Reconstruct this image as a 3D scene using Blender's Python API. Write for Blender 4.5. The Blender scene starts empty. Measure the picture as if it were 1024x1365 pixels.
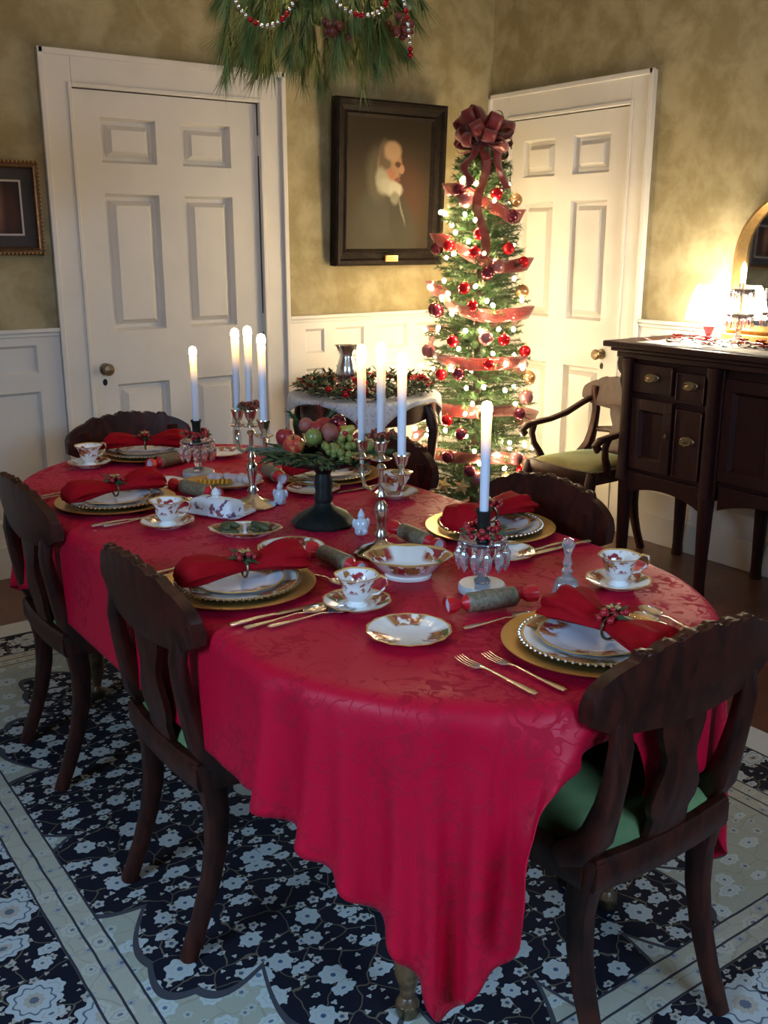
import bpy, math, random
import numpy as np
from mathutils import Vector, Matrix
PI = math.pi
R = math.radians
SC = bpy.context.scene
COL = SC.collection
random.seed(7)

# ------------------------------------------------------------------ helpers
class MB:
    """collects shapes and links them as one mesh"""
    def __init__(s):
        s.v = []; s.f = []
    def add(s, vs, fs, M=None):
        b = len(s.v)
        for p in vs:
            s.v.append(tuple(M @ Vector(p)) if M is not None else tuple(p))
        for f in fs:
            s.f.append(tuple(b + i for i in f))
        return s
    def box(s, x0, x1, y0, y1, z0, z1, M=None):
        vs = [(x0,y0,z0),(x1,y0,z0),(x1,y1,z0),(x0,y1,z0),(x0,y0,z1),(x1,y0,z1),(x1,y1,z1),(x0,y1,z1)]
        return s.add(vs, [(0,3,2,1),(4,5,6,7),(0,1,5,4),(1,2,6,5),(2,3,7,6),(3,0,4,7)], M)
    def lathe(s, prof, n=24, M=None, fn=None, sx=1, sy=1):
        vs = []; fs = []
        for k, (r, z) in enumerate(prof):
            for i in range(n):
                t = 2*PI*i/n
                q = r*(fn(t, k/(len(prof)-1)) if fn else 1)
                vs.append((q*math.cos(t)*sx, q*math.sin(t)*sy, z))
        for k in range(len(prof)-1):
            for i in range(n):
                j = (i+1) % n
                fs.append((k*n+i, k*n+j, (k+1)*n+j, (k+1)*n+i))
        if prof[0][0] > 1e-4: fs.append(tuple(reversed(range(n))))
        if prof[-1][0] > 1e-4: fs.append(tuple(range((len(prof)-1)*n, len(prof)*n)))
        return s.add(vs, fs, M)
    def sweep(s, path, w, d, n=10, lateral=None, cap=True, p=1.0, M=None):
        """section of half sizes w (along lateral) and d; w, d numbers or lists"""
        P = [Vector(q) for q in path]; m = len(P)
        vs = []; fs = []
        lat0 = Vector(lateral) if lateral else None
        prev = None
        for k in range(m):
            t = (P[min(k+1,m-1)] - P[max(k-1,0)])
            if t.length < 1e-9: t = Vector((0,0,1))
            t.normalize()
            if lat0 is not None: L = lat0 - t*lat0.dot(t)
            elif prev is None:
                L = Vector((1,0,0)) if abs(t.x) < .8 else Vector((0,1,0)); L = L - t*L.dot(t)
            else: L = prev - t*prev.dot(t)
            L.normalize(); prev = L
            B = t.cross(L)
            ww = w[k] if isinstance(w,(list,tuple)) else w
            dd = d[k] if isinstance(d,(list,tuple)) else d
            for i in range(n):
                a = 2*PI*(i+.5)/n; c, q = math.cos(a), math.sin(a)
                c = math.copysign(abs(c)**p, c); q = math.copysign(abs(q)**p, q)
                vs.append(tuple(P[k] + L*(c*ww) + B*(q*dd)))
        for k in range(m-1):
            for i in range(n):
                j = (i+1) % n
                fs.append((k*n+i, k*n+j, (k+1)*n+j, (k+1)*n+i))
        if cap:
            fs.append(tuple(reversed(range(n)))); fs.append(tuple(range((m-1)*n, m*n)))
        return s.add(vs, fs, M)
    def tube(s, path, r, n=8, M=None):
        return s.sweep(path, r, r, n=n, M=M)
    def sph(s, c, r, n=10, sc=(1,1,1), M=None):
        vs = [(c[0],c[1],c[2]-r*sc[2])]; fs = []; h = max(4, n//2+1)
        for k in range(1, h):
            a = -PI/2 + PI*k/h
            for i in range(n):
                t = 2*PI*i/n
                vs.append((c[0]+r*sc[0]*math.cos(a)*math.cos(t), c[1]+r*sc[1]*math.cos(a)*math.sin(t), c[2]+r*sc[2]*math.sin(a)))
        vs.append((c[0],c[1],c[2]+r*sc[2])); top = len(vs)-1
        for i in range(n):
            j = (i+1) % n
            fs.append((0, 1+j, 1+i)); fs.append((top, top-n+i, top-n+j))
        for k in range(h-2):
            for i in range(n):
                j = (i+1) % n; b = 1+k*n
                fs.append((b+i, b+j, b+n+j, b+n+i))
        return s.add(vs, fs, M)
    def prism(s, pts, y0, y1, M=None):
        """outline pts (x,z) extruded along y"""
        n = len(pts)
        vs = [(x,y0,z) for x,z in pts] + [(x,y1,z) for x,z in pts]
        fs = [tuple(range(n)), tuple(reversed(range(n,2*n)))]
        for i in range(n):
            j = (i+1) % n
            fs.append((i, i+n, j+n, j))
        return s.add(vs, fs, M)
    def tri(s, a, b, c):
        k = len(s.v); s.v += [tuple(a), tuple(b), tuple(c)]; s.f.append((k,k+1,k+2))
    def build(s, name, m, parent=None, smooth=True, bevel=0, sub=0, angle=40, solid=0):
        me = bpy.data.meshes.new(name); me.from_pydata(s.v, [], s.f); me.update()
        me.materials.append(m)
        o = bpy.data.objects.new(name, me); COL.objects.link(o)
        if parent is not None: o.parent = parent
        if smooth:
            me.polygons.foreach_set('use_smooth', [True]*len(me.polygons))
            if not sub: me.set_sharp_from_angle(angle=R(angle))
        if solid:
            k = o.modifiers.new('s','SOLIDIFY'); k.thickness = solid; k.offset = 0
        if bevel:
            b = o.modifiers.new('b','BEVEL'); b.width = bevel; b.segments = 2; b.limit_method = 'ANGLE'; b.angle_limit = R(50)
        if sub:
            q = o.modifiers.new('u','SUBSURF'); q.levels = sub; q.render_levels = sub
        return o

def empty(name, loc=(0,0,0), rz=0):
    o = bpy.data.objects.new(name, None); COL.objects.link(o)
    o.location = loc; o.rotation_euler = (0,0,rz); o.empty_display_size = .05
    return o
def tag(o, label=None, cat=None, group=None, kind=None):
    if label: o['label'] = label
    if cat: o['category'] = cat
    if group: o['group'] = group
    if kind: o['kind'] = kind
    return o
def dup(o, loc=None, rz=None, parent=None, **kw):
    c = o.copy(); COL.objects.link(c)
    if parent is not None: c.parent = parent
    for ch in list(o.children): dup(ch, parent=c)
    if loc is not None: c.location = loc
    if rz is not None: c.rotation_euler = (0,0,rz)
    if kw: tag(c, **kw)
    return c
def put(o, loc, rz=0, **kw):
    o.location = loc; o.rotation_euler = (0,0,rz); tag(o, **kw); return o
def MT(x=0,y=0,z=0,rx=0,ry=0,rz=0,s=1):
    return Matrix.Translation((x,y,z)) @ Matrix.Rotation(rz,4,'Z') @ Matrix.Rotation(ry,4,'Y') @ Matrix.Rotation(rx,4,'X') @ Matrix.Scale(s,4)

# ------------------------------------------------------------------ materials
class G:
    """tiny node-expression helper"""
    def __init__(s, name):
        s.m = bpy.data.materials.new(name); s.m.use_nodes = True
        s.t = s.m.node_tree; s.n = s.t.nodes; s.l = s.t.links
        s.b = next(q for q in s.n if q.type == 'BSDF_PRINCIPLED')
    def node(s, typ, **kw):
        q = s.n.new(typ)
        for k, v in kw.items(): setattr(q, k, v)
        return q
    def put(s, sock, val):
        if hasattr(val, 'is_linked') or isinstance(val, bpy.types.NodeSocket): s.l.new(val, sock)
        elif isinstance(val, (tuple, list)) and len(val) == 3 and sock.type == 'RGBA': sock.default_value = (*val, 1)
        else: sock.default_value = val
    def m_(s, op, a, b=None, c=None):
        q = s.node('ShaderNodeMath', operation=op)
        s.put(q.inputs[0], a)
        if b is not None: s.put(q.inputs[1], b)
        if c is not None: s.put(q.inputs[2], c)
        return q.outputs[0]
    def add(s,a,b): return s.m_('ADD',a,b)
    def sub(s,a,b): return s.m_('SUBTRACT',a,b)
    def mul(s,a,b): return s.m_('MULTIPLY',a,b)
    def lt(s,a,b): return s.m_('LESS_THAN',a,b)
    def gt(s,a,b): return s.m_('GREATER_THAN',a,b)
    def xyz(s, v):
        q = s.node('ShaderNodeSeparateXYZ'); s.l.new(v, q.inputs[0]); return q.outputs
    def obj(s): return s.node('ShaderNodeTexCoord').outputs['Object']
    def noise(s, scale, detail=2, vec=None, rough=.5, dist=0, col=False):
        q = s.node('ShaderNodeTexNoise'); q.inputs['Scale'].default_value = scale; q.inputs['Detail'].default_value = detail
        q.inputs['Roughness'].default_value = rough; q.inputs['Distortion'].default_value = dist
        s.l.new(vec if vec is not None else s.obj(), q.inputs['Vector'])
        return q.outputs['Color' if col else 0]
    def mapr(s, v, a, b, c=0, d=1, smooth=True):
        q = s.node('ShaderNodeMapRange'); q.interpolation_type = 'SMOOTHSTEP' if smooth else 'LINEAR'
        s.put(q.inputs[0], v)
        for i, x in enumerate((a,b,c,d)): q.inputs[i+1].default_value = x
        return q.outputs[0]
    def mix(s, f, a, b):
        q = s.node('ShaderNodeMix', data_type='RGBA')
        s.put(q.inputs[0], f); s.put(q.inputs[6], a); s.put(q.inputs[7], b)
        return q.outputs[2]
    def scale(s, vec, sc):
        q = s.node('ShaderNodeMapping'); s.l.new(vec, q.inputs[0]); q.inputs['Scale'].default_value = sc; return q.outputs[0]
    def bump(s, h, strength=.3, dist=.01):
        q = s.node('ShaderNodeBump'); q.inputs['Strength'].default_value = strength; q.inputs['Distance'].default_value = dist
        s.put(q.inputs['Height'], h); s.l.new(q.outputs[0], s.b.inputs['Normal'])
    def set(s, **kw):
        names = dict(col='Base Color', rough='Roughness', metal='Metallic', spec='Specular IOR Level', trans='Transmission Weight', ior='IOR',
                     sheen='Sheen Weight', sheen_tint='Sheen Tint', sheen_rough='Sheen Roughness', coat='Coat Weight', coat_rough='Coat Roughness', emit='Emission Color', es='Emission Strength', alpha='Alpha', sss='Subsurface Weight')
        for k, v in kw.items(): s.put(s.b.inputs[names[k]], v)
        return s

def plain(name, col, rough=.5, metal=0, var=.12, scale=30, **kw):
    g = G(name)
    c2 = tuple(max(0, c*(1-var*2)) for c in col); c1 = tuple(min(1, c*(1+var)) for c in col)
    g.set(col=g.mix(g.noise(scale, 3), c2, c1), rough=rough, metal=metal, **kw)
    return g.m
def emitter(name, col, strength):
    g = G(name); g.set(col=(.8,.8,.8), emit=col, es=strength); return g.m

def wood(name, a, b, rough=.32, axis=(1,1,1), scale=14, coat=.3, spec=.5):
    g = G(name)
    v = g.scale(g.obj(), axis)
    n = g.noise(scale, 5, v, .6, 1.5)
    g.set(col=g.mix(g.mapr(n,.35,.65), a, b), rough=rough, coat=coat, coat_rough=.25, spec=spec)
    g.bump(n, .08, .002)
    return g.m
M_MAHOG = wood('mahogany', (.018,.0050,.0035), (.048,.0100,.0055), axis=(3,3,1), scale=7, rough=.40, coat=0, spec=.28)
M_MAHOG2 = wood('sideboard_mahogany', (.020,.006,.005), (.036,.0075,.0055), axis=(4,4,1), rough=.42, coat=0, spec=.25)
M_BRASS = plain('aged_brass', (.26,.20,.12), .4, 1)
M_SILVER = plain('silver', (.80,.76,.70), .2, 1, .05)
M_CUTLERY = plain('cutlery_silver', (.86,.78,.70), .24, 1, .05)
M_CHARGER = plain('gold_charger', (.72,.44,.13), .34, .85, .06)
M_GOLDTRIM = plain('gold_trim', (.8,.55,.22), .3, .9)
M_PORC = plain('white_porcelain', (.78,.76,.74), .15, 0, .03, coat=.5)
def white_paint(name):
    g = G(name); n = g.noise(7, 3)
    g.set(col=g.mix(n, (.60,.575,.535), (.69,.665,.625)), rough=.42); return g.m
M_PAINT = white_paint('white_paint')
M_DOORP = white_paint('door_paint')
def wallpaper():
    g = G('mottled_gold_wallpaper')
    a = g.noise(5.5, 5, None, .62, .3); b = g.noise(26, 3, None, .6)
    f = g.add(g.mul(g.mapr(a,.36,.66), .75), g.mul(b, .25))
    g.set(col=g.mix(f, (.235,.188,.088), (.40,.345,.205)), rough=.85)
    return g.m
M_WALL = wallpaper()
M_CEIL = plain('ceiling_plaster', (.62,.58,.50), .9)
def planks():
    g = G('floor_planks'); o = g.obj(); x, y, z = g.xyz(o)
    br = g.node('ShaderNodeTexBrick'); g.l.new(o, br.inputs[0])
    br.inputs['Color1'].default_value = (.16,.065,.038,1); br.inputs['Color2'].default_value = (.11,.042,.025,1)
    br.inputs['Mortar'].default_value = (.02,.01,.008,1); br.inputs['Scale'].default_value = 1
    br.inputs['Brick Width'].default_value = 1.9; br.inputs['Row Height'].default_value = .105; br.inputs['Mortar Size'].default_value = .002
    n = g.noise(9, 5, g.scale(o, (1,14,1)), .6)
    g.set(col=g.mix(g.mul(n,.6), br.outputs[0], (.06,.022,.012)), rough=.38, coat=.2, coat_rough=.3)
    return g.m
M_FLOOR = planks()

def rug_mat():
    g = G('persian_rug'); o = g.obj(); x, y, z = g.xyz(o)     # object origin at rug centre
    hx, hy = .80, 1.18        # inner field half sizes
    ax, ay = g.m_('ABSOLUTE', x), g.m_('ABSOLUTE', y)
    wob = g.mul(g.sub(g.noise(14, 2), .5), .005)
    ex = g.add(g.sub(ax, hx), wob); ey = g.add(g.sub(ay, hy), wob)
    edge = g.m_('MAXIMUM', ex, ey)                            # >0 outside the field
    u, v = g.m_('DIVIDE', ax, hx), g.m_('DIVIDE', ay, hy)
    ang = g.m_('ARCTAN2', v, u)
    rad = g.m_('SQRT', g.add(g.mul(u,u), g.mul(v,v)))
    lobes = g.mul(g.m_('ABSOLUTE', g.m_('SINE', g.mul(ang, 9.0))), .16)
    lob2 = g.mul(g.m_('ABSOLUTE', g.m_('SINE', g.mul(ang, 27.0))), .03)
    lim = g.add(g.add(lobes, lob2), .925)
    spand = g.gt(rad, lim)                                    # pale corner spandrels
    rim = g.lt(g.m_('ABSOLUTE', g.sub(rad, lim)), .012)
    # small pale medallion at the centre
    rm = g.m_('SQRT', g.add(g.mul(ax,ax), g.mul(g.mul(ay,ay), .5)))
    med = g.lt(rm, g.add(.27, g.mul(g.m_('ABSOLUTE', g.m_('SINE', g.mul(g.m_('ARCTAN2', y, x), 8.0))), .03)))
    def flowers(scale, r0, petals, amp, seed):
        mp = g.node('ShaderNodeMapping'); g.l.new(o, mp.inputs[0]); mp.inputs['Location'].default_value = (seed, seed*1.7, 0)
        vo = g.node('ShaderNodeTexVoronoi', voronoi_dimensions='2D'); vo.inputs['Scale'].default_value = scale
        vo.inputs['Randomness'].default_value = .72; g.l.new(mp.outputs[0], vo.inputs['Vector'])
        df = g.node('ShaderNodeVectorMath', operation='SUBTRACT'); g.l.new(mp.outputs[0], df.inputs[0]); g.l.new(vo.outputs['Position'], df.inputs[1])
        dx, dy, _ = g.xyz(df.outputs[0])
        cr, cg, cb = g.xyz(vo.outputs['Color'])
        a = g.add(g.m_('ARCTAN2', dy, dx), g.mul(cr, 6))
        st = g.add(1, g.mul(g.gt(cg, .62), .7))               # some become leaves
        rr = g.m_('SQRT', g.add(g.mul(dx,dx), g.mul(g.mul(dy,dy), g.mul(st,st))))
        rad = g.mul(g.mul(g.add(1, g.mul(g.m_('COSINE', g.mul(a, petals)), amp)), r0), g.add(.65, g.mul(cb,.5)))
        q = g.m_('DIVIDE', rr, rad)
        return q, cg, cb
    q1, c1, k1 = flowers(11, .028, 7, .10, 3.1)
    q2, c2, k2 = flowers(18, .0135, 5, .16, 7.7)
    q3, c3, k3 = flowers(34, .0065, 3, .3, 1.3)
    q4, c4, k4 = flowers(7, .060, 9, .10, 5.2)
    vine = g.node('ShaderNodeTexVoronoi', voronoi_dimensions='2D', feature='DISTANCE_TO_EDGE'); vine.inputs['Scale'].default_value = 12
    nd = g.node('ShaderNodeVectorMath', operation='ADD'); g.l.new(o, nd.inputs[0])
    ns = g.node('ShaderNodeVectorMath', operation='SCALE'); g.l.new(g.noise(9, 2, None, .5, 0, True), ns.inputs[0]); ns.inputs['Scale'].default_value = .09
    g.l.new(ns.outputs[0], nd.inputs[1]); g.l.new(nd.outputs[0], vine.inputs['Vector'])
    vm = g.lt(vine.outputs['Distance'], .018)
    def flor(base, vinec, petal, petal2, core, big=False, small=True):
        c = g.mix(g.mul(vm, .7), base, vinec)
        if small: c = g.mix(g.mul(g.lt(q3, 1), g.lt(k3, .6)), c, petal2)
        w2 = g.lt(k2, .75); c = g.mix(g.mul(g.lt(q2, 1), w2), c, petal2); c = g.mix(g.mul(g.lt(q2, .38), w2), c, core)
        c = g.mix(g.lt(q1, 1), c, petal); c = g.mix(g.lt(q1, .62), c, petal2); c = g.mix(g.lt(q1, .50), c, petal); c = g.mix(g.lt(q1, .2), c, core)
        if big:
            c = g.mix(g.lt(q4, 1), c, petal); c = g.mix(g.lt(g.m_('ABSOLUTE', g.sub(q4,.72)), .04), c, core); c = g.mix(g.lt(q4, .38), c, petal2); c = g.mix(g.lt(q4,.18), c, core)
        return c
    navy, ivory, tan, blue = (.004,.005,.013), (.39,.42,.41), (.36,.32,.20), (.30,.34,.34)
    fieldc = flor(navy, (.16,.13,.08), ivory, (.40,.38,.33), (.05,.08,.14))
    spc = flor((.33,.335,.26), (.25,.24,.18), (.44,.48,.46), (.38,.40,.34), (.10,.14,.20), small=False)
    col = g.mix(spand, fieldc, spc)
    col = g.mix(rim, col, (.05,.05,.06))
    medc = flor((.31,.31,.26), (.22,.18,.12), ivory, (.40,.36,.26), (.10,.12,.16))
    col = g.mix(med, col, medc)
    # guard band, dark border, outer band
    bandc = flor((.38,.36,.28), (.27,.25,.2), (.44,.42,.34), (.30,.31,.30), (.12,.14,.18), small=False)
    col = g.mix(g.gt(edge, 0), col, bandc)
    for e in (.0, .045, .092):
        col = g.mix(g.lt(g.m_('ABSOLUTE', g.sub(edge, e)), .0028), col, (.03,.03,.04))
    bord = flor(navy, (.16,.13,.08), ivory, (.36,.32,.26), (.10,.12,.15), big=True)
    col = g.mix(g.gt(edge, .095), col, bord)
    col = g.mix(g.gt(edge, .275), col, (.50,.50,.47))
    col = g.mix(g.lt(g.m_('ABSOLUTE', g.sub(edge, .277)), .004), col, (.03,.03,.04))
    n = g.noise(180, 2)
    col = g.mix(g.mul(n, .22), col, g.mix(.5, col, (.01,.01,.02)))
    g.set(col=col, rough=.9, spec=.2)
    g.bump(g.noise(350, 2), .25, .003)
    return g.m
M_RUG = rug_mat()

def damask():
    g = G('red_damask'); o = g.obj()
    # tendrils follow the level lines of a swirling noise, leaves fill its peaks
    n1 = g.noise(13, .6, None, .4, 1.6); n2 = g.noise(34, 1, None, .5, 1.2); n3 = g.noise(7, 1)
    ten = g.mapr(g.m_('ABSOLUTE', g.sub(g.m_('FRACT', g.mul(n1, 4.0)), .5)), .085, .045)
    leaf = g.mul(g.mapr(n2, .52, .55), g.mapr(n3, .50, .56))
    pat = g.m_('MAXIMUM', g.mul(ten, .8), leaf)
    g.set(col=g.mix(pat, (.49,.0015,.025), (.39,.001,.019)), rough=g.mapr(pat, 0, 1, .48, .75, False), spec=.24,
          sheen=.07, sheen_rough=.35, sheen_tint=(1,.20,.50))
    g.bump(g.add(g.mul(pat, .6), g.mul(g.noise(400,2), .4)), .22, .002)
    return g.m
M_CLOTH = damask()
M_NAPKIN = plain('red_napkin_cloth', (.33,.001,.007), .8, 0, .12, 60, spec=.15)
def velvet(name, a, b):
    g = G(name); n = g.noise(6, 3, None, .6)
    g.set(col=g.mix(g.mapr(n,.35,.65), a, b), rough=.8, sheen=.9, sheen_rough=.3, sheen_tint=(.75,1,.65)); return g.m
M_VELVET = velvet('green_velvet', (.085,.150,.055), (.16,.26,.10))
M_VELVET_OLD = velvet('olive_velvet', (.12,.10,.022), (.20,.16,.04))

def china(name, rad, sy=1.0, inner=.62, blot=1.0, tint=(.80,.78,.74)):
    """white porcelain with a gold edge and sprays of red, rust and green roses round the rim"""
    g = G(name); o = g.obj(); x, y, z = g.xyz(o)
    y2 = g.mul(y, 1/sy)
    r = g.mul(g.m_('SQRT', g.add(g.mul(x,x), g.mul(y2,y2))), 1/rad)
    a = g.m_('ARCTAN2', y2, x)
    spray = g.mapr(g.m_('SINE', g.mul(a, 3)), -.35, .25)
    zone = g.mul(g.mul(g.mapr(r, inner-.06, inner+.08), g.mapr(r, 1.0, .93)), spray)
    n1 = g.noise(3.2/rad, 3, None, .6); n2 = g.noise(4.0/rad, 2, g.scale(o, (1,1,.3)), .6, .5); 
    c = g.mix(g.mapr(n2,.42,.5), (.32,.03,.035), (.40,.16,.05))
    c = g.mix(g.mapr(n1,.55,.6), c, (.10,.13,.04))
    msk = g.mul(zone, g.mapr(g.noise(5.0/rad, 2), .38*blot, .46*blot))
    col = g.mix(msk, tint, c)
    col = g.mix(g.gt(r, .955), col, (.62,.36,.11))
    g.set(col=col, rough=.14, coat=.4); return g.m
def china_side(name, h, tint=(.80,.78,.76)):
    """cup: roses on the upper body, gold lip"""
    g = G(name); o = g.obj(); x, y, z = g.xyz(o)
    n = g.noise(55, 2); n1 = g.noise(70, 3); zz = g.mul(z, 1/h)
    zone = g.mul(g.mapr(zz, .42, .58), g.mapr(zz, .98, .9))
    out = g.gt(g.m_('SQRT', g.add(g.mul(x,x), g.mul(y,y))), .0)
    msk = g.mul(g.mul(zone, out), g.mapr(n, .46, .54))
    c = g.mix(g.mapr(n1,.45,.55), (.30,.03,.035), (.42,.17,.05))
    col = g.mix(msk, tint, c); col = g.mix(g.gt(zz, .965), col, (.62,.36,.11))
    g.set(col=col, rough=.14, coat=.4); return g.m
M_DINNER = china('rose_dinner_china', .130)
M_SALAD = china('rose_salad_china', .100, tint=(.66,.70,.78))
M_BREAD = china('rose_bread_china', .080, inner=.50, blot=.97)
M_SAUCER = china('rose_saucer_china', .069, inner=.55)
M_CUP = china_side('rose_cup_china', .066)
M_BOWL = china('rose_bowl_china', .097, .78, inner=.66, blot=.95)
M_OVAL = china('rose_oval_china', .092, .62, inner=.62)
M_OVALB = china('rose_large_oval_china', .098, .66, inner=.62)

def glass(name, tint=(1,1,1), rough=.03, tr=1.0):
    g = G(name); g.set(col=tint, rough=rough, trans=tr, ior=1.5); return g.m
M_GLASS = glass('clear_glass')
M_CRYSTAL = glass('crystal', (.98,.90,.93), .02, .86)
M_CUTGLASS = glass('cut_glass', (.90,.88,.88), .12, .80)
M_MARBLE = plain('frosted_glass_base', (.62,.66,.68), .3, 0, .1, trans=.3)
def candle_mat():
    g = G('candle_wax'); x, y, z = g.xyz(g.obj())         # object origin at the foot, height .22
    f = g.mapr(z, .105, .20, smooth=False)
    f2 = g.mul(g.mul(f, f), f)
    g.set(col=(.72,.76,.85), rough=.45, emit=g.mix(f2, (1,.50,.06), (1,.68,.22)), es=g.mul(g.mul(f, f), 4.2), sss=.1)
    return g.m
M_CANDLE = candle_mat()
M_FLAME = emitter('warm_glowing_candle_tip', (1,.78,.42), 15)
M_BULB = emitter('warm_fairy_bulb', (1,.75,.41), 330)
M_CBULB = emitter('warm_chandelier_bulb', (1,.71,.46), 360)
M_SHADE = emitter('glowing_lamp_shade', (1,.85,.62), 75)

def foliage(name, a, b, scale=25):
    g = G(name); g.set(col=g.mix(g.noise(scale, 2), a, b), rough=.55); return g.m
M_FIR = foliage('fir_needles', (.020,.055,.020), (.065,.135,.040))
M_PINE = foliage('long_pine_needles', (.05,.085,.022), (.24,.30,.06), 12)
M_LEAF = foliage('dark_leaves', (.018,.035,.014), (.07,.10,.035))
M_SPRIG = foliage('blue_green_sprig', (.09,.14,.11), (.26,.33,.24))
M_BARK = plain('bark', (.07,.045,.03), .9)
M_IRON = plain('dark_green_cast_metal', (.022,.026,.024), .45, .5, .3, 80)
M_REDBALL = plain('shiny_red_ball', (.50,.008,.015), .08, .55, .03)
M_DARKBALL = plain('burgundy_ball', (.14,.018,.035), .14, .5)
M_MAUVEBALL = plain('mauve_ball', (.34,.13,.14), .22, .4)
M_GOLDBALL = plain('gold_ball', (.55,.30,.14), .18, .7)
def ribbon(name, col, al=1.0, es=0):
    g = G(name); n = g.noise(60,2)
    g.set(col=g.mix(n, tuple(c*.7 for c in col), col), rough=.35, sheen=.3, trans=0, alpha=al)
    return g.m
M_RIBBON = ribbon('sheer_red_ribbon', (.27,.024,.022), .66)
M_BOW = ribbon('dark_red_bow_ribbon', (.22,.02,.025), 1)
M_BERRY = plain('red_berries', (.36,.012,.02), .25)
M_RUSTBERRY = plain('rust_berries', (.22,.035,.018), .35)
M_STAR = plain('gold_silk', (.48,.35,.14), .4, .3)
M_LACE = None
def lace():
    g = G('white_lace'); v = g.node('ShaderNodeTexVoronoi'); v.inputs['Scale'].default_value = 60; g.l.new(g.obj(), v.inputs['Vector'])
    g.set(col=g.mix(g.mapr(v.outputs['Distance'],.1,.5), (.40,.42,.48), (.58,.60,.66)), rough=.8); g.bump(v.outputs['Distance'], .5, .002); return g.m
M_LACE = lace()
M_RUNNER = plain('cream_runner', (.74,.70,.62), .8)
M_BLACK = plain('black_iron', (.012,.011,.010), .4, .4)
M_FRAME = wood('black_picture_frame', (.008,.006,.005), (.018,.012,.009), axis=(1,1,1), rough=.6, coat=0, spec=.12)
M_GILT = plain('gilt_frame', (.46,.28,.10), .38, .85, .25, 60)
M_MIRROR = plain('mirror_glass', (.75,.80,.80), .03, 1, .01)

def painting(name, base, blobs, w, h):
    """oil painting: soft ellipses over a dark ground, coordinates as fractions of width and height"""
    g = G(name); x, y, z = g.xyz(g.obj())
    u = g.add(g.mul(x, 1/w), .5); v = g.add(g.mul(z, 1/h), .5)
    n = g.noise(30, 3)
    u = g.add(u, g.mul(g.sub(n,.5), .03)); v = g.add(v, g.mul(g.sub(g.noise(24,3,None,.5,.4),.5), .03))
    col = base
    for (cx, cy, rx, ry, rot, soft, c) in blobs:
        dx, dy = g.sub(u, cx), g.sub(v, cy); cr, sr = math.cos(R(rot)), math.sin(R(rot))
        a = g.mul(g.add(g.mul(dx, cr), g.mul(dy, sr)), 1/rx); b = g.mul(g.sub(g.mul(dy, cr), g.mul(dx, sr)), 1/ry)
        d = g.m_('SQRT', g.add(g.mul(a,a), g.mul(b,b)))
        col = g.mix(g.mapr(d, 1+soft, 1-soft), col, c)
    g.set(col=col, rough=.6, spec=.2); return g.m

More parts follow.
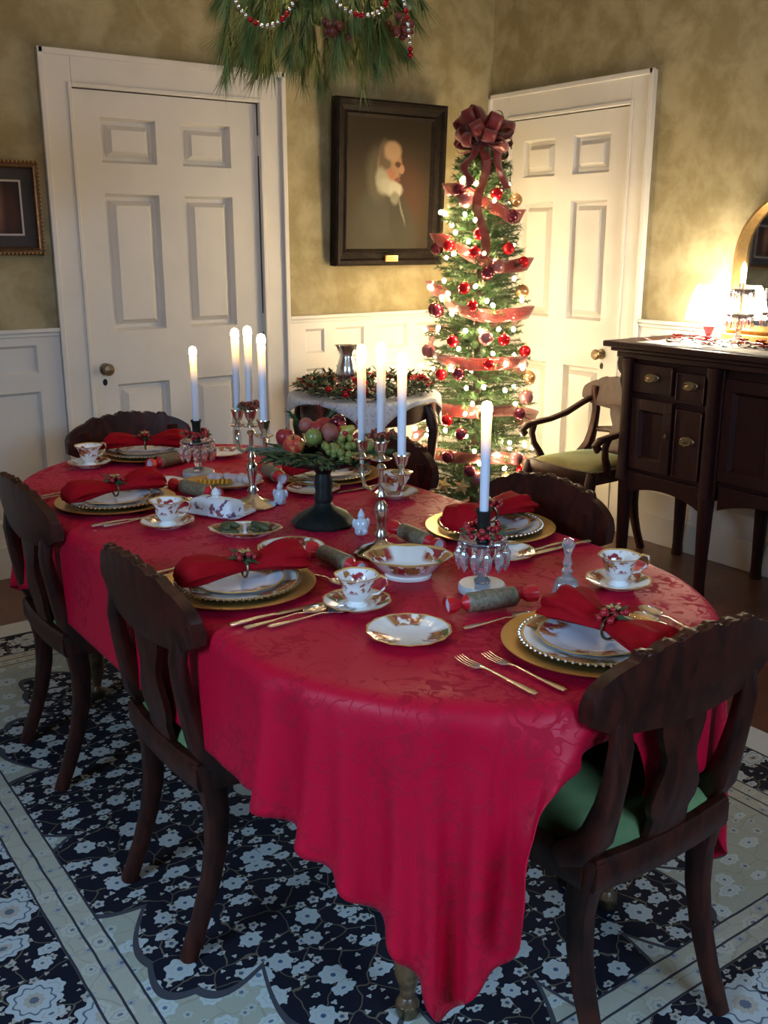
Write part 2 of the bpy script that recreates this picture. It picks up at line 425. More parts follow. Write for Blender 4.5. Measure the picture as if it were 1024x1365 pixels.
# settled shape of the tablecloth: steps in millimetres from grid point to grid point
CLOTH_STEPS = [
923,1123,159,18,1,17,8,-16,17,-4,-18,17,-11,-15,17,-11,-14,16,-5,-17,17,18,-8,15,19,8,14,20,1,15,4,-18,17,-3,-17,17,-7,-15,19,-7,-14,18,-7,-13,21,-4,
-8,25,1,0,33,10,3,40,6,17,45,24,0,41,10,7,39,21,-12,24,24,7,12,24,-1,8,24,0,5,25,-1,3,24,-1,4,25,-3,3,25,-3,2,24,-6,-3,24,-11,-9,25,10,-22,14,24,-31,
18,-9,-44,2,-22,-42,12,-19,-34,18,10,-24,14,16,-14,17,17,-8,20,14,-6,24,-3,-6,15,-18,-4,14,-20,-5,21,-13,-5,18,14,-10,0,23,-11,-4,22,-11,-2,22,-10,7,
21,-11,21,4,-13,18,-11,-13,18,-12,-12,18,-10,-13,21,-2,-13,18,11,-14,-2,19,-15,-11,17,-15,-14,15,-13,-3,19,-16,17,1,-17,18,2,-18,17,-1,-17,18,-4,-17,
16,7,-17,-737,14,29,15,9,18,18,0,17,8,-17,17,-6,-17,17,-11,-14,16,-11,-15,17,1,-18,17,20,-3,14,19,8,14,19,-3,15,4,-18,17,-4,-16,18,-5,-16,18,-7,-12,
21,-5,-7,25,3,-5,32,-3,10,39,23,1,41,14,13,43,20,-6,34,2,-5,33,23,-6,13,24,4,8,24,0,5,25,1,3,24,-2,4,25,-2,3,24,-3,1,25,-5,-2,24,-11,-8,26,5,-21,15,
24,-31,19,-7,-42,2,-23,-40,16,-15,-34,16,11,-24,14,17,-14,18,16,-8,21,11,-5,24,-6,-6,13,-20,-5,16,-19,-4,23,-4,-7,13,19,-10,-3,22,-11,-5,22,-11,2,22,
-10,17,14,-12,21,-4,-13,17,-13,-13,18,-11,-13,20,-5,-13,20,6,-13,7,19,-15,-7,18,-15,-13,16,-14,-11,17,-14,17,2,-18,18,3,-17,17,3,-17,17,-7,-18,16,7,
-16,7,17,-18,-755,-14,29,13,12,18,15,9,17,17,-2,18,8,-16,17,-7,-17,17,-12,-14,16,-9,-16,17,7,-17,16,20,1,15,19,8,14,19,-7,15,2,-18,16,-2,-16,19,-5,
-15,20,-4,-8,24,-7,3,31,4,6,39,27,-2,37,17,2,42,-2,5,40,19,-9,26,9,-12,22,24,-4,7,23,8,6,25,-1,3,24,0,4,25,-3,3,24,-2,1,25,-4,-2,25,-11,-8,26,1,-20,
18,22,-29,20,-5,-41,2,-23,-39,17,-12,-33,16,13,-23,13,18,-14,19,14,-8,23,8,-6,22,-9,-5,12,-21,-5,19,-15,-5,23,4,-8,7,22,-10,-6,21,-11,-2,22,-11,11,20,
-11,21,4,-12,19,-9,-13,16,-13,-13,20,-8,-13,21,3,-13,13,15,-14,-1,20,-15,-12,17,-15,-14,15,-14,12,13,-17,18,1,-18,18,-1,-17,16,-8,-17,17,8,-17,6,16,
-17,0,18,-17,-766,-42,29,14,10,17,13,13,18,14,9,17,18,-3,18,6,-17,17,-7,-17,16,-12,-14,17,-7,-17,17,12,-14,16,19,6,14,20,4,14,17,-9,15,3,-17,17,0,-16,
20,-10,-5,23,-7,1,31,16,-4,36,6,2,44,25,6,37,8,-4,38,-6,-12,29,23,1,15,22,-5,9,20,-11,12,24,6,4,24,-2,4,25,-1,3,24,-3,1,25,-3,-2,25,-9,-8,27,-3,-18,
20,18,-29,21,-2,-39,3,-23,-38,19,-8,-32,12,16,-23,15,16,-13,21,12,-8,23,6,-6,21,-12,-5,13,-21,-5,22,-10,-6,19,12,-9,2,22,-10,-7,22,-11,5,21,-11,17,13,
-12,21,-3,-12,17,-13,-13,19,-10,-13,21,-1,-13,16,12,-14,6,19,-15,-8,19,-15,-14,14,-14,5,17,-17,18,2,-17,18,-2,-17,16,-8,-17,16,7,-17,7,17,-17,-1,17,
-18,1,18,-17,-772,-42,28,7,-15,19,15,8,17,12,13,18,15,9,17,17,-4,17,6,-18,17,-9,-16,17,-11,-14,17,-4,-18,16,16,-11,16,19,8,14,20,2,14,16,-11,16,2,-16,
19,-1,-11,23,-4,-4,31,-4,2,37,23,3,37,1,-5,43,13,5,36,1,-13,29,18,-10,17,24,0,9,24,0,5,20,-11,11,24,4,3,24,-2,4,25,-4,1,25,-3,-1,26,-5,-9,26,-8,-17,
22,15,-28,22,0,-37,5,-22,-37,19,-4,-31,11,17,-23,17,15,-13,22,10,-7,24,3,-6,19,-14,-5,14,-20,-5,24,-3,-7,15,17,-10,-5,22,-10,-1,22,-11,12,19,-11,21,4,
-13,19,-9,-12,17,-13,-13,21,-4,-13,19,9,-14,10,17,-15,-2,20,-15,-13,15,-14,-1,19,-16,17,4,-17,17,-4,-17,16,-8,-17,17,8,-17,6,16,-17,0,18,-18,2,18,-17,
17,6,-18,-782,-31,27,-6,-15,19,5,-16,18,17,7,18,12,13,17,15,9,18,16,-6,17,5,-18,17,-9,-15,17,-10,-16,17,0,-18,16,19,-6,15,18,9,14,19,-1,15,15,-10,17,
-7,-11,23,-5,-5,30,15,-3,34,-1,-5,42,11,3,40,2,-9,36,16,1,27,12,-14,19,24,4,7,23,-4,8,23,-6,7,22,-8,8,24,-3,4,25,-2,2,25,-4,-2,25,-5,-8,27,-7,-16,24,
8,-28,23,5,-35,7,-22,-36,20,1,-31,10,18,-21,21,8,-13,20,13,-7,24,1,-6,16,-18,-5,19,-15,-6,23,4,-7,8,21,-11,-5,21,-10,5,22,-11,18,11,-12,22,-3,-13,17,
-12,-13,20,-8,-13,20,6,-13,14,14,-14,3,20,-15,-7,19,-15,-9,17,-15,16,7,-17,17,-4,-17,16,-9,-18,16,8,-16,7,17,-18,0,17,-17,2,18,-17,17,6,-18,14,-11,
-17,-785,-3,25,-9,-14,19,-6,-15,19,4,-16,18,17,5,18,12,13,17,15,8,18,17,-7,17,4,-17,17,-11,-15,17,-7,-17,16,3,-19,16,20,1,15,19,8,15,17,-5,17,13,-7,
21,0,-9,29,-8,-4,35,11,0,40,-4,-9,40,11,1,35,8,-12,27,22,2,14,23,-2,12,21,-9,9,24,-3,7,24,-2,4,25,-1,2,24,-2,1,25,-5,0,25,-10,-3,26,-8,-15,26,-4,-26,
23,8,-33,11,-19,-35,19,5,-30,11,17,-21,22,4,-12,20,13,-8,24,-1,-6,16,-18,-5,21,-11,-5,21,11,-9,-1,22,-11,0,22,-10,14,18,-12,21,3,-12,19,-9,-13,18,-11,
-13,21,3,-13,17,11,-14,8,19,-15,-5,19,-15,-10,17,-15,14,12,-16,17,-5,-18,15,-8,-17,16,8,-17,8,16,-17,1,18,-17,2,17,-18,17,7,-17,13,-12,-18,11,-13,-17,
-809,23,24,13,-10,19,-5,-15,19,-8,-14,18,3,-16,19,18,3,18,11,13,17,16,8,18,16,-8,17,3,-18,17,-11,-15,16,-4,-18,17,7,-17,16,18,9,14,19,2,17,14,-5,21,9,
-3,28,5,-7,35,-10,-7,39,8,-2,39,-1,-10,34,20,1,23,17,-6,19,22,-4,12,25,0,5,24,0,3,25,0,0,25,-1,-1,25,-1,-1,24,-5,0,25,-10,1,25,-18,-1,26,-10,-23,25,4,
-32,14,-16,-34,17,9,-29,14,15,-21,23,2,-12,20,13,-7,23,-4,-6,17,-18,-5,23,-5,-7,15,17,-9,-3,22,-11,6,22,-11,19,10,-12,21,-5,-12,18,-11,-13,21,-1,-13,
18,10,-14,13,15,-14,-1,20,-15,-10,17,-15,10,16,-17,18,-4,-17,15,-9,-17,16,9,-17,9,16,-17,0,17,-17,3,18,-18,16,6,-17,13,-12,-18,12,-12,-18,18,1,-17,
-845,18,23,16,5,19,14,-8,19,-2,-16,18,-9,-14,19,3,-16,19,17,1,17,11,14,18,16,6,17,16,-9,18,3,-18,16,-12,-15,17,0,-18,17,12,-15,15,14,12,17,14,-9,20,
10,-5,27,5,0,34,3,3,40,-2,-12,37,8,-2,34,19,0,22,17,-6,19,25,3,5,25,1,0,24,0,-2,25,0,0,25,0,0,25,-2,0,24,-5,0,25,-9,0,25,-18,3,25,-23,-7,25,-2,-30,18,
-12,-33,15,12,-29,18,10,-19,23,2,-12,20,12,-7,23,-6,-6,18,-16,-5,24,2,-8,8,21,-10,-1,22,-11,14,17,-11,22,2,-13,18,-10,-12,21,-5,-13,19,9,-14,16,12,
-14,5,19,-15,-9,18,-15,6,18,-16,18,-1,-17,14,-11,-17,15,10,-17,11,15,-17,1,18,-18,2,17,-17,17,7,-17,12,-12,-18,13,-12,-18,17,5,-18,-1,15,-19,-860,-8,
24,16,3,18,14,8,19,15,-5,19,1,-16,19,-9,-13,19,2,-17,19,17,0,17,11,14,18,17,4,17,15,-10,18,2,-19,16,-11,-14,17,4,-18,17,14,-12,17,12,11,19,14,-1,26,
-1,-6,34,0,-6,38,6,-4,37,14,5,31,13,-8,25,24,5,10,25,4,-3,25,1,-1,24,0,0,25,0,0,25,0,0,25,-2,0,25,-4,0,24,-10,0,25,-16,0,25,-25,5,25,-23,-18,20,-2,
-32,16,11,-28,21,5,-19,22,2,-11,21,12,-7,22,-9,-6,21,-12,-6,21,9,-9,1,23,-10,8,21,-11,19,9,-12,21,-5,-13,19,-8,-12,18,10,-14,20,7,-14,11,17,-14,-6,18,
-15,2,20,-16,17,1,-17,15,-10,-17,14,11,-17,12,13,-17,2,18,-18,2,18,-17,16,6,-18,13,-12,-17,14,-10,-18,15,8,-18,-3,15,-20,-7,13,-19,-860,-9,23,8,-13,
20,16,-2,19,13,9,19,16,-2,19,3,-15,19,-8,-14,19,1,-16,18,17,-3,18,11,15,18,17,2,17,14,-11,17,3,-19,17,-10,-15,17,8,-15,18,11,-10,20,11,6,26,7,8,32,10,
-3,36,4,-6,36,2,-9,33,21,7,18,25,8,-1,25,4,-3,25,1,0,24,0,0,25,0,0,25,0,0,25,-2,0,25,-4,0,24,-9,0,25,-16,0,25,-23,0,25,-28,1,23,-14,-25,18,9,-26,21,3,
-19,22,4,-11,22,11,-7,20,-13,-5,24,-4,-7,17,15,-10,2,23,-10,14,17,-12,21,0,-12,20,-8,-13,17,10,-14,21,5,-13,16,12,-14,2,19,-15,-4,20,-15,17,5,-17,14,
-10,-17,14,11,-18,13,13,-17,3,17,-17,2,18,-17,16,7,-18,12,-12,-18,16,-9,-17,12,11,-18,-4,14,-20,-8,12,-20,-8,13,-20,-840,-6,23,-6,-12,21,4,-14,20,14,
-7,19,14,7,19,16,2,19,7,-15,19,-9,-14,18,2,-15,19,16,-5,18,11,14,17,17,0,18,14,-12,17,2,-18,17,-8,-14,18,14,-9,20,2,-9,27,10,-2,31,9,1,35,5,4,37,8,-1,
30,25,13,5,25,7,-5,25,4,-1,25,1,0,25,0,0,24,0,0,25,0,0,25,-1,0,25,-4,0,25,-9,0,24,-15,0,25,-22,0,25,-26,2,25,-26,-5,21,-3,-24,21,7,-18,23,3,-11,22,8,
-7,21,-10,-6,23,2,-8,14,18,-10,5,22,-11,20,9,-12,20,-6,-12,21,3,-14,16,13,-14,20,4,-13,8,19,-15,-4,19,-15,15,9,-16,15,-10,-18,12,14,-17,14,10,-17,5,
18,-17,2,17,-17,16,7,-18,12,-12,-18,16,-6,-17,11,13,-19,-6,14,-20,-9,11,-19,-8,13,-20,-4,15,-20,-819,-8,21,-6,-12,21,-8,-10,21,-1,-14,20,10,-11,19,16,
2,19,15,6,19,9,-13,19,-8,-14,19,2,-16,19,16,-6,18,11,14,17,17,-2,18,13,-13,17,3,-16,19,-5,-14,20,14,-2,25,7,-3,31,2,-3,35,1,-5,35,21,13,21,26,14,-7,
24,8,0,25,3,0,25,1,0,25,0,0,24,0,0,25,0,0,25,-1,0,25,-4,0,25,-8,0,24,-15,0,25,-20,0,25,-25,0,25,-25,2,25,-19,-7,22,-1,-16,22,8,-11,23,5,-7,23,-6,-7,
22,6,-8,7,21,-11,17,14,-11,21,2,-13,21,0,-13,15,14,-14,21,4,-13,15,13,-14,-3,20,-15,13,13,-16,16,-9,-18,10,15,-17,15,9,-17,7,17,-17,2,17,-18,16,8,-17,
12,-12,-18,17,-4,-18,7,14,-18,-6,14,-20,-10,11,-20,-6,14,-20,1,15,-19,9,11,-20,-825,-3,20,-2,-14,20,-5,-13,21,-8,-10,21,-4,-13,20,5,-14,20,16,-1,19,
15,7,19,11,-11,19,-8,-14,19,4,-16,19,15,-7,18,12,13,17,16,-5,18,12,-12,19,3,-14,21,-1,-11,25,11,1,30,-3,-9,33,11,7,32,24,16,9,24,13,-8,25,7,0,25,3,0,
25,1,0,25,0,0,24,0,0,25,0,0,25,-1,0,25,-4,0,25,-7,0,24,-14,0,25,-20,0,25,-23,0,25,-24,0,25,-18,1,25,-12,-1,24,-2,-7,24,1,-8,21,8,-10,23,3,-7,13,18,
-12,20,7,-13,19,11,-12,21,1,-13,13,15,-14,21,2,-13,3,20,-15,10,16,-16,17,-7,-17,9,15,-17,15,10,-17,10,15,-17,1,18,-18,15,8,-17,13,-12,-18,18,-1,-18,4,
15,-19,-8,13,-20,-8,12,-20,-4,15,-19,5,14,-20,12,7,-20,14,0,-21,-864,8,19,12,-5,21,5,-13,21,-2,-14,21,-5,-12,20,-8,-11,21,0,-15,20,15,-5,20,14,6,19,
14,-8,19,-8,-15,18,6,-14,20,14,-9,18,12,12,17,15,-7,19,10,-10,21,6,-9,25,1,-6,30,-4,-9,34,20,14,23,25,17,-6,25,13,-2,24,6,0,25,3,0,25,1,0,25,0,0,25,0,
0,24,0,0,25,-1,0,25,-3,0,25,-8,0,24,-12,0,25,-19,0,25,-22,0,25,-22,0,25,-18,0,25,-10,0,25,-5,3,24,-2,-2,25,0,-5,24,2,-6,19,11,-13,18,11,-12,21,4,-13,
13,15,-14,21,3,-13,15,14,-15,5,19,-15,18,-4,-17,7,16,-17,16,9,-17,11,14,-18,2,18,-17,15,9,-17,14,-11,-18,17,1,-18,0,16,-19,-7,12,-20,-7,14,-20,0,15,
-20,9,12,-20,13,3,-20,13,-1,-21,14,-2,-21,-905,11,19,13,2,21,12,-2,21,9,-10,21,3,-14,21,-3,-13,21,-4,-13,20,-7,-12,21,11,-10,19,15,5,19,15,-6,20,-7,
-15,18,8,-13,19,12,-11,19,13,11,19,9,-12,20,8,-8,24,-2,-9,30,10,2,31,23,19,12,25,16,-10,25,11,0,24,7,0,25,3,0,25,0,0,25,1,0,25,-1,0,24,0,0,25,-1,0,25,
-3,0,25,-7,0,25,-12,0,24,-17,0,25,-21,0,25,-21,0,25,-16,0,25,-10,0,25,-5,0,24,-1,0,25,-1,1,25,0,0,25,0,-3,22,4,-11,17,12,-15,17,11,-14,20,5,-13,8,18,
-15,18,1,-17,8,16,-17,14,10,-18,14,12,-17,3,18,-17,14,10,-18,14,-10,-17,17,4,-18,-3,15,-20,-7,13,-20,-4,15,-20,4,14,-19,11,9,-21,14,0,-20,13,-3,-21,
13,-1,-21,14,0,-21,-945,10,18,13,1,21,12,4,22,12,0,21,12,-6,21,6,-12,21,0,-13,21,-5,-13,20,-6,-12,21,6,-13,20,16,2,19,15,-4,19,-6,-16,19,12,-11,19,8,
-12,20,13,7,21,8,-8,24,-1,-10,30,18,10,24,25,19,-7,25,17,-2,25,10,1,24,6,-1,25,3,0,25,1,0,25,0,0,25,0,0,24,-1,0,25,-1,0,25,-3,0,25,-6,0,25,-11,0,24,
-16,0,25,-20,0,25,-20,0,25,-15,0,25,-9,0,25,-5,0,24,-1,0,25,0,0,25,0,0,25,-1,0,25,-1,2,24,2,-8,18,9,-15,15,13,-16,18,5,-15,8,15,-18,14,11,-17,15,10,
-17,4,18,-17,14,11,-18,15,-9,-17,15,8,-19,-7,13,-20,-4,15,-19,-1,15,-20,8,12,-20,13,5,-21,13,-3,-20,14,-1,-21,13,0,-21,14,3,-20,12,6,-21,-983,12,17,
11,-7,21,12,-3,21,13,1,21,12,4,22,13,-1,21,8,-10,21,3,-13,21,-1,-14,20,-6,-12,21,1,-14,20,15,-3,20,16,-1,19,-4,-16,19,13,-9,20,4,-11,22,10,-3,24,8,0,
29,24,17,10,25,18,-11,25,15,0,25,10,0,25,5,0,24,3,0,25,1,0,25,0,0,25,0,0,24,0,0,25,-1,0,25,-3,0,25,-6,0,25,-11,0,24,-15,0,25,-18,0,25,-18,0,25,-15,0,
25,-8,0,25,-4,0,24,-1,0,25,-1,0,25,0,0,25,0,0,25,0,0,25,-1,2,25,0,-4,19,7,-15,12,13,-18,14,11,-17,15,9,-17,7,17,-17,13,12,-18,16,-6,-17,12,10,-19,-7,
12,-20,-1,15,-20,1,15,-20,11,10,-20,14,2,-20,13,-3,-21,13,1,-21,14,3,-21,11,6,-21,9,9,-21,2,11,-22,-981,13,16,-4,-10,22,4,-11,22,10,-7,22,12,-3,21,13,
1,21,12,4,22,11,-6,21,5,-12,21,3,-14,21,-1,-14,20,-6,-12,21,15,-5,19,14,-4,20,0,-14,20,12,-6,21,4,-8,26,19,8,19,25,16,-6,24,18,-2,25,13,0,25,10,0,25,
5,0,24,2,0,25,1,0,25,0,0,25,0,0,24,0,0,25,-1,0,25,-3,0,25,-5,0,25,-10,0,24,-14,0,25,-17,0,25,-17,0,25,-13,0,25,-8,0,25,-4,0,24,-1,0,25,0,0,25,0,0,25,
-1,0,25,0,0,25,0,0,24,0,1,26,-1,-2,19,6,-15,12,13,-18,12,13,-17,11,13,-18,18,-3,-17,10,12,-20,-5,14,-20,7,11,-20,-3,16,-19,13,5,-21,13,-1,-21,14,1,
-20,13,4,-21,12,6,-21,9,9,-21,5,11,-22,-2,11,-22,-5,9,-23,-959,12,16,-3,-10,22,-8,-8,23,-2,-10,22,5,-11,22,10,-6,22,13,-2,21,12,3,21,13,-2,21,5,-12,
22,4,-13,21,3,-13,20,-6,-13,21,13,-6,20,13,-5,20,2,-13,23,13,-1,22,24,12,6,25,15,-8,24,16,0,25,13,0,25,8,0,25,5,0,24,2,0,25,1,0,25,0,0,25,0,0,25,0,0,
24,-1,0,25,-2,0,25,-6,0,25,-9,0,24,-12,0,25,-16,0,25,-16,0,25,-12,0,25,-7,0,25,-4,0,24,-1,0,25,0,0,25,0,0,25,0,0,25,0,0,24,0,0,25,0,0,25,0,0,26,-1,-1,
19,5,-14,10,14,-19,17,4,-18,8,12,-19,0,14,-21,11,9,-20,-3,15,-19,14,-1,-21,13,3,-20,13,5,-21,11,6,-21,10,8,-21,7,10,-22,2,12,-22,-4,10,-22,-7,8,-23,
-7,8,-22,-953,15,16,7,-9,22,2,-10,22,-3,-10,22,-7,-8,23,-1,-11,22,6,-9,22,10,-7,22,13,-1,21,13,3,21,2,-14,21,4,-12,21,10,-8,21,-3,-13,21,12,-7,21,8,
-8,22,21,5,14,25,11,-6,25,14,-2,24,15,0,25,11,0,25,8,0,25,4,0,24,2,0,25,1,0,25,0,0,25,0,0,25,0,0,24,-1,0,25,-2,0,25,-5,0,25,-8,0,25,-12,0,24,-14,0,25,
-14,0,25,-11,0,25,-7,0,25,-3,0,24,-1,0,25,-1,0,25,0,0,25,0,0,25,0,0,24,0,0,25,0,0,25,0,0,25,0,0,25,-1,-2,19,6,-15,6,13,-21,8,12,-20,13,6,-20,-1,16,
-19,14,-3,-21,11,7,-20,11,7,-21,11,7,-22,9,9,-21,3,11,-22,-1,11,-22,-6,9,-23,-8,7,-22,-6,9,-22,-5,10,-22,-963,0,14,8,-5,22,11,0,23,8,-6,22,4,-10,23,
-2,-10,22,-6,-9,23,0,-10,22,6,-10,22,12,-4,22,13,2,21,2,-14,20,5,-11,22,11,-6,21,2,-12,22,17,-2,18,25,7,-1,25,10,-3,25,13,0,24,13,0,25,11,0,25,7,0,25,
4,0,24,1,0,25,1,0,25,0,0,25,0,0,25,0,0,24,-1,0,25,-2,0,25,-4,0,25,-7,0,25,-11,0,24,-13,0,25,-13,0,25,-10,0,25,-6,0,25,-3,0,24,-1,0,25,0,0,25,0,0,25,0,
0,25,0,0,24,0,0,25,0,0,25,0,0,25,0,0,25,-1,0,25,1,-3,12,8,-20,11,9,-20,3,13,-21,14,2,-20,4,11,-22,12,6,-21,13,6,-20,6,10,-22,1,11,-22,-4,10,-22,-8,7,
-23,-6,9,-22,-3,10,-22,0,11,-23,4,9,-23,-990,-12,14,8,-6,23,9,-5,23,10,-4,22,10,2,23,9,-5,22,5,-10,23,0,-10,22,-6,-9,23,2,-11,22,8,-8,22,13,1,21,9,
-11,21,1,-12,22,11,-6,21,23,2,8,25,6,-6,25,9,0,25,12,0,24,12,0,25,9,0,25,7,0,25,3,0,24,2,0,25,0,0,25,0,0,25,0,0,25,0,0,24,-1,0,25,-1,0,25,-4,0,25,-7,
0,25,-9,0,24,-12,0,25,-12,0,25,-9,0,25,-5,0,25,-3,0,24,-1,0,25,0,0,25,0,0,25,0,0,24,0,0,25,0,0,25,0,0,25,0,0,25,0,0,24,0,0,26,0,2,22,1,-10,8,11,-22,
12,6,-20,3,11,-22,13,6,-21,12,6,-21,3,11,-22,-2,10,-22,-7,8,-23,-5,10,-22,-2,10,-22,2,10,-23,4,9,-23,8,6,-23,9,2,-23,-1012,2,14,0,-8,23,4,-9,23,5,-8,
23,7,-6,23,10,-4,22,11,1,23,8,-6,22,7,-8,22,0,-11,23,-4,-9,23,3,-10,22,14,-3,20,5,-10,23,18,-2,16,25,2,-3,25,5,-2,25,9,0,25,10,0,24,10,0,25,9,0,25,5,
0,25,3,0,24,2,0,25,0,0,25,0,0,25,0,0,25,0,0,24,0,0,25,-2,0,25,-3,0,25,-6,0,25,-9,0,24,-10,0,25,-10,0,25,-8,0,25,-5,0,25,-2,0,24,-1,0,25,0,0,25,0,0,25,
0,0,24,0,0,25,0,0,25,-1,0,25,0,0,25,0,0,24,0,0,25,0,0,26,0,0,18,4,-16,3,11,-23,12,6,-21,12,7,-21,0,11,-22,-6,9,-22,-3,10,-23,-1,10,-22,2,10,-23,6,8,
-23,7,6,-23,9,2,-23,9,-1,-23,9,2,-23,-1014,14,10,-4,-5,24,-3,-4,24,-2,-7,24,-1,-7,23,1,-9,23,5,-8,23,8,-7,23,8,-5,23,11,0,22,7,-8,22,3,-10,23,-1,-9,
23,13,-5,20,24,1,8,24,2,-7,25,5,0,25,7,0,25,9,0,24,9,0,25,7,0,25,5,0,25,3,0,24,1,0,25,0,0,25,0,0,25,0,0,25,0,0,24,0,0,25,-2,0,25,-2,0,25,-6,0,25,-7,0,
24,-9,0,25,-9,0,25,-7,0,25,-4,0,24,-2,0,25,-1,0,25,0,0,25,0,0,25,0,0,24,0,0,25,0,0,25,0,0,25,0,0,25,0,0,24,0,0,25,0,0,25,0,1,24,0,-6,9,9,-22,12,6,-21,
-5,9,-22,-1,11,-23,0,10,-22,3,10,-23,5,7,-23,9,5,-23,9,2,-23,9,-1,-23,9,1,-23,9,3,-23,8,3,-23,-1020,26,6,-2,-6,24,-2,-7,24,-2,-6,24,-2,-5,24,-3,-6,24,
-6,-4,24,0,-8,23,1,-8,24,4,-9,23,9,-4,22,12,-2,22,0,-10,24,19,-2,15,25,1,-3,24,2,-1,25,4,0,25,6,0,25,8,0,24,7,0,25,7,0,25,4,0,25,2,0,25,1,0,24,0,0,25,
0,0,25,0,0,25,0,0,24,0,0,25,-1,0,25,-3,0,25,-4,0,24,-6,0,25,-8,0,25,-8,0,25,-6,0,25,-3,0,24,-2,0,25,0,0,25,-1,0,25,0,0,25,0,0,24,0,0,25,0,0,25,0,0,25,
0,0,24,0,0,25,0,0,25,0,0,25,0,0,25,0,1,19,3,-16,0,10,-23,4,8,-23,-2,11,-22,6,7,-23,8,5,-23,10,-1,-23,9,2,-23,8,3,-23,8,4,-23,7,5,-23,7,6,-23,4,7,-24,
-1040,30,5,4,-6,24,1,-6,23,1,-7,24,1,-6,24,-1,-7,24,-1,-7,24,-1,-7,24,-2,-6,24,-2,-7,23,-6,-6,24,8,-6,23,10,-4,22,23,0,9,25,0,-6,24,2,0,25,3,0,25,5,0,
25,7,0,24,6,0,25,5,0,25,4,0,25,1,0,25,1,0,24,1,0,25,0,0,25,0,0,25,0,0,24,-1,0,25,-1,0,25,-2,0,25,-3,0,24,-6,0,25,-6,0,25,-6,0,25,-5,0,25,-3,0,24,-2,0,
25,0,0,25,0,0,25,0,0,25,0,0,24,0,0,25,0,0,25,0,0,25,0,0,24,0,0,25,0,0,25,0,0,25,0,0,25,0,1,24,0,-6,3,9,-24,3,9,-23,11,0,-22,8,4,-23,8,4,-23,6,6,-24,5,
6,-23,4,6,-24,2,6,-24,0,6,-24,0,4,-24,-1,3,-25,-1046,22,7,5,-2,24,5,-3,24,5,-4,24,3,-5,24,3,-5,24,1,-7,24,-2,-6,24,-1,-7,24,-1,-7,24,0,-6,24,-4,-7,24,
17,-2,18,25,0,1,25,1,-2,24,1,0,25,2,0,25,5,0,25,5,0,24,5,0,25,4,0,25,2,0,25,2,0,25,0,0,24,1,0,25,0,0,25,0,0,25,0,0,24,-1,0,25,0,0,25,-2,0,25,-3,0,24,
-4,0,25,-5,0,25,-5,0,25,-4,0,25,-2,0,24,-1,0,25,-1,0,25,0,0,25,0,0,25,0,0,24,0,0,25,0,0,25,0,0,25,0,0,24,0,0,25,0,0,25,0,0,25,0,0,24,0,0,25,0,-1,17,2,
-19,8,5,-23,4,6,-23,4,6,-24,2,7,-24,1,5,-24,0,5,-25,-3,2,-24,-2,3,-25,-1,4,-24,-1,4,-24,0,4,-25,-1048,16,10,5,-2,24,5,-3,24,5,-2,24,6,-1,24,5,-2,24,5,
-3,24,4,-5,24,0,-6,24,-2,-7,24,2,-6,24,-2,-7,25,20,-1,14,25,0,-4,25,1,0,24,1,0,25,2,0,25,3,0,25,3,0,24,4,0,25,3,0,25,2,0,25,1,0,25,1,0,24,0,0,25,0,0,
25,0,0,25,0,0,24,0,0,25,-1,0,25,-1,0,25,-2,0,24,-3,0,25,-4,0,25,-4,0,25,-2,0,25,-2,0,24,-1,0,25,0,0,25,0,0,25,0,0,24,0,0,25,0,0,25,0,0,25,0,0,25,0,0,
24,0,0,25,0,0,25,0,0,25,0,0,25,-1,0,25,0,2,20,1,-15,-3,5,-25,1,4,-24,0,5,-24,0,5,-25,0,5,-24,0,5,-24,0,4,-24,1,5,-25,1,5,-24,1,4,-25,2,5,-24,-1063,6,
11,5,-4,24,4,-3,25,5,-3,24,5,-3,24,5,-2,24,6,-3,24,5,-1,24,8,1,24,4,-5,24,0,-6,24,3,-5,24,23,0,10,25,0,-5,25,0,0,24,1,0,25,1,0,25,2,0,25,2,0,24,3,0,
25,2,0,25,1,0,25,0,0,25,1,0,24,0,0,25,0,0,25,0,0,25,0,0,24,0,0,25,-1,0,25,0,0,25,-2,0,24,-2,0,25,-2,0,25,-2,0,25,-2,0,25,-1,0,24,-1,0,25,0,0,25,0,0,
25,0,0,24,0,0,25,0,0,25,0,0,25,0,0,25,0,0,24,0,0,25,0,0,25,0,0,25,0,0,24,0,0,25,0,3,23,0,-11,0,4,-25,2,5,-24,1,4,-25,-1,5,-24,0,5,-24,0,5,-25,1,4,-24,
2,5,-24,2,4,-25,3,4,-24,3,3,-24,-1068,9,9,0,-3,25,1,-3,24,1,-4,25,2,-3,24,3,-4,24,2,-4,25,3,-4,24,4,-3,24,5,-2,25,6,-2,24,15,-1,20,24,0,5,25,0,-2,25,
0,0,24,1,0,25,0,0,25,1,0,25,1,0,24,1,0,25,1,0,25,1,0,25,0,0,25,0,0,24,0,0,25,0,0,25,0,0,25,0,0,24,0,0,25,0,0,25,-1,0,25,0,0,24,-1,0,25,-1,0,25,-1,0,
25,-1,0,25,0,0,24,0,0,25,0,0,25,0,0,25,0,0,24,0,0,25,0,0,25,0,0,25,0,0,25,0,0,24,-1,0,25,0,0,25,0,0,25,0,0,24,0,0,25,0,2,25,0,-6,5,3,-24,-1,5,-25,1,5,
-24,0,5,-24,2,4,-25,2,4,-24,4,3,-24,3,4,-25,4,3,-24,4,3,-24,4,3,-25,-1062,-1,5,0,-2,25,0,-1,25,-2,1,25,2,-4,24,1,-2,24,1,-3,25,1,-2,25,-1,-1,25,-5,0,
24,6,-2,24,16,-1,19,24,1,4,25,0,-2,25,0,0,24,0,0,25,0,0,25,0,0,25,0,0,24,0,0,25,0,0,25,0,0,25,0,0,25,0,0,24,0,0,25,0,0,25,0,0,25,0,0,24,0,0,25,0,0,25,
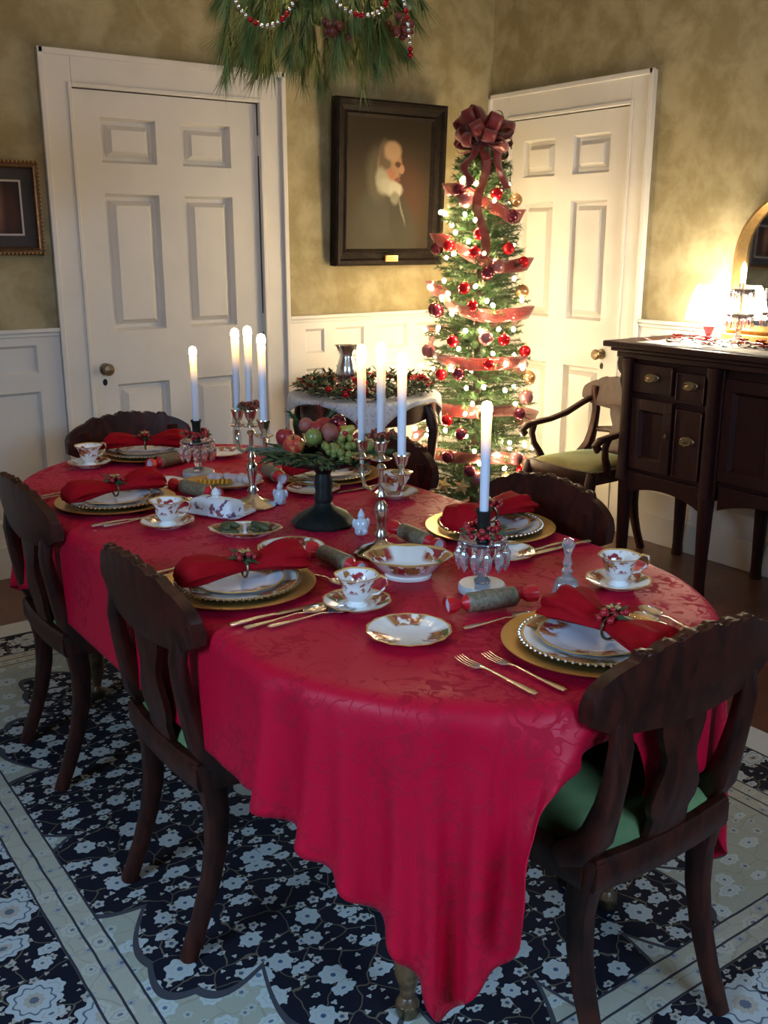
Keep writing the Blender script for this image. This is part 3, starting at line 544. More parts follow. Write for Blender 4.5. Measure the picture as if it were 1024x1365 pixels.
0,0,25,0,0,24,0,0,25,0,0,25,0,0,25,0,0,25,0,0,24,0,0,25,0,0,25,0,0,25,0,0,24,0,0,25,0,0,25,0,0,25,0,0,24,0,0,25,0,0,25,0,0,25,0,0,25,0,0,24,0,0,25,0,
1,25,0,-3,13,1,-22,2,4,-24,-1,5,-25,2,4,-24,5,2,-24,5,3,-24,3,3,-25,4,3,-24,4,3,-24,3,3,-25,3,4,-24,-1057,-5,1,-1,0,25,-1,-1,25,-1,0,25,-1,0,24,-1,-1,
25,-2,-1,25,-2,-1,24,-2,-1,25,-3,-1,25,-5,0,24,17,0,18,25,0,2,25,0,-1,25,0,0,24,0,0,25,0,0,25,0,0,25,0,0,24,0,0,25,0,0,25,0,0,25,0,0,25,0,0,24,0,0,25,
0,0,25,0,0,25,0,0,24,0,0,25,0,0,25,0,0,25,0,0,24,0,0,25,0,0,25,0,0,25,0,0,25,0,0,24,0,0,25,0,0,25,0,0,25,0,0,24,0,0,25,0,0,25,0,0,25,0,0,24,0,0,25,0,
0,25,0,0,25,0,0,25,0,0,24,0,0,25,0,1,25,0,-1,16,1,-20,7,2,-24,3,4,-24,3,3,-24,3,4,-25,2,3,-24,1,4,-25,2,3,-24,1,4,-25,1,3,-24,1,4,-25,-1069,-9,-2,0,0,
25,-1,0,25,0,-1,24,-1,0,25,0,0,25,0,0,25,0,0,25,0,0,24,3,0,25,-5,0,25,17,-1,19,25,0,-1,25,1,0,25,0,0,24,0,0,25,0,0,25,0,0,25,0,0,24,0,0,25,0,0,25,0,0,
25,0,0,25,0,0,24,0,0,25,0,0,25,0,0,25,0,0,24,0,0,25,0,0,25,0,0,25,0,0,24,0,0,25,0,0,25,0,0,25,0,0,24,0,0,25,0,0,25,0,0,25,0,0,25,0,0,24,0,0,25,0,0,25,
0,0,25,0,0,24,0,0,25,0,0,25,0,0,25,0,0,24,0,0,25,0,0,25,0,0,25,0,0,17,0,-18,-6,0,-25,0,0,-24,-1,0,-25,0,0,-25,1,1,-25,1,0,-25,1,0,-24,1,1,-25,1,0,-25,
1,1,-25,-1049,22,0,0,0,25,1,0,25,0,0,25,1,0,24,1,0,25,1,-1,25,1,0,25,1,0,24,0,0,25,-5,0,25,16,0,19,25,0,-1,25,0,0,25,0,0,24,0,0,25,0,0,25,0,1,25,0,0,
24,0,0,25,0,0,25,0,0,25,0,0,25,0,0,24,0,0,25,0,0,25,0,0,25,0,0,24,0,0,25,0,0,25,0,0,25,0,0,24,0,0,25,0,-1,25,0,0,25,0,0,24,0,0,25,0,0,25,0,0,25,0,0,
25,0,1,24,0,0,25,0,0,25,0,0,25,0,0,24,0,0,25,0,0,25,0,-1,25,0,0,24,0,0,25,0,0,25,0,0,25,0,1,16,0,-19,-5,0,-25,0,0,-24,-2,0,-25,-1,1,-25,-1,0,-25,0,0,
-24,-1,0,-25,0,0,-25,-1,0,-25,0,0,-25,-1033,24,0,0,0,25,1,0,25,0,0,24,0,0,25,1,0,25,0,0,25,0,0,25,-1,0,24,0,0,25,-5,0,25,16,-1,19,25,0,-1,25,0,0,25,0,
0,24,0,0,25,1,0,768,0,1,25,-1,-1,24,0,0,25,0,0,25,0,0,25,0,1,16,1,-19,-5,0,-25,1,0,-24,0,0,-25,-1,0,-25,0,0,-25,-1,0,-24,-1,0,-25,-1,0,-25,0,0,-25,-1,
0,-25,-1035,24,0,1,0,25,0,0,25,0,0,25,0,0,24,0,0,25,0,0,25,0,0,25,0,0,25,0,0,24,-5,0,25,16,0,19,25,0,-1,25,0,0,25,0,0,24,0,0,25,0,0,768,0,0,25,0,0,24,
0,0,25,0,0,25,0,0,25,0,1,16,0,-19,-5,0,-25,0,0,-24,0,0,-25,0,0,-25,0,0,-25,0,0,-24,0,0,-25,-1,0,-25,0,0,-25,-1,0,-25,-1039,25,0,1,0,25,0,0,25,1,0,25,
0,0,24,0,-1,25,1,0,25,0,0,25,0,0,25,0,0,24,-5,0,25,16,0,19,25,0,-1,25,0,0,25,0,0,24,0,0,25,0,0,768,0,0,25,0,0,24,0,0,25,0,0,25,0,0,25,0,1,16,0,-19,-5,
0,-25,0,1,-24,0,0,-25,0,0,-25,0,0,-25,0,0,-24,0,0,-25,0,0,-25,0,0,-25,-1,0,-25,-1040,24,0,0,0,25,0,0,25,0,0,25,1,0,24,0,0,25,0,0,25,1,0,25,0,0,25,1,0,
24,-5,0,25,16,0,19,25,0,-1,25,0,0,25,0,0,24,0,0,25,0,0,768,0,0,25,0,0,24,0,0,25,0,0,25,0,0,25,0,2,16,0,-20,-5,0,-24,0,0,-25,0,0,-25,0,0,-25,0,0,-25,0,
0,-24,0,0,-25,1,0,-25,-1,0,-25,0,0,-25,-1039,24,0,0,0,25,0,0,25,0,0,25,1,0,24,0,0,25,0,0,25,0,0,25,0,0,25,0,0,24,-4,0,25,15,0,20,25,0,-2,25,0,0,25,0,
0,24,0,0,25,0,0,768,0,0,25,0,0,24,0,0,25,0,0,25,0,0,25,0,2,16,0,-20,-5,0,-24,1,0,-25,0,0,-25,0,0,-25,0,0,-25,0,0,-24,0,0,-25,0,1,-25,0,0,-25,0,0,-25,
-1041,24,0,1,0,25,0,0,25,0,0,25,0,0,25,0,0,24,1,0,25,0,0,25,0,0,25,0,-1,24,-5,0,25,16,0,20,25,0,-2,25,0,0,25,0,0,24,0,0,25,1,0,768,0,0,25,0,0,24,-1,0,
25,0,0,25,0,0,25,1,2,16,0,-20,-5,0,-24,0,0,-25,0,0,-25,0,0,-25,0,0,-25,0,0,-24,1,0,-25,0,0,-25,0,0,-25,0,0,-25,-1042,24,0,0,0,25,1,0,25,0,0,25,0,0,25,
1,0,24,0,0,25,0,0,25,1,0,25,0,0,25,-5,0,24,16,0,20,25,0,-2,25,0,0,25,0,0,24,0,0,25,0,0,768,0,0,25,0,0,24,0,0,25,0,0,25,0,0,25,0,2,16,0,-20,-5,0,-24,0,
0,-25,0,0,-25,0,0,-25,0,0,-25,1,0,-24,0,0,-25,0,0,-25,0,0,-25,0,0,-25,-1042,24,0,1,0,25,0,0,25,0,0,25,1,0,25,0,0,24,0,0,25,0,0,25,1,0,25,0,0,25,-5,0,
24,16,0,20,25,0,-2,25,0,0,25,0,0,24,0,0,25,0,0,768,0,0,25,0,0,24,0,0,25,0,0,25,0,0,25,0,2,16,0,-20,-5,0,-24,0,0,-25,0,0,-25,0,1,-25,0,0,-25,1,0,-24,0,
0,-25,0,0,-25,0,0,-25,0,0,-25,-1040,24,1,0,0,24,0,0,25,0,0,25,0,0,25,1,0,24,0,0,25,0,0,25,0,0,25,0,0,25,-5,0,24,16,0,20,25,0,-2,25,0,0,25,0,0,24,0,0,
25,0,0,768,0,0,25,0,0,24,0,0,25,0,0,25,0,0,25,0,2,16,0,-20,-5,0,-24,0,0,-25,0,0,-25,0,0,-25,1,0,-25,0,0,-24,0,0,-25,0,0,-25,0,0,-25,0,0,-25,-1041,24,
1,0,0,24,1,0,25,0,0,25,0,0,25,0,0,24,0,0,25,1,0,25,0,0,25,0,0,25,-5,0,24,16,0,20,25,0,-2,25,0,0,25,0,0,24,0,0,25,0,0,768,0,0,25,0,0,24,0,0,25,0,0,25,
0,0,25,0,2,16,0,-20,-5,0,-24,0,0,-25,0,0,-25,1,0,-25,0,0,-25,0,0,-24,0,0,-25,0,1,-25,0,0,-25,1,0,-24,-1043,24,0,1,0,24,0,0,25,0,0,25,1,0,25,0,0,24,0,
-1,25,0,0,25,1,0,25,0,0,25,-5,0,24,16,0,20,25,0,-2,25,0,0,25,0,0,24,0,0,25,1,0,768,0,0,25,0,0,24,0,0,25,0,0,25,0,0,25,0,2,16,0,-20,-5,0,-24,0,0,-25,0,
0,-25,1,0,-25,0,0,-25,0,0,-24,0,0,-25,0,0,-25,0,0,-25,1,0,-24,-1042,24,0,0,0,24,0,0,25,1,0,25,0,0,25,0,0,25,0,0,24,1,0,25,0,0,25,0,0,25,-5,0,24,16,0,
20,25,0,-2,25,0,0,25,0,0,24,0,0,25,0,0,768,0,0,25,0,0,24,0,0,25,0,0,25,0,0,25,0,1,16,0,-19,-5,0,-24,0,0,-25,0,0,-25,1,0,-25,0,0,-24,0,0,-25,0,0,-25,0,
0,-25,1,0,-25,0,0,-24,-1042,24,0,0,0,24,0,0,25,1,0,25,0,0,25,0,0,25,0,0,24,0,0,25,1,0,25,0,0,25,-5,0,24,16,0,20,25,0,-2,25,0,0,25,0,0,24,0,0,25,0,0,
768,0,0,25,0,0,24,0,0,25,0,0,25,0,0,25,0,1,16,0,-19,-5,0,-24,0,0,-25,1,0,-25,0,1,-25,0,0,-24,0,0,-25,0,0,-25,1,0,-25,0,0,-25,0,0,-24,-1043,24,0,1,0,
24,0,0,25,0,0,25,1,0,25,0,0,25,0,0,24,0,0,25,1,0,25,0,0,25,-5,0,24,16,0,20,25,0,-2,25,0,0,25,0,0,24,0,0,25,0,0,768,0,0,25,0,0,24,0,0,25,0,0,25,0,0,25,
0,1,16,0,-19,-5,0,-24,0,0,-25,1,0,-25,0,0,-25,0,0,-24,0,0,-25,0,0,-25,1,0,-25,0,0,-25,1,0,-24,-1044,24,0,1,0,24,0,0,25,0,0,25,1,0,25,0,0,25,0,0,24,0,
0,25,1,0,25,0,0,25,-5,0,24,16,0,20,25,0,-2,25,0,0,25,0,0,24,0,0,25,0,0,768,0,0,25,0,0,24,0,0,25,0,0,25,0,0,25,0,1,16,0,-19,-5,0,-24,0,0,-25,1,0,-25,0,
0,-25,0,0,-24,0,0,-25,1,0,-25,0,0,-25,0,1,-25,1,0,-24,-1043,23,0,0,0,24,1,0,25,0,0,25,0,0,25,0,0,25,0,0,24,0,0,25,1,0,25,0,0,25,-5,0,24,16,0,20,25,0,
-2,25,0,0,25,0,0,24,0,0,25,0,0,768,1,0,25,-1,0,24,0,0,25,0,0,25,0,0,25,0,1,16,0,-19,-5,1,-24,0,0,-25,1,0,-25,0,0,-25,0,0,-24,0,0,-25,1,0,-25,0,0,-25,
1,0,-25,0,0,-24,-1043,24,0,0,0,25,0,0,24,1,0,25,0,0,25,0,0,25,0,0,24,0,0,25,1,0,25,0,0,25,-5,0,24,16,0,20,25,0,-2,25,0,0,25,0,0,24,0,0,25,0,0,768,0,0,
25,0,0,24,0,0,25,0,0,25,0,0,25,0,1,16,0,-19,-5,0,-24,0,0,-25,1,0,-25,0,0,-25,0,0,-24,1,0,-25,0,0,-25,0,0,-25,1,0,-25,0,0,-24,-1044,24,0,0,0,25,1,0,24,
0,0,25,0,0,25,1,0,25,0,0,24,0,0,25,1,0,25,0,0,25,-5,0,25,16,0,19,25,0,-2,25,0,0,25,0,0,24,0,0,25,0,0,768,0,0,25,0,0,24,0,0,25,0,0,25,0,0,25,0,1,16,0,
-18,-5,0,-25,0,0,-25,1,0,-25,0,0,-25,0,1,-24,1,0,-25,0,0,-25,0,0,-25,1,0,-24,0,0,-25,-1044,24,0,0,0,25,1,0,24,0,0,25,0,0,25,1,0,25,0,0,25,0,0,24,0,0,
25,1,0,25,-5,0,25,16,0,19,25,0,-2,25,0,0,25,0,0,24,0,0,25,0,0,768,0,0,25,0,0,24,0,0,25,0,0,25,0,0,25,0,1,16,0,-18,-5,0,-25,1,0,-25,0,0,-25,0,0,-25,0,
0,-24,1,0,-25,0,0,-25,0,0,-25,1,0,-24,0,0,-25,-1043,24,0,0,0,25,0,0,24,0,0,25,1,0,25,0,0,25,0,0,25,0,0,24,1,0,25,0,0,25,-5,0,25,16,0,19,25,0,-2,25,0,
0,25,0,0,24,0,0,25,0,0,768,0,0,25,0,0,24,0,0,25,0,0,25,0,0,25,0,1,16,0,-18,-5,0,-25,1,0,-25,0,0,-25,0,0,-24,0,0,-25,1,0,-25,0,0,-25,0,0,-25,1,0,-24,0,
1,-25,-1044,23,0,1,0,25,0,0,24,0,0,25,1,0,25,0,0,25,0,0,25,0,0,24,0,0,25,1,0,25,-5,0,25,16,0,19,25,0,-2,25,0,0,25,0,0,24,0,0,25,0,0,768,0,0,25,0,0,24,
0,0,25,0,0,25,0,0,25,0,1,16,0,-18,-5,1,-25,1,0,-25,0,0,-25,0,0,-24,0,0,-25,1,0,-25,0,0,-25,0,0,-25,1,0,-24,0,0,-25,-1043,24,0,0,0,25,0,0,24,0,0,25,1,
0,25,0,0,25,0,0,25,0,0,24,0,0,25,1,0,25,-5,0,25,16,0,19,25,0,-2,25,0,0,25,0,0,24,0,0,25,0,0,768,0,0,25,0,0,24,0,0,25,0,0,25,0,0,25,0,1,16,0,-18,-5,0,
-25,1,0,-25,0,0,-25,0,0,-24,0,0,-25,1,0,-25,0,0,-25,0,0,-25,1,0,-24,0,0,-25,-1044,24,0,1,0,25,0,0,24,0,0,25,0,0,25,1,0,25,0,0,25,0,0,24,0,0,25,1,0,25,
-5,0,25,16,0,19,25,0,-2,25,0,0,25,0,0,24,0,0,25,0,0,768,0,0,25,0,0,24,0,0,25,0,0,25,0,0,25,0,2,16,0,-19,-5,0,-25,1,0,-25,0,0,-25,0,0,-24,0,1,-25,1,0,
-25,0,0,-25,0,0,-25,1,0,-24,0,0,-25,-1044,24,0,0,0,25,0,0,24,1,0,25,0,0,25,1,0,25,0,0,25,0,0,24,0,0,25,1,0,25,-5,0,25,16,0,19,25,0,-2,25,0,0,25,0,0,
24,0,0,25,0,0,768,0,0,25,0,0,24,0,0,25,0,0,25,0,0,25,0,2,16,0,-19,-5,0,-25,1,0,-25,0,0,-25,0,0,-24,0,0,-25,1,0,-25,0,0,-25,0,0,-25,0,0,-24,1,0,-25,
-1044,24,0,0,0,25,1,0,24,0,0,25,0,0,25,1,0,25,0,0,25,0,0,24,0,0,25,1,0,25,-5,0,25,16,0,19,25,0,-2,25,0,0,25,0,0,24,0,0,25,0,0,768,0,0,25,0,0,24,0,0,
25,0,0,25,0,0,25,0,2,16,0,-19,-5,0,-25,1,0,-25,0,0,-25,0,0,-24,0,0,-25,1,0,-25,0,0,-25,0,0,-25,0,0,-24,1,1,-25,-1044,23,0,1,0,25,0,0,25,0,0,24,0,0,25,
1,0,25,0,0,25,0,0,24,0,0,25,1,0,25,-5,0,25,16,0,19,25,0,-2,25,0,0,25,0,0,24,0,0,25,0,0,768,0,0,25,0,0,24,0,0,25,0,0,25,0,0,25,0,2,16,0,-19,-5,0,-25,1,
1,-25,0,0,-25,0,0,-24,0,0,-25,1,0,-25,0,0,-25,0,0,-25,0,0,-24,1,0,-25,-1044,24,0,1,0,25,0,0,25,0,0,24,0,0,25,1,0,25,0,0,25,0,0,25,0,0,24,1,0,25,-5,0,
25,16,0,19,25,0,-2,25,0,0,25,0,0,24,0,0,25,0,0,768,0,0,25,0,0,24,0,0,25,0,0,25,0,0,25,0,2,16,0,-19,-5,0,-25,1,0,-25,0,0,-25,0,0,-24,0,0,-25,1,0,-25,0,
0,-25,0,0,-24,0,0,-25,1,0,-25,-1044,24,0,0,0,25,1,0,25,0,0,24,0,0,25,1,0,25,0,0,25,0,0,25,0,0,24,1,0,25,-5,0,25,16,0,19,25,0,-2,25,0,0,25,0,0,24,0,0,
25,0,0,768,0,0,25,0,0,24,0,0,25,0,0,25,0,0,25,0,2,16,0,-19,-5,0,-25,1,0,-25,0,0,-25,0,0,-24,0,0,-25,1,1,-25,0,0,-25,0,0,-24,1,0,-25,0,0,-25,-1044,24,
0,0,0,25,1,0,25,0,0,24,0,0,25,1,0,25,0,0,25,0,0,25,0,0,24,1,0,25,-5,0,25,16,0,19,25,0,-2,25,0,0,25,0,0,24,0,0,25,0,0,768,0,0,25,0,0,24,0,0,25,0,0,25,
0,0,25,0,2,16,0,-19,-5,0,-25,1,0,-25,0,0,-24,0,0,-25,0,0,-25,1,0,-25,0,0,-25,0,0,-24,1,0,-25,0,0,-25,-1044,24,0,0,0,25,1,0,25,0,0,24,0,0,25,0,0,25,1,
0,25,0,0,25,0,0,24,0,0,25,-4,0,25,16,0,19,25,0,-2,25,0,0,25,0,0,24,0,0,25,0,0,768,0,0,25,0,0,24,0,0,25,0,0,25,0,0,25,0,2,16,0,-19,-4,0,-25,0,0,-25,0,
0,-24,0,0,-25,0,0,-25,1,0,-25,0,0,-25,0,0,-24,0,0,-25,1,1,-25,-1044,23,0,0,0,25,1,0,25,0,0,24,0,0,25,0,0,25,1,0,25,0,0,25,0,0,24,0,0,25,-4,0,25,16,0,
19,25,0,-2,25,0,0,25,0,0,24,0,0,25,0,0,768,0,0,25,0,0,24,0,0,25,0,0,25,0,0,25,0,2,16,0,-19,-4,0,-25,0,1,-25,0,0,-24,0,0,-25,0,0,-25,1,0,-25,0,0,-25,0,
0,-24,0,0,-25,1,0,-25,-1044,24,0,0,0,25,0,0,25,1,0,24,0,0,25,0,0,25,1,0,25,0,0,25,0,0,24,0,0,25,-4,0,25,16,0,19,25,0,-2,25,0,0,25,0,0,24,0,0,25,0,0,
768,0,0,25,0,0,24,0,0,25,0,0,25,0,0,25,0,2,16,0,-19,-4,0,-25,0,0,-25,0,0,-24,0,0,-25,0,0,-25,1,0,-25,0,0,-25,0,0,-24,1,0,-25,0,0,-25,-1044,24,0,0,0,
25,0,0,25,1,0,24,0,0,25,0,0,25,1,0,25,0,0,25,0,0,24,0,0,25,-4,0,25,16,0,19,25,0,-2,25,0,0,25,0,0,24,0,0,25,0,0,768,0,0,25,0,0,24,0,0,25,0,0,25,0,0,25,
0,2,16,0,-19,-4,0,-25,0,0,-25,0,0,-24,0,0,-25,0,0,-25,1,0,-25,0,1,-25,0,0,-24,1,0,-25,0,0,-25,-1044,24,0,0,0,25,0,0,25,1,0,25,0,0,24,0,0,25,1,0,25,0,
0,25,0,0,24,0,0,25,-4,0,25,16,0,19,25,0,-2,25,0,0,25,0,0,24,0,0,25,0,0,768,0,0,25,0,0,24,0,0,25,0,0,25,0,0,25,0,2,16,0,-19,-4,0,-25,0,0,-25,0,0,-24,0,
0,-25,0,0,-25,1,0,-25,0,0,-25,0,0,-24,1,0,-25,0,0,-25,-1044,24,0,0,0,25,0,0,25,1,0,25,0,0,24,0,0,25,1,0,25,0,0,25,0,0,24,0,0,25,-4,0,25,16,0,19,25,0,
-2,25,0,0,25,0,0,24,0,0,25,0,0,768,0,0,25,0,0,24,0,0,25,0,0,25,0,0,25,0,2,16,0,-19,-4,0,-25,0,0,-25,0,0,-24,0,0,-25,0,0,-25,1,0,-25,0,0,-25,0,0,-24,1,
0,-25,0,0,-25,-1044,24,0,0,0,25,1,0,25,0,0,25,0,0,24,0,0,25,1,0,25,0,0,25,0,0,24,0,0,25,-4,0,25,16,0,19,25,0,-2,25,0,0,25,0,0,24,0,0,25,0,0,768,0,0,
25,0,0,24,0,0,25,0,0,25,0,0,25,0,2,16,0,-19,-4,0,-25,0,1,-25,0,0,-24,0,0,-25,0,0,-25,1,0,-25,0,0,-24,0,0,-25,1,0,-25,0,0,-25,-1044,24,0,0,0,25,1,0,25,
0,0,25,0,0,24,0,0,25,1,0,25,0,0,25,0,0,24,0,0,25,-4,0,25,16,0,19,25,0,-2,25,0,0,25,0,0,24,0,0,25,0,0,768,0,0,25,0,0,24,0,0,25,0,0,25,0,0,25,0,2,16,0,
-19,-4,0,-25,0,0,-25,0,0,-24,0,0,-25,1,0,-25,0,0,-25,0,0,-24,0,0,-25,1,0,-25,0,0,-25,-1044,24,0,0,0,25,1,0,25,0,0,25,0,0,24,1,0,25,0,0,25,0,0,25,0,0,
25,0,0,24,-4,0,25,16,0,19,25,0,-2,25,0,0,25,0,0,24,0,0,25,0,0,768,0,0,25,0,0,24,0,0,25,0,0,25,0,0,25,0,2,16,0,-19,-4,0,-25,0,0,-24,0,0,-25,0,0,-25,1,
0,-25,0,0,-25,0,1,-24,0,0,-25,1,0,-25,0,0,-25,-1044,24,0,0,0,25,1,0,25,0,0,25,0,0,24,1,0,25,0,0,25,0,0,25,0,0,25,0,0,24,-4,0,25,16,0,19,25,0,-2,25,0,
0,25,0,0,24,0,0,25,0,0,768,0,0,25,0,0,24,0,0,25,0,0,25,0,0,25,0,2,16,0,-19,-4,0,-25,0,0,-24,0,0,-25,0,0,-25,1,0,-25,0,0,-25,0,0,-24,1,0,-25,0,0,-25,0,
0,-25,-1044,24,0,1,0,25,0,0,25,0,0,25,0,0,24,1,0,25,0,0,25,0,0,25,0,0,25,0,0,24,-4,0,25,16,0,19,25,0,-2,25,0,0,25,0,0,24,0,0,25,0,0,768,0,0,25,0,0,24,
0,0,25,0,0,25,0,0,25,0,2,16,0,-19,-4,0,-25,0,0,-24,0,0,-25,0,0,-25,1,0,-25,0,0,-25,0,0,-24,0,0,-25,1,0,-25,0,0,-25,-1044,24,0,1,0,25,0,0,25,0,0,25,0,
0,24,1,0,25,0,0,25,0,0,25,0,0,25,0,0,24,-4,0,25,16,0,19,25,0,-2,25,0,0,25,0,0,24,0,0,25,0,0,768,0,0,25,0,0,24,0,0,25,0,0,25,0,0,25,0,2,16,0,-19,-4,0,
-25,0,0,-24,0,1,-25,0,0,-25,1,0,-25,0,0,-25,0,0,-24,0,0,-25,0,0,-25,1,0,-25,-1044,24,0,1,0,25,0,0,25,0,0,25,0,0,24,1,0,25,0,0,25,0,0,25,0,0,25,0,0,24,
-4,0,25,16,0,19,25,0,-2,25,0,0,25,0,0,24,0,0,25,0,0,768,0,0,25,0,0,24,0,0,25,0,0,25,0,0,25,0,2,16,0,-19,-4,0,-25,0,0,-24,0,0,-25,0,0,-25,1,0,-25,0,0,
-25,0,0,-24,0,0,-25,1,0,-25,0,0,-25,-1044,24,0,1,0,25,0,0,25,0,0,25,0,0,24,1,0,25,0,0,25,0,0,25,0,0,25,0,0,24,-4,0,25,16,0,19,25,0,-2,25,0,0,25,0,0,
24,0,0,25,0,0,768,0,0,25,0,0,24,0,0,25,0,0,25,0,0,25,0,2,16,0,-19,-4,0,-25,0,0,-24,0,0,-25,0,0,-25,1,0,-25,0,0,-25,0,1,-24,0,0,-25,1,0,-25,0,0,-25,
-1044,24,0,1,0,25,0,0,25,0,0,25,0,0,24,1,0,25,0,0,25,0,0,25,0,0,25,0,0,24,-4,0,25,16,0,19,25,0,-2,25,0,0,25,0,0,24,0,0,25,-1,0,768,0,0,25,1,0,24,0,0,
25,0,0,25,0,0,25,0,2,16,0,-19,-4,0,-25,0,0,-24,0,0,-25,0,0,-25,1,0,-25,0,0,-25,0,0,-24,1,0,-25,0,0,-25,0,0,-25,-1043,24,0,0,0,25,0,0,25,0,0,25,0,0,25,
1,0,24,0,0,25,0,0,25,0,0,25,0,0,24,-4,0,25,16,0,19,25,0,-2,25,0,0,25,0,0,24,0,0,25,0,0,768,0,0,25,0,0,24,0,0,25,0,0,25,0,0,25,0,2,16,0,-19,-4,0,-25,0,
0,-24,0,0,-25,0,0,-25,1,0,-25,0,0,-24,0,0,-25,1,0,-25,0,0,-25,0,0,-25,-1043,24,0,0,0,25,0,0,25,0,0,25,0,0,25,1,0,24,0,0,25,0,0,25,0,0,25,0,0,25,-4,0,
24,16,0,19,25,0,-2,25,0,0,25,0,0,24,0,0,25,0,0,768,0,0,25,0,0,24,0,0,25,0,0,25,0,0,25,0,2,16,0,-19,-4,0,-25,0,0,-24,0,1,-25,0,0,-25,0,0,-25,0,0,-24,1,
0,-25,0,0,-25,0,0,-25,0,0,-25,-1042,24,0,0,0,25,0,0,25,0,0,25,0,0,25,1,0,24,0,0,25,0,0,25,0,0,25,0,0,25,-4,0,24,16,0,19,25,0,-2,25,0,0,25,0,0,24,0,0,
25,0,0,768,0,0,25,0,0,24,0,0,25,0,0,25,0,0,25,0,2,16,0,-19,-4,0,-24,0,0,-25,0,0,-25,0,0,-25,0,0,-25,0,0,-24,1,0,-25,0,0,-25,0,0,-25,0,0,-25,-1042,24,
0,0,0,25,0,0,25,0,0,25,0,0,25,1,0,24,0,0,25,0,0,25,0,0,25,0,0,25,-4,0,24,16,0,19,25,0,-2,25,0,0,25,0,0,24,0,0,25,0,0,768,0,0,25,0,0,24,0,0,25,0,0,25,
0,0,25,0,2,16,0,-19,-4,0,-24,0,0,-25,0,0,-25,0,0,-25,1,0,-25,0,0,-24,0,0,-25,0,1,-25,0,0,-25,0,0,-25,-1042,24,1,0,0,24,0,0,25,0,0,25,0,0,25,1,0,24,0,
0,25,0,0,25,0,-1,25,0,0,25,-4,0,24,16,1,19,25,0,-2,25,0,0,25,0,0,24,0,0,25,-1,0,768,0,0,25,1,0,24,0,0,25,0,0,25,0,0,25,0,2,16,0,-19,-3,0,-24,-1,0,-25,
0,0,-25,0,0,-25,0,0,-25,0,0,-24,0,0,-25,0,0,-25,0,0,-25,0,0,-25,-1041,24,1,0,0,24,0,0,25,0,0,25,0,0,25,1,0,24,0,0,25,0,0,25,0,0,25,0,0,25,-4,0,24,16,
0,19,25,0,-2,25,0,0,25,0,0,24,0,0,25,0,0,768,0,0,25,0,0,24,0,0,25,0,0,25,0,0,25,0,2,16,0,-18,-2,0,-25,0,0,-25,0,0,-25,1,0,-25,0,0,-25,0,0,-24,0,0,-25,
1,0,-25,0,0,-25,0,0,-25,-1044,24,1,-1,0,24,0,0,25,0,0,25,0,0,25,0,0,25,1,0,24,0,0,25,0,0,25,0,0,25,-4,0,24,16,0,19,25,0,-2,25,0,0,25,0,0,24,0,0,25,0,
0,768,0,0,25,0,0,24,0,0,25,0,0,25,0,0,25,0,2,17,0,-18,0,0,-25,0,0,-25,0,0,-25,0,0,-25,-1,0,-25,0,0,-24,0,0,-25,0,0,-25,0,0,-25,0,0,-25,-1043,25,1,-1,
0,24,0,0,25,0,0,25,0,0,25,-1,0,25,0,0,24,0,0,25,1,0,25,0,0,25,-4,0,24,16,0,19,25,0,-2,25,0,0,25,0,0,24,0,0,25,0,0,768,0,0,25,0,0,24,0,0,25,0,0,25,0,0,
25,0,2,17,0,-19,-4,-1,-24,-1,0,-25,0,0,-25,-1,0,-25,0,0,-25,-1,0,-24,0,0,-25,0,0,-25,0,0,-25,-1,0,-25,-1034,25,1,-1,0,24,0,0,25,0,0,25,-1,0,25,0,0,25,
-1,0,24,0,0,25,0,0,25,0,0,25,-5,0,25,17,0,18,25,0,-2,25,0,0,25,0,0,24,0,0,25,0,0,768,0,0,25,0,0,24,0,0,25,0,0,25,0,0,25,0,2,17,0,-19,-5,0,-25,0,0,-24,
0,0,-25,0,-1,-25,1,0,-25,0,0,-24,0,0,-25,0,0,-25,1,0,-25,0,0,-25,-1040,25,1,0,0,25,1,0,24,0,0,25,-1,0,25,0,0,25,0,0,24,-1,0,25,-1,0,25,-1,0,25,-4,0,
25,17,1,17,25,0,-1,25,0,0,25,0,0,24,0,0,25,-1,0,768,0,0,25,1,0,24,0,0,25,0,0,25,0,0,25,0,2,17,-1,-19,-5,0,-25,4,0,-24,0,0,-25,0,0,-25,0,-1,-25,1,0,
-25,0,0,-24,0,0,-25,0,0,-25,0,0,-25,-1060,19,1,2,2,25,2,1,24,2,1,25,2,1,25,1,0,25,1,1,24,1,0,25,1,1,25,0,0,25,-3,0,25,18,0,17,25,0,-1,25,0,0,25,0,0,
24,0,0,25,0,0,25,0,1,25,0,0,24,0,0,25,0,0,25,0,0,25,0,0,24,0,0,25,0,0,25,0,0,25,0,0,25,0,0,24,0,0,25,0,0,25,0,0,25,0,0,24,0,-1,25,0,0,25,0,0,25,0,0,
24,0,0,25,0,0,25,0,0,25,0,0,24,0,0,25,0,0,25,0,1,25,0,0,25,0,0,24,0,0,25,0,0,25,0,-1,25,0,0,24,0,0,25,0,0,25,0,0,26,0,1,16,0,-18,-5,-1,-25,0,0,-25,-3,
-1,-24,-1,-1,-25,-1,0,-25,0,0,-25,-1,-1,-24,0,0,-25,0,0,-25,0,0,-25,-1071,8,2,3,3,25,3,2,24,2,2,25,3,2,25,3,2,24,2,2,25,3,2,24,3,2,25,4,2,24,5,1,25,
18,1,17,25,-1,0,25,0,0,25,0,0,24,0,0,25,0,0,25,0,0,25,0,0,24,0,0,25,0,0,25,0,0,25,0,0,24,0,0,25,0,0,25,0,0,25,0,0,25,0,0,24,0,0,25,0,0,25,0,0,25,0,0,
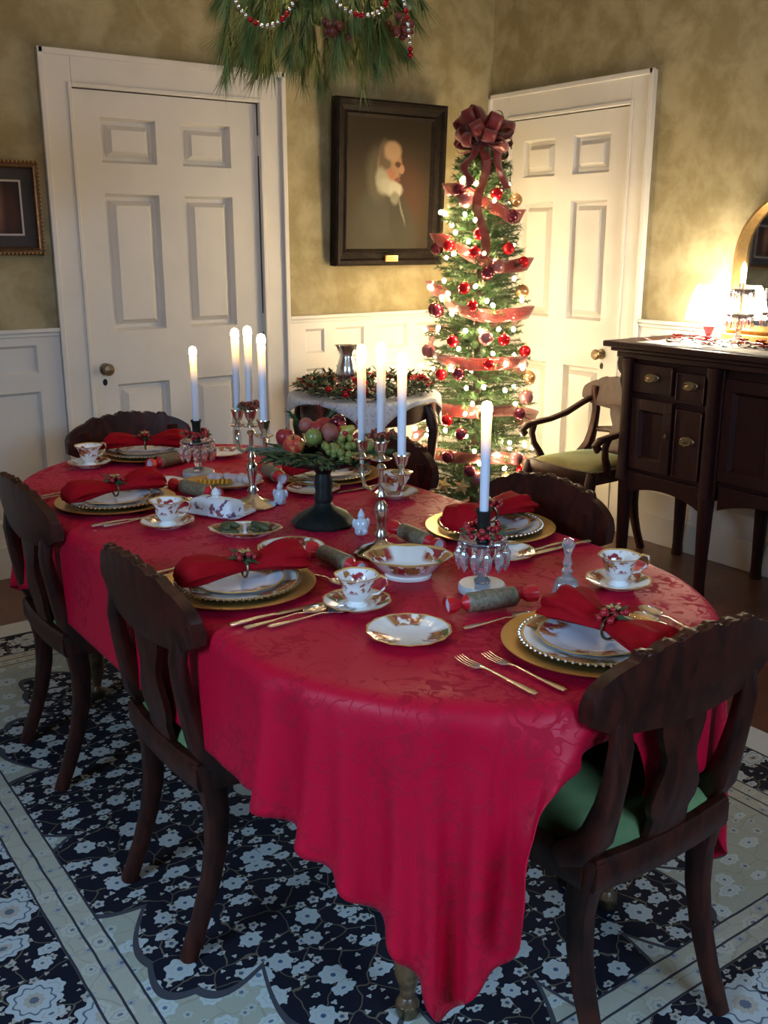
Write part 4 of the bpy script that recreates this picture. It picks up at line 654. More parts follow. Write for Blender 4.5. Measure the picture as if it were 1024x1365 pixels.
24,0,0,25,0,0,25,0,0,25,0,0,24,0,0,25,0,0,25,0,0,25,0,0,24,0,0,25,0,0,25,0,0,25,0,0,25,0,0,24,0,0,25,0,0,25,0,0,25,0,0,24,0,0,25,1,0,25,0,0,25,0,0,17,
-1,-18,-5,0,-25,-1,-1,-24,-4,-1,-25,-3,0,-25,-2,-1,-24,-2,-1,-25,-2,-1,-25,0,0,-24,-1,-1,-25,-1,0,-25,-1041,1,-1,2,2,25,3,3,24,2,2,25,3,3,24,2,2,25,2,
3,24,2,3,25,2,3,24,0,4,25,-4,4,24,15,1,20,25,0,1,25,0,0,25,0,0,24,0,0,25,0,0,25,0,0,25,0,0,24,0,0,25,0,0,25,0,0,25,0,0,24,0,0,25,0,0,25,0,0,25,0,0,24,
0,0,25,0,0,25,0,0,25,0,0,25,0,0,24,0,0,25,0,0,25,0,0,25,0,0,24,0,0,25,0,0,25,0,0,25,0,0,25,0,0,24,0,0,25,0,0,25,0,0,25,0,0,24,0,0,25,0,0,25,0,0,25,0,
0,24,0,0,25,0,0,25,0,1,25,0,-2,17,0,-18,-3,-1,-25,-2,-1,-24,0,-1,-25,0,-1,-25,1,-2,-25,1,-3,-24,2,-4,-25,-1,0,-24,-1,-1,-25,0,-1,-25,-1047,5,-3,2,3,
24,2,3,25,1,3,24,1,3,25,1,3,25,1,3,24,0,4,25,1,3,24,-5,4,24,0,4,25,13,1,21,25,0,5,25,0,-2,24,0,0,25,0,0,25,0,0,25,0,0,25,0,0,24,0,0,25,0,0,25,0,0,25,
0,0,24,0,0,25,0,0,25,0,0,25,0,0,24,0,0,25,0,0,25,0,0,25,0,0,25,0,0,24,0,0,25,0,0,25,0,0,25,0,0,24,0,0,25,0,0,25,0,0,25,0,0,25,0,0,24,0,0,25,0,0,25,0,
0,25,0,0,24,0,0,25,0,0,25,0,0,25,0,0,24,0,0,25,0,0,25,0,3,24,1,-5,15,-1,-20,9,-2,-23,3,-4,-25,2,-3,-24,2,-3,-25,2,-3,-24,1,-3,-25,1,-3,-25,1,-2,-24,0,
-2,-25,0,-2,-25,-1077,16,-4,1,2,24,-2,1,25,0,3,25,3,4,24,4,4,24,1,3,25,0,3,24,10,5,23,3,3,24,3,3,24,3,5,25,25,0,6,25,0,-2,24,0,0,25,0,0,25,0,0,25,0,0,
25,0,0,24,-1,0,25,0,0,25,0,0,25,0,0,24,0,0,25,0,0,25,0,0,25,0,0,24,0,0,25,0,0,25,0,0,25,0,0,25,0,0,24,0,0,25,0,0,25,0,0,25,0,0,24,0,0,25,0,0,25,0,0,
25,0,0,25,0,0,24,0,0,25,0,0,25,0,0,25,0,0,24,1,0,25,0,0,25,0,0,25,0,0,24,0,0,25,0,0,25,0,3,24,0,-7,13,-1,-21,4,-3,-24,5,-3,-25,4,-3,-24,4,-3,-24,4,-3,
-24,4,-3,-25,4,-3,-24,3,-4,-24,4,-3,-25,3,-4,-24,-1105,18,-5,0,2,25,3,3,24,6,4,24,-2,3,24,1,3,25,3,4,24,5,4,24,6,5,24,7,3,23,12,3,22,0,5,25,21,0,13,
26,0,-4,24,0,0,25,0,0,25,0,0,25,0,0,24,0,0,25,0,0,25,0,0,25,0,0,25,0,0,24,0,0,25,0,0,25,0,0,25,0,0,24,0,0,25,0,0,25,0,0,25,0,0,25,0,0,24,0,0,25,0,0,
25,0,0,25,0,0,24,0,0,25,0,0,25,0,0,25,0,0,25,0,0,24,0,0,25,0,0,25,0,0,25,0,0,24,0,0,25,0,0,25,0,0,25,0,0,24,0,0,25,0,0,25,0,5,23,0,-11,1,-5,-24,1,-6,
-25,2,-6,-24,3,-4,-24,4,-3,-24,4,-3,-24,5,-1,-25,5,-3,-24,4,-2,-24,5,-3,-24,4,-2,-25,-1102,20,-1,5,4,24,8,4,23,7,4,23,7,1,24,7,1,24,10,-5,22,5,5,24,4,
6,24,3,8,23,2,8,24,-2,6,24,18,1,17,25,0,-2,25,-1,0,25,0,0,25,0,0,25,0,0,24,0,0,25,0,0,25,0,0,25,0,0,25,0,0,24,0,0,25,0,0,25,0,0,25,0,0,24,0,0,25,0,0,
25,0,0,25,0,0,25,0,0,24,0,0,25,0,0,25,0,0,25,0,0,24,0,0,25,0,0,25,0,0,25,0,0,25,0,0,24,0,0,25,0,0,25,0,0,25,0,0,24,0,0,25,0,0,25,0,0,25,1,0,24,0,0,25,
0,1,25,0,2,20,-1,-15,-3,-7,-24,2,-5,-24,-1,-6,-24,-1,-7,-24,1,-5,-24,2,-6,-25,3,-4,-24,3,-4,-24,4,-3,-24,5,-2,-24,4,-3,-25,-1058,16,-3,7,-4,24,7,2,24,
7,3,23,7,4,23,6,8,23,3,8,23,-1,8,24,-3,8,23,0,8,24,2,8,23,7,4,24,10,4,22,25,0,1,25,0,0,25,0,0,25,0,0,25,0,0,24,0,0,25,0,0,25,0,0,25,0,0,25,0,0,24,0,0,
25,0,0,25,0,0,25,0,0,24,0,0,25,0,0,25,0,0,25,0,0,25,0,0,24,0,0,25,0,0,25,0,0,25,0,0,24,0,0,25,0,0,25,0,0,25,0,0,25,0,0,24,0,0,25,0,0,25,0,0,25,0,0,24,
0,0,25,0,0,25,0,0,25,0,0,24,0,0,25,0,3,25,0,-3,16,-2,-18,-3,-6,-24,-1,-7,-24,-1,-6,-24,-2,-6,-24,0,-6,-24,0,-6,-24,1,-6,-24,1,-6,-24,1,-6,-24,3,-5,
-24,3,-4,-25,-1014,1,-5,6,7,24,5,7,23,3,8,23,-3,9,23,1,9,23,1,8,23,1,8,24,2,8,23,4,6,24,6,5,23,2,7,24,3,7,24,23,0,9,25,0,-2,25,0,0,25,0,0,25,0,0,24,0,
0,25,0,0,25,0,0,25,0,0,25,0,0,24,0,0,25,0,0,25,0,0,25,0,0,24,0,0,25,0,0,25,0,0,25,0,0,25,0,0,24,0,0,25,0,0,25,0,0,25,0,0,24,0,0,25,0,0,25,0,0,25,0,0,
25,0,0,24,0,0,25,0,0,25,0,0,25,0,0,24,0,0,25,0,0,25,0,0,25,0,0,25,0,0,25,1,6,22,-1,-9,10,-4,-23,9,-5,-23,3,-8,-23,1,-7,-24,-5,-4,-24,-3,-6,-24,-2,-6,
-24,-2,-6,-24,-2,-6,-24,-1,-6,-24,-1,-6,-24,0,-6,-24,-990,2,-8,4,7,23,0,8,24,7,7,23,2,8,23,2,7,24,2,8,23,2,7,24,2,8,23,2,8,24,0,8,23,2,7,24,-2,8,23,
20,2,15,25,0,1,25,0,-1,25,0,0,25,0,0,24,0,0,25,0,0,25,0,0,25,0,0,24,0,0,25,0,0,25,0,0,25,0,0,25,0,0,24,0,0,25,0,0,25,0,0,25,0,0,25,0,0,24,0,0,25,0,0,
25,0,0,25,0,0,24,0,0,25,0,0,25,0,0,25,0,0,25,0,0,24,0,0,25,0,0,25,0,0,25,0,0,24,0,0,25,0,0,25,0,0,25,0,0,25,0,2,25,0,2,18,-3,-17,0,-10,-23,4,-9,-23,
12,1,-21,8,-4,-23,6,-7,-24,3,-8,-23,0,-7,-24,-1,-7,-23,-2,-6,-24,-4,-3,-25,-3,-5,-24,-2,-5,-24,-994,2,-10,3,8,23,3,7,24,2,8,23,1,8,24,1,7,23,-1,8,24,
-1,7,24,-3,6,23,1,8,24,4,9,23,6,8,22,14,2,21,8,9,22,24,0,5,25,0,-1,25,0,0,25,0,0,24,0,0,25,0,0,25,0,0,25,0,0,24,0,0,25,0,0,25,0,0,25,0,0,25,0,0,24,0,
0,25,0,0,25,0,0,25,0,0,25,0,0,24,0,0,25,0,0,25,0,0,25,0,0,24,0,0,25,0,0,25,0,0,25,0,0,25,0,0,24,0,0,25,0,0,25,0,0,25,0,0,24,0,0,25,0,0,25,0,0,25,0,0,
25,0,5,23,-1,-8,14,-4,-21,-3,-11,-22,5,-9,-23,-1,-12,-21,11,1,-23,10,-3,-22,9,-3,-23,7,-6,-23,6,-7,-23,3,-8,-23,2,-8,-24,-1,-6,-24,-3,-5,-24,-1011,10,
-13,1,8,24,1,7,23,-1,8,24,-2,6,24,-4,6,24,0,7,24,1,9,23,5,8,23,8,7,22,11,5,22,13,0,20,7,11,21,2,11,23,19,4,16,25,0,-1,25,0,0,25,0,0,24,0,0,25,0,0,25,
0,0,25,0,0,24,-1,0,25,0,0,25,0,0,25,0,0,25,0,0,24,0,0,25,0,0,25,0,0,25,0,0,25,0,0,24,0,0,25,0,0,25,0,0,25,0,0,24,0,0,25,0,0,25,0,0,25,0,0,25,0,0,24,0,
0,25,0,0,25,0,0,25,0,0,24,0,0,25,0,0,25,1,0,25,0,1,25,0,2,20,-3,-14,3,-10,-23,6,-7,-23,1,-10,-22,0,-12,-22,-2,-12,-22,9,-4,-22,10,0,-23,10,-2,-22,10,
-2,-23,9,-5,-23,8,-6,-23,7,-7,-22,4,-7,-23,-1032,12,-15,-1,7,24,-4,5,24,-1,7,24,0,8,24,3,8,23,7,8,22,10,5,22,12,2,22,12,-2,21,11,7,22,1,13,21,0,13,21,
13,6,20,8,11,22,22,1,10,26,0,-3,25,0,0,24,0,0,25,0,0,25,0,0,25,0,0,24,0,0,25,0,0,25,0,0,25,0,0,25,0,0,24,0,0,25,0,0,25,0,0,25,0,0,25,0,0,24,0,0,25,0,
0,25,0,0,25,0,0,24,0,0,25,0,0,25,0,0,25,0,0,25,0,0,24,0,0,25,0,0,25,0,0,25,0,0,25,0,0,24,0,0,25,0,1,25,0,6,23,-1,-10,13,-6,-20,11,-8,-21,-5,-10,-22,0,
-11,-22,-1,-11,-22,1,-11,-23,3,-10,-22,6,-9,-23,9,-4,-22,10,-3,-23,10,1,-23,10,-2,-22,9,-3,-23,9,-5,-23,-1034,13,-11,-1,7,24,1,8,24,6,8,22,9,6,23,11,
4,21,12,-1,22,11,-5,22,12,5,21,6,11,21,-3,14,21,2,13,21,14,4,20,8,11,20,6,12,21,13,8,20,25,0,2,25,-1,0,25,0,0,25,0,0,25,0,0,25,0,0,24,0,0,25,0,0,25,0,
0,25,0,0,25,0,0,24,0,0,25,0,0,25,0,0,25,0,0,25,0,0,24,0,0,25,0,0,25,0,0,25,0,0,24,0,0,25,0,0,25,0,0,25,0,0,25,0,0,24,0,0,25,0,0,25,0,0,25,0,0,25,0,0,
24,0,0,25,1,6,24,-1,-7,19,-5,-15,2,-14,-21,15,-3,-20,12,-6,-20,3,-12,-22,0,-11,-22,-6,-9,-22,-4,-11,-23,0,-10,-22,2,-10,-22,7,-9,-23,9,-5,-22,9,-2,
-23,10,-1,-23,10,-2,-23,-1020,29,-7,8,7,22,11,4,22,12,1,22,12,-2,21,10,-7,22,13,2,21,9,9,21,1,14,21,-4,13,20,5,12,21,14,4,21,10,8,20,3,14,20,9,11,21,
6,12,21,20,4,14,25,0,1,25,0,0,25,0,0,25,0,0,25,0,0,24,0,0,25,0,0,25,0,0,25,0,0,25,0,0,24,0,0,25,0,0,25,0,0,25,0,0,25,0,0,24,0,0,25,0,0,25,0,0,25,0,0,
25,0,0,24,0,0,25,0,0,25,0,0,25,0,0,24,0,0,25,0,0,25,0,0,25,0,0,25,0,0,24,0,4,26,0,-1,20,-3,-13,12,-9,-20,1,-15,-21,7,-12,-20,15,-2,-20,13,-3,-20,9,
-11,-21,2,-12,-22,-3,-10,-22,-8,-8,-22,-5,-10,-23,-1,-10,-22,3,-11,-22,6,-8,-23,8,-6,-23,10,-2,-22,-982,40,-9,13,-1,22,11,-4,21,10,-7,22,13,-1,21,11,
7,21,4,13,21,-1,14,21,-4,13,20,8,11,21,14,3,20,11,8,21,6,12,21,4,14,20,0,14,21,17,4,17,9,14,20,21,3,13,26,-1,-1,25,0,0,25,0,0,25,0,0,24,0,0,25,0,0,25,
0,0,25,0,0,25,0,0,24,0,0,25,0,0,25,0,0,25,0,0,25,0,0,24,0,0,25,0,0,25,0,0,25,0,0,25,0,0,24,0,0,25,0,0,25,0,0,25,0,0,25,0,0,24,0,0,25,0,0,25,0,0,25,0,
4,25,1,1,21,-3,-12,14,-9,-19,8,-13,-20,14,-8,-19,-2,-14,-20,6,-13,-20,13,-6,-20,14,2,-21,13,-7,-20,6,-10,-21,0,-12,-22,-9,-7,-22,-6,-9,-23,-5,-10,-22,
-2,-10,-22,2,-11,-22,6,-9,-23,-940,25,-11,10,-5,22,12,-3,21,12,4,22,8,11,20,0,14,21,-4,13,21,1,14,20,10,9,21,14,2,20,11,8,21,5,13,20,0,15,21,-1,14,20,
18,-2,17,11,13,18,11,12,19,12,13,19,21,4,12,26,-1,-1,25,0,0,25,0,0,24,0,0,25,0,0,25,0,0,25,0,0,25,0,0,24,0,0,25,-1,0,25,1,0,25,0,0,25,0,0,24,-1,0,25,
0,0,25,0,0,25,0,0,25,0,0,24,0,0,25,0,0,25,0,0,25,0,0,25,0,0,24,0,0,25,1,0,25,0,4,25,0,1,22,-3,-11,16,-8,-18,6,-16,-19,16,-4,-18,8,-13,-20,14,-8,-19,
-4,-14,-20,3,-14,-20,13,-8,-20,14,3,-20,14,-2,-20,11,-9,-21,4,-11,-21,-4,-11,-22,-9,-6,-23,-7,-9,-22,-5,-9,-22,-4,-11,-22,-911,-4,-13,12,0,22,10,10,
21,2,14,20,-5,12,21,-1,14,21,5,13,20,12,7,21,14,1,20,10,10,21,2,14,20,-4,14,20,3,15,20,17,-6,18,14,9,18,7,16,17,13,10,18,13,12,18,12,13,18,21,4,12,26,
-1,0,25,0,0,24,0,0,25,0,0,25,0,0,25,0,0,25,0,0,24,0,0,25,0,0,25,0,0,25,0,0,25,0,0,24,0,0,25,0,0,25,0,0,25,0,0,25,0,0,24,0,0,25,0,0,25,0,0,25,0,0,25,0,
0,24,0,0,25,0,5,25,0,-2,23,-3,-10,17,-8,-16,7,-17,-19,15,-7,-18,5,-17,-17,17,1,-19,9,-12,-19,14,-8,-19,-5,-14,-20,1,-15,-20,10,-10,-20,14,3,-20,15,0,
-20,13,-5,-21,9,-9,-21,1,-12,-21,-5,-10,-22,-8,-7,-23,-7,-8,-22,-902,-20,-14,4,14,21,-1,13,20,-6,13,21,2,14,20,8,11,21,13,5,21,14,2,20,7,12,20,-1,14,
21,-6,13,20,6,14,19,15,-8,18,16,6,18,7,16,17,15,9,18,10,14,18,6,16,18,18,6,15,14,13,16,20,6,14,25,0,3,25,0,-1,25,-1,0,25,0,0,25,0,0,25,0,0,24,0,0,25,
0,0,25,0,0,25,0,0,25,0,0,24,0,0,25,0,0,25,0,0,25,0,0,25,0,0,25,0,0,24,0,0,25,0,0,25,0,0,25,0,1,25,0,5,24,1,-5,22,-4,-10,17,-10,-16,11,-15,-17,17,-7,
-17,3,-17,-17,15,-8,-19,6,-16,-17,16,4,-18,13,-8,-20,12,-10,-19,-5,-14,-20,-2,-15,-19,8,-13,-20,14,-2,-20,14,5,-21,14,-1,-20,13,-6,-20,7,-12,-21,-2,
-11,-22,-6,-9,-22,-917,-14,-17,-1,14,20,-4,13,21,5,13,20,11,8,21,14,2,20,12,6,21,5,14,20,-5,13,20,-7,13,20,9,13,20,15,-9,17,17,2,18,7,16,18,14,9,18,9,
15,17,1,17,18,19,3,15,13,14,16,18,8,15,15,13,15,18,9,15,24,2,7,25,-1,0,25,0,-1,25,0,0,25,0,0,24,0,0,25,0,0,25,0,0,25,0,0,25,0,0,24,0,0,25,0,0,25,0,0,
25,0,0,25,0,0,25,0,0,24,0,0,25,0,1,25,0,4,25,0,-1,24,-2,-6,21,-5,-13,15,-12,-15,13,-16,-15,20,-2,-15,9,-15,-17,17,-8,-17,-1,-18,-17,15,-8,-19,6,-16,
-17,14,7,-18,15,-6,-19,13,-10,-19,-5,-14,-20,-3,-14,-20,4,-14,-20,14,-6,-20,14,4,-20,14,2,-20,14,-2,-20,12,-8,-21,3,-12,-21,-934,-12,-20,0,14,21,9,11,
20,13,5,21,14,2,20,10,9,21,1,14,20,-6,14,20,-7,12,20,11,11,19,14,-10,17,17,0,18,8,15,18,15,8,18,8,16,17,-4,17,18,19,2,15,12,15,16,18,7,15,16,12,15,10,
17,16,22,1,11,18,13,13,21,6,11,25,1,5,25,0,3,25,-1,-3,24,0,0,25,0,0,25,0,0,25,0,0,25,0,0,25,0,0,24,0,0,25,0,0,25,0,0,25,0,2,25,0,2,25,0,2,24,0,-2,25,
-1,-5,22,-4,-9,20,-9,-13,14,-15,-13,20,-5,-15,11,-17,-14,16,-12,-15,19,3,-15,9,-16,-17,15,-9,-17,-4,-17,-17,14,-9,-18,7,-16,-18,13,9,-18,17,-3,-19,13,
-9,-19,-3,-15,-20,-5,-13,-20,1,-15,-19,11,-10,-20,15,1,-20,13,5,-20,15,1,-21,14,-3,-19,-925,-12,-21,12,8,20,13,4,21,14,2,20,7,12,20,-2,15,20,-7,13,20,
-8,12,20,14,9,19,14,-11,17,17,-3,18,9,15,18,15,8,18,6,17,18,-8,15,17,19,4,16,11,14,16,19,5,15,15,14,15,6,17,16,18,11,14,22,-4,9,19,10,12,19,13,12,19,
10,11,24,4,8,24,2,6,24,0,2,25,0,1,25,0,2,25,0,0,25,0,1,25,0,0,25,0,0,25,0,0,24,0,-1,25,0,-1,25,-1,-3,24,-2,-5,24,-4,-7,22,-8,-10,17,-14,-11,23,1,-10,
18,-12,-12,7,-18,-15,20,-6,-14,9,-18,-14,18,-8,-15,19,6,-15,7,-15,-18,14,-13,-17,-8,-15,-17,14,-11,-18,8,-15,-18,13,10,-18,16,0,-19,14,-7,-19,0,-15,
-19,-7,-14,-20,-1,-15,-20,8,-12,-20,15,-3,-20,13,4,-20,15,2,-20,-887,-6,-20,13,4,21,12,7,20,4,14,20,-6,14,20,-10,11,20,-4,14,20,16,6,18,14,-11,18,16,
-5,17,12,13,18,14,9,18,3,17,18,-11,13,17,18,6,16,11,15,16,20,3,15,14,14,16,4,18,16,16,12,14,21,-6,13,21,8,9,11,18,13,20,10,10,23,-4,9,22,8,7,22,9,8,
22,9,8,24,4,6,24,1,3,25,0,1,25,0,1,25,0,0,25,0,-1,24,-1,-1,25,-1,-2,25,-1,-4,22,-7,-8,22,-9,-7,21,-11,-8,23,1,-8,14,-18,-11,22,-5,-10,22,2,-11,16,-15,
-13,2,-20,-14,17,-8,-16,11,-17,-13,20,-2,-16,18,8,-15,8,-16,-18,10,-15,-17,-10,-14,-17,12,-13,-18,9,-14,-18,13,10,-18,17,4,-18,15,-6,-19,2,-15,-20,-7,
-13,-20,-4,-15,-19,5,-14,-20,13,-7,-20,14,2,-20,-847,5,-20,9,10,21,-1,15,20,-8,12,20,-11,10,20,0,15,19,17,4,18,13,-11,18,16,-7,18,14,11,17,13,10,18,2,
18,18,-14,10,18,17,9,15,11,15,17,19,1,15,15,13,15,2,19,16,14,14,15,19,-8,14,21,5,12,8,20,11,18,13,11,23,-6,9,22,5,8,20,13,8,22,7,7,24,-1,8,19,15,6,23,
-8,1,24,3,1,25,1,1,24,4,1,25,-5,-2,24,-3,-1,25,-1,-2,23,7,-2,17,-18,-7,23,-3,-9,21,-11,-7,22,4,-8,20,-13,-10,14,-17,-10,21,6,-10,22,-4,-12,8,-19,-14,
1,-20,-14,17,-9,-16,14,-15,-14,19,5,-15,18,7,-16,8,-16,-17,7,-17,-17,-11,-13,-18,9,-14,-18,11,-14,-18,13,11,-18,16,5,-18,16,-3,-19,4,-15,-19,-6,-13,
-20,-6,-14,-20,1,-15,-20,12,-10,-19,-816,22,-20,-7,13,20,-9,11,20,-10,11,20,3,15,20,17,1,17,14,-11,18,16,-7,18,14,8,18,14,11,18,-1,18,17,-15,7,18,13,
13,16,12,15,16,20,-1,15,15,13,15,2,18,17,9,17,15,19,-9,14,21,-1,13,10,19,11,12,19,12,23,2,9,21,-8,9,22,10,8,18,15,8,23,-2,7,24,4,7,15,19,6,21,-13,1,
24,3,1,25,1,1,23,9,1,24,-7,-2,23,-6,-2,25,0,-2,22,11,-1,12,-21,-6,22,-6,-9,22,-9,-7,22,7,-8,21,-10,-9,11,-20,-10,22,-3,-10,21,8,-11,17,-12,-13,0,-20,
-14,4,-20,-14,15,-12,-15,19,-7,-15,17,8,-16,19,5,-16,7,-16,-17,4,-17,-17,-12,-14,-18,9,-15,-17,11,-13,-18,13,11,-19,15,7,-18,17,-1,-18,7,-14,-20,-5,
-14,-20,-7,-13,-19,-3,-15,-20,-814,24,-19,-9,11,20,-8,12,20,7,15,19,17,-2,18,13,-11,17,16,-8,18,16,7,18,12,12,18,-1,17,17,-17,6,18,9,17,17,13,13,15,
20,-2,16,16,11,15,3,19,16,6,18,16,20,-1,14,17,-12,13,18,13,12,4,21,12,18,13,10,20,-10,10,24,0,8,17,16,8,22,9,8,23,-5,7,22,9,7,12,21,5,18,-17,1,25,2,0,
25,1,1,22,11,1,21,-13,-1,24,-4,-2,24,5,-2,21,13,0,10,-22,-7,19,-13,-7,23,-6,-8,22,10,-7,22,-6,-10,10,-21,-9,19,-11,-10,21,10,-11,21,-1,-11,11,-17,-14,
-4,-20,-14,6,-19,-15,17,-11,-15,19,-3,-15,16,11,-16,19,3,-15,7,-17,-18,0,-17,-17,-11,-14,-18,7,-16,-17,12,-12,-18,14,9,-19,13,10,-18,17,1,-18,10,-12,
-19,-4,-15,-20,-5,-14,-20,-834,20,-18,-7,13,19,10,13,19,17,-4,18,14,-11,17,15,-7,18,17,6,18,12,11,18,-3,18,17,-16,5,18,4,17,17,14,13,16,19,-2,15,17,
10,15,5,18,16,2,19,17,19,6,14,15,-16,14,21,3,12,10,19,12,4,22,11,23,1,10,19,-13,9,23,7,8,16,17,8,23,5,7,23,-6,8,19,14,6,13,21,6,14,-20,-1,25,-1,1,25,
4,1,21,12,1,19,-15,-1,24,-5,-2,22,13,-1,22,11,-1,7,-23,-6,17,-16,-7,23,-6,-8,22,10,-7,23,-1,-9,10,-20,-9,16,-17,-10,22,2,-11,19,11,-11,20,-9,-12,3,
-20,-14,-4,-19,-15,9,-18,-14,17,-9,-15,19,2,-16,15,12,-15,19,0,-16,6,-17,-18,-3,-17,-17,-10,-14,-18,5,-17,-17,13,-12,-18,14,9,-18,13,11,-19,16,4,-18,
12,-11,-19,-1,-15,-20,-851,20,-18,13,11,18,16,-7,18,14,-10,18,16,-7,17,16,4,18,13,12,18,-4,17,18,-17,5,17,1,17,17,13,14,16,19,-4,16,17,10,15,8,18,16,
1,18,16,15,12,16,14,-15,13,20,-7,13,16,15,12,0,22,12,16,15,10,19,-13,10,23,-4,8,20,12,8,17,16,8,23,0,7,23,-5,8,10,22,6,18,16,5,12,-21,-1,25,-3,1,24,5,
0,21,13,2,18,-17,-2,24,-3,-1,22,10,-1,19,17,-1,7,-23,-6,14,-19,-6,22,-7,-8,22,10,-7,23,3,-9,16,-16,-9,9,-22,-9,21,-6,-11,19,13,-10,21,3,-12,14,-16,
-13,-4,-19,-14,-1,-21,-15,11,-16,-15,19,-6,-15,18,6,-15,15,13,-16,18,-3,-16,4,-18,-17,-4,-16,-18,-10,-15,-18,4,-17,-17,13,-11,-18,15,8,-18,12,11,-18,
15,7,-19,14,-9,-18,-839,13,-20,16,-7,17,14,-11,18,16,-6,18,17,3,18,13,12,17,-5,17,18,-17,4,17,-3,17,18,13,14,16,19,-4,15,17,10,15,9,16,16,2,19,16,11,
15,16,19,-7,15,12,-17,12,20,6,13,2,22,12,7,20,11,23,4,10,15,-17,9,23,3,8,17,16,8,20,12,7,23,-7,8,23,4,7,5,23,6,20,14,5,10,-23,-1,24,-5,0,24,7,1,20,14,
1,16,-19,-1,25,-2,-2,23,10,0,15,19,0,14,-19,-6,4,-23,-7,21,-9,-7,22,9,-8,23,6,-7,20,-11,-9,6,-23,-9,17,-13,-11,22,6,-10,18,13,-11,21,-6,-12,6,-19,-14,
-6,-19,-15,0,-20,-14,14,-15,-15,19,-2,-15,17,9,-16,15,12,-15,18,-6,-17,2,-17,-17,-6,-16,-18,-9,-15,-17,3,-17,-18,13,-12,-18,15,8,-18,12,11,-18,15,9,
-18,-808,-5,-21,14,-9,17,16,-7,18,18,2,18,12,12,17,-5,17,18,-17,5,18,-7,16,17,12,14,16,19,-5,16,17,10,15,11,16,15,3,18,17,7,18,16,20,0,15,9,-19,13,20,
-6,13,13,18,12,-2,22,11,15,16,11,22,-7,10,15,-18,8,19,15,8,18,15,8,23,6,7,22,-9,8,22,10,7,1,24,5,21,12,5,8,-24,-2,24,-7,1,23,9,1,20,14,1,14,-21,-1,25,
1,-2,24,7,-1,12,22,1,18,-16,-5,-1,-23,-7,18,-15,-7,22,9,-8,22,8,-7,23,-6,-9,6,-22,-9,13,-19,-10,23,-1,-10,16,15,-11,22,5,-11,16,-13,-13,0,-21,-14,-7,
-18,-15,3,-20,-15,16,-12,-14,19,1,-16,15,13,-15,16,10,-16,17,-8,-17,1,-18,-17,-7,-15,-18,-9,-16,-17,2,-17,-18,13,-11,-18,16,6,-18,13,11,-18,-779,-3,
-22,16,-6,18,17,1,18,13,12,18,-6,16,17,-17,6,18,-10,14,17,11,16,17,18,-6,15,17,11,15,12,14,16,6,18,16,5,18,16,17,8,16,9,-19,13,17,-13,13,20,8,13,3,22,
11,1,22,12,21,7,10,14,-18,9,22,-8,9,16,18,7,19,14,7,24,2,8,22,-8,8,18,15,7,-1,24,5,23,9,4,5,-24,-2,23,-8,1,23,9,0,21,14,2,12,-21,-2,24,4,-1,25,5,-1,9,
22,1,21,-11,-5,-4,-24,-6,14,-19,-7,22,8,-8,22,8,-7,24,-1,-8,13,-18,-10,5,-23,-9,20,-10,-10,18,12,-11,19,13,-10,21,-4,-12,10,-18,-14,-4,-19,-15,-7,-19,
-14,7,-19,-15,17,-9,-15,19,5,-16,14,14,-15,17,9,-16,15,-10,-16,-1,-18,-18,-8,-15,-17,-8,-16,-18,1,-18,-18,13,-11,-17,16,6,-18,-749,4,-23,17,0,18,13,
12,18,-7,16,17,-16,6,18,-12,12,18,8,17,16,18,-7,16,16,12,15,14,14,15,8,16,16,5,19,17,13,13,16,17,-11,14,6,-21,13,22,-2,12,11,19,12,-3,22,12,11,19,11,
22,-6,10,12,-20,9,24,0,8,13,20,7,21,12,7,23,-1,8,23,-6,8,14,19,6,-2,24,5,23,7,4,4,-25,-2,22,-10,0,23,11,1,20,14,1,11,-22,-1,25,0,-1,23,9,-1,8,24,1,23,
-8,-4,-5,-23,-6,9,-22,-7,23,-1,-8,21,12,-7,23,4,-8,18,-14,-9,3,-23,-9,15,-18,-10,22,4,-11,15,16,-10,21,8,-11,18,-11,-13,3,-20,-14,-8,-18,-15,-3,-20,
-15,9,-18,-14,19,-5,-15,17,9,-16,13,14,-16,18,7,-15,14,-12,-17,-3,-17,-18,-8,-16,-17,-7,-15,-18,-1,-18,-17,14,-11,-18,-715,9,-23,12,12,18,-7,16,18,
-16,7,17,-13,11,18,5,17,17,18,-7,15,12,15,16,17,11,15,10,15,16,7,18,16,10,16,16,19,-3,15,4,-21,13,16,-13,13,19,11,12,4,22,12,-2,22,11,18,12,12,14,-19,
8,18,-15,9,23,7,8,13,20,6,21,10,8,23,-7,8,23,1,8,9,22,5,-2,24,5,24,4,4,2,-24,-3,22,-12,1,22,11,1,20,15,1,10,-23,-2,25,-1,-1,22,11,-1,7,23,1,24,-3,-3,
-4,-23,-6,3,-24,-6,23,-6,-8,21,10,-8,22,10,-7,22,-9,-9,5,-22,-9,7,-22,-9,22,-6,-10,17,14,-11,17,14,-11,22,1,-12,12,-17,-13,-2,-20,-15,-8,-18,-14,-1,
-20,-15,12,-16,-15,19,0,-15,16,11,-16,13,14,-15,18,5,-16,12,-13,-17,-4,-18,-18,-8,-15,-17,-7,-16,-18,-1,-17,-17,-688,10,-23,-9,15,18,-14,10,17,-16,8,
18,4,17,17,19,2,16,18,-2,17,6,20,14,10,15,16,11,16,16,10,16,16,18,7,16,9,-19,13,7,-20,12,21,-1,13,8,21,12,4,21,11,2,22,12,22,-2,10,11,-21,8,20,-12,9,
20,13,8,14,19,6,22,7,8,22,-9,8,23,6,7,3,24,5,0,24,5,24,2,4,1,-25,-3,21,-14,0,21,13,1,20,14,1,9,-23,-1,24,-2,-1,22,12,-1,6,24,1,25,1,-2,0,-24,-7,-4,
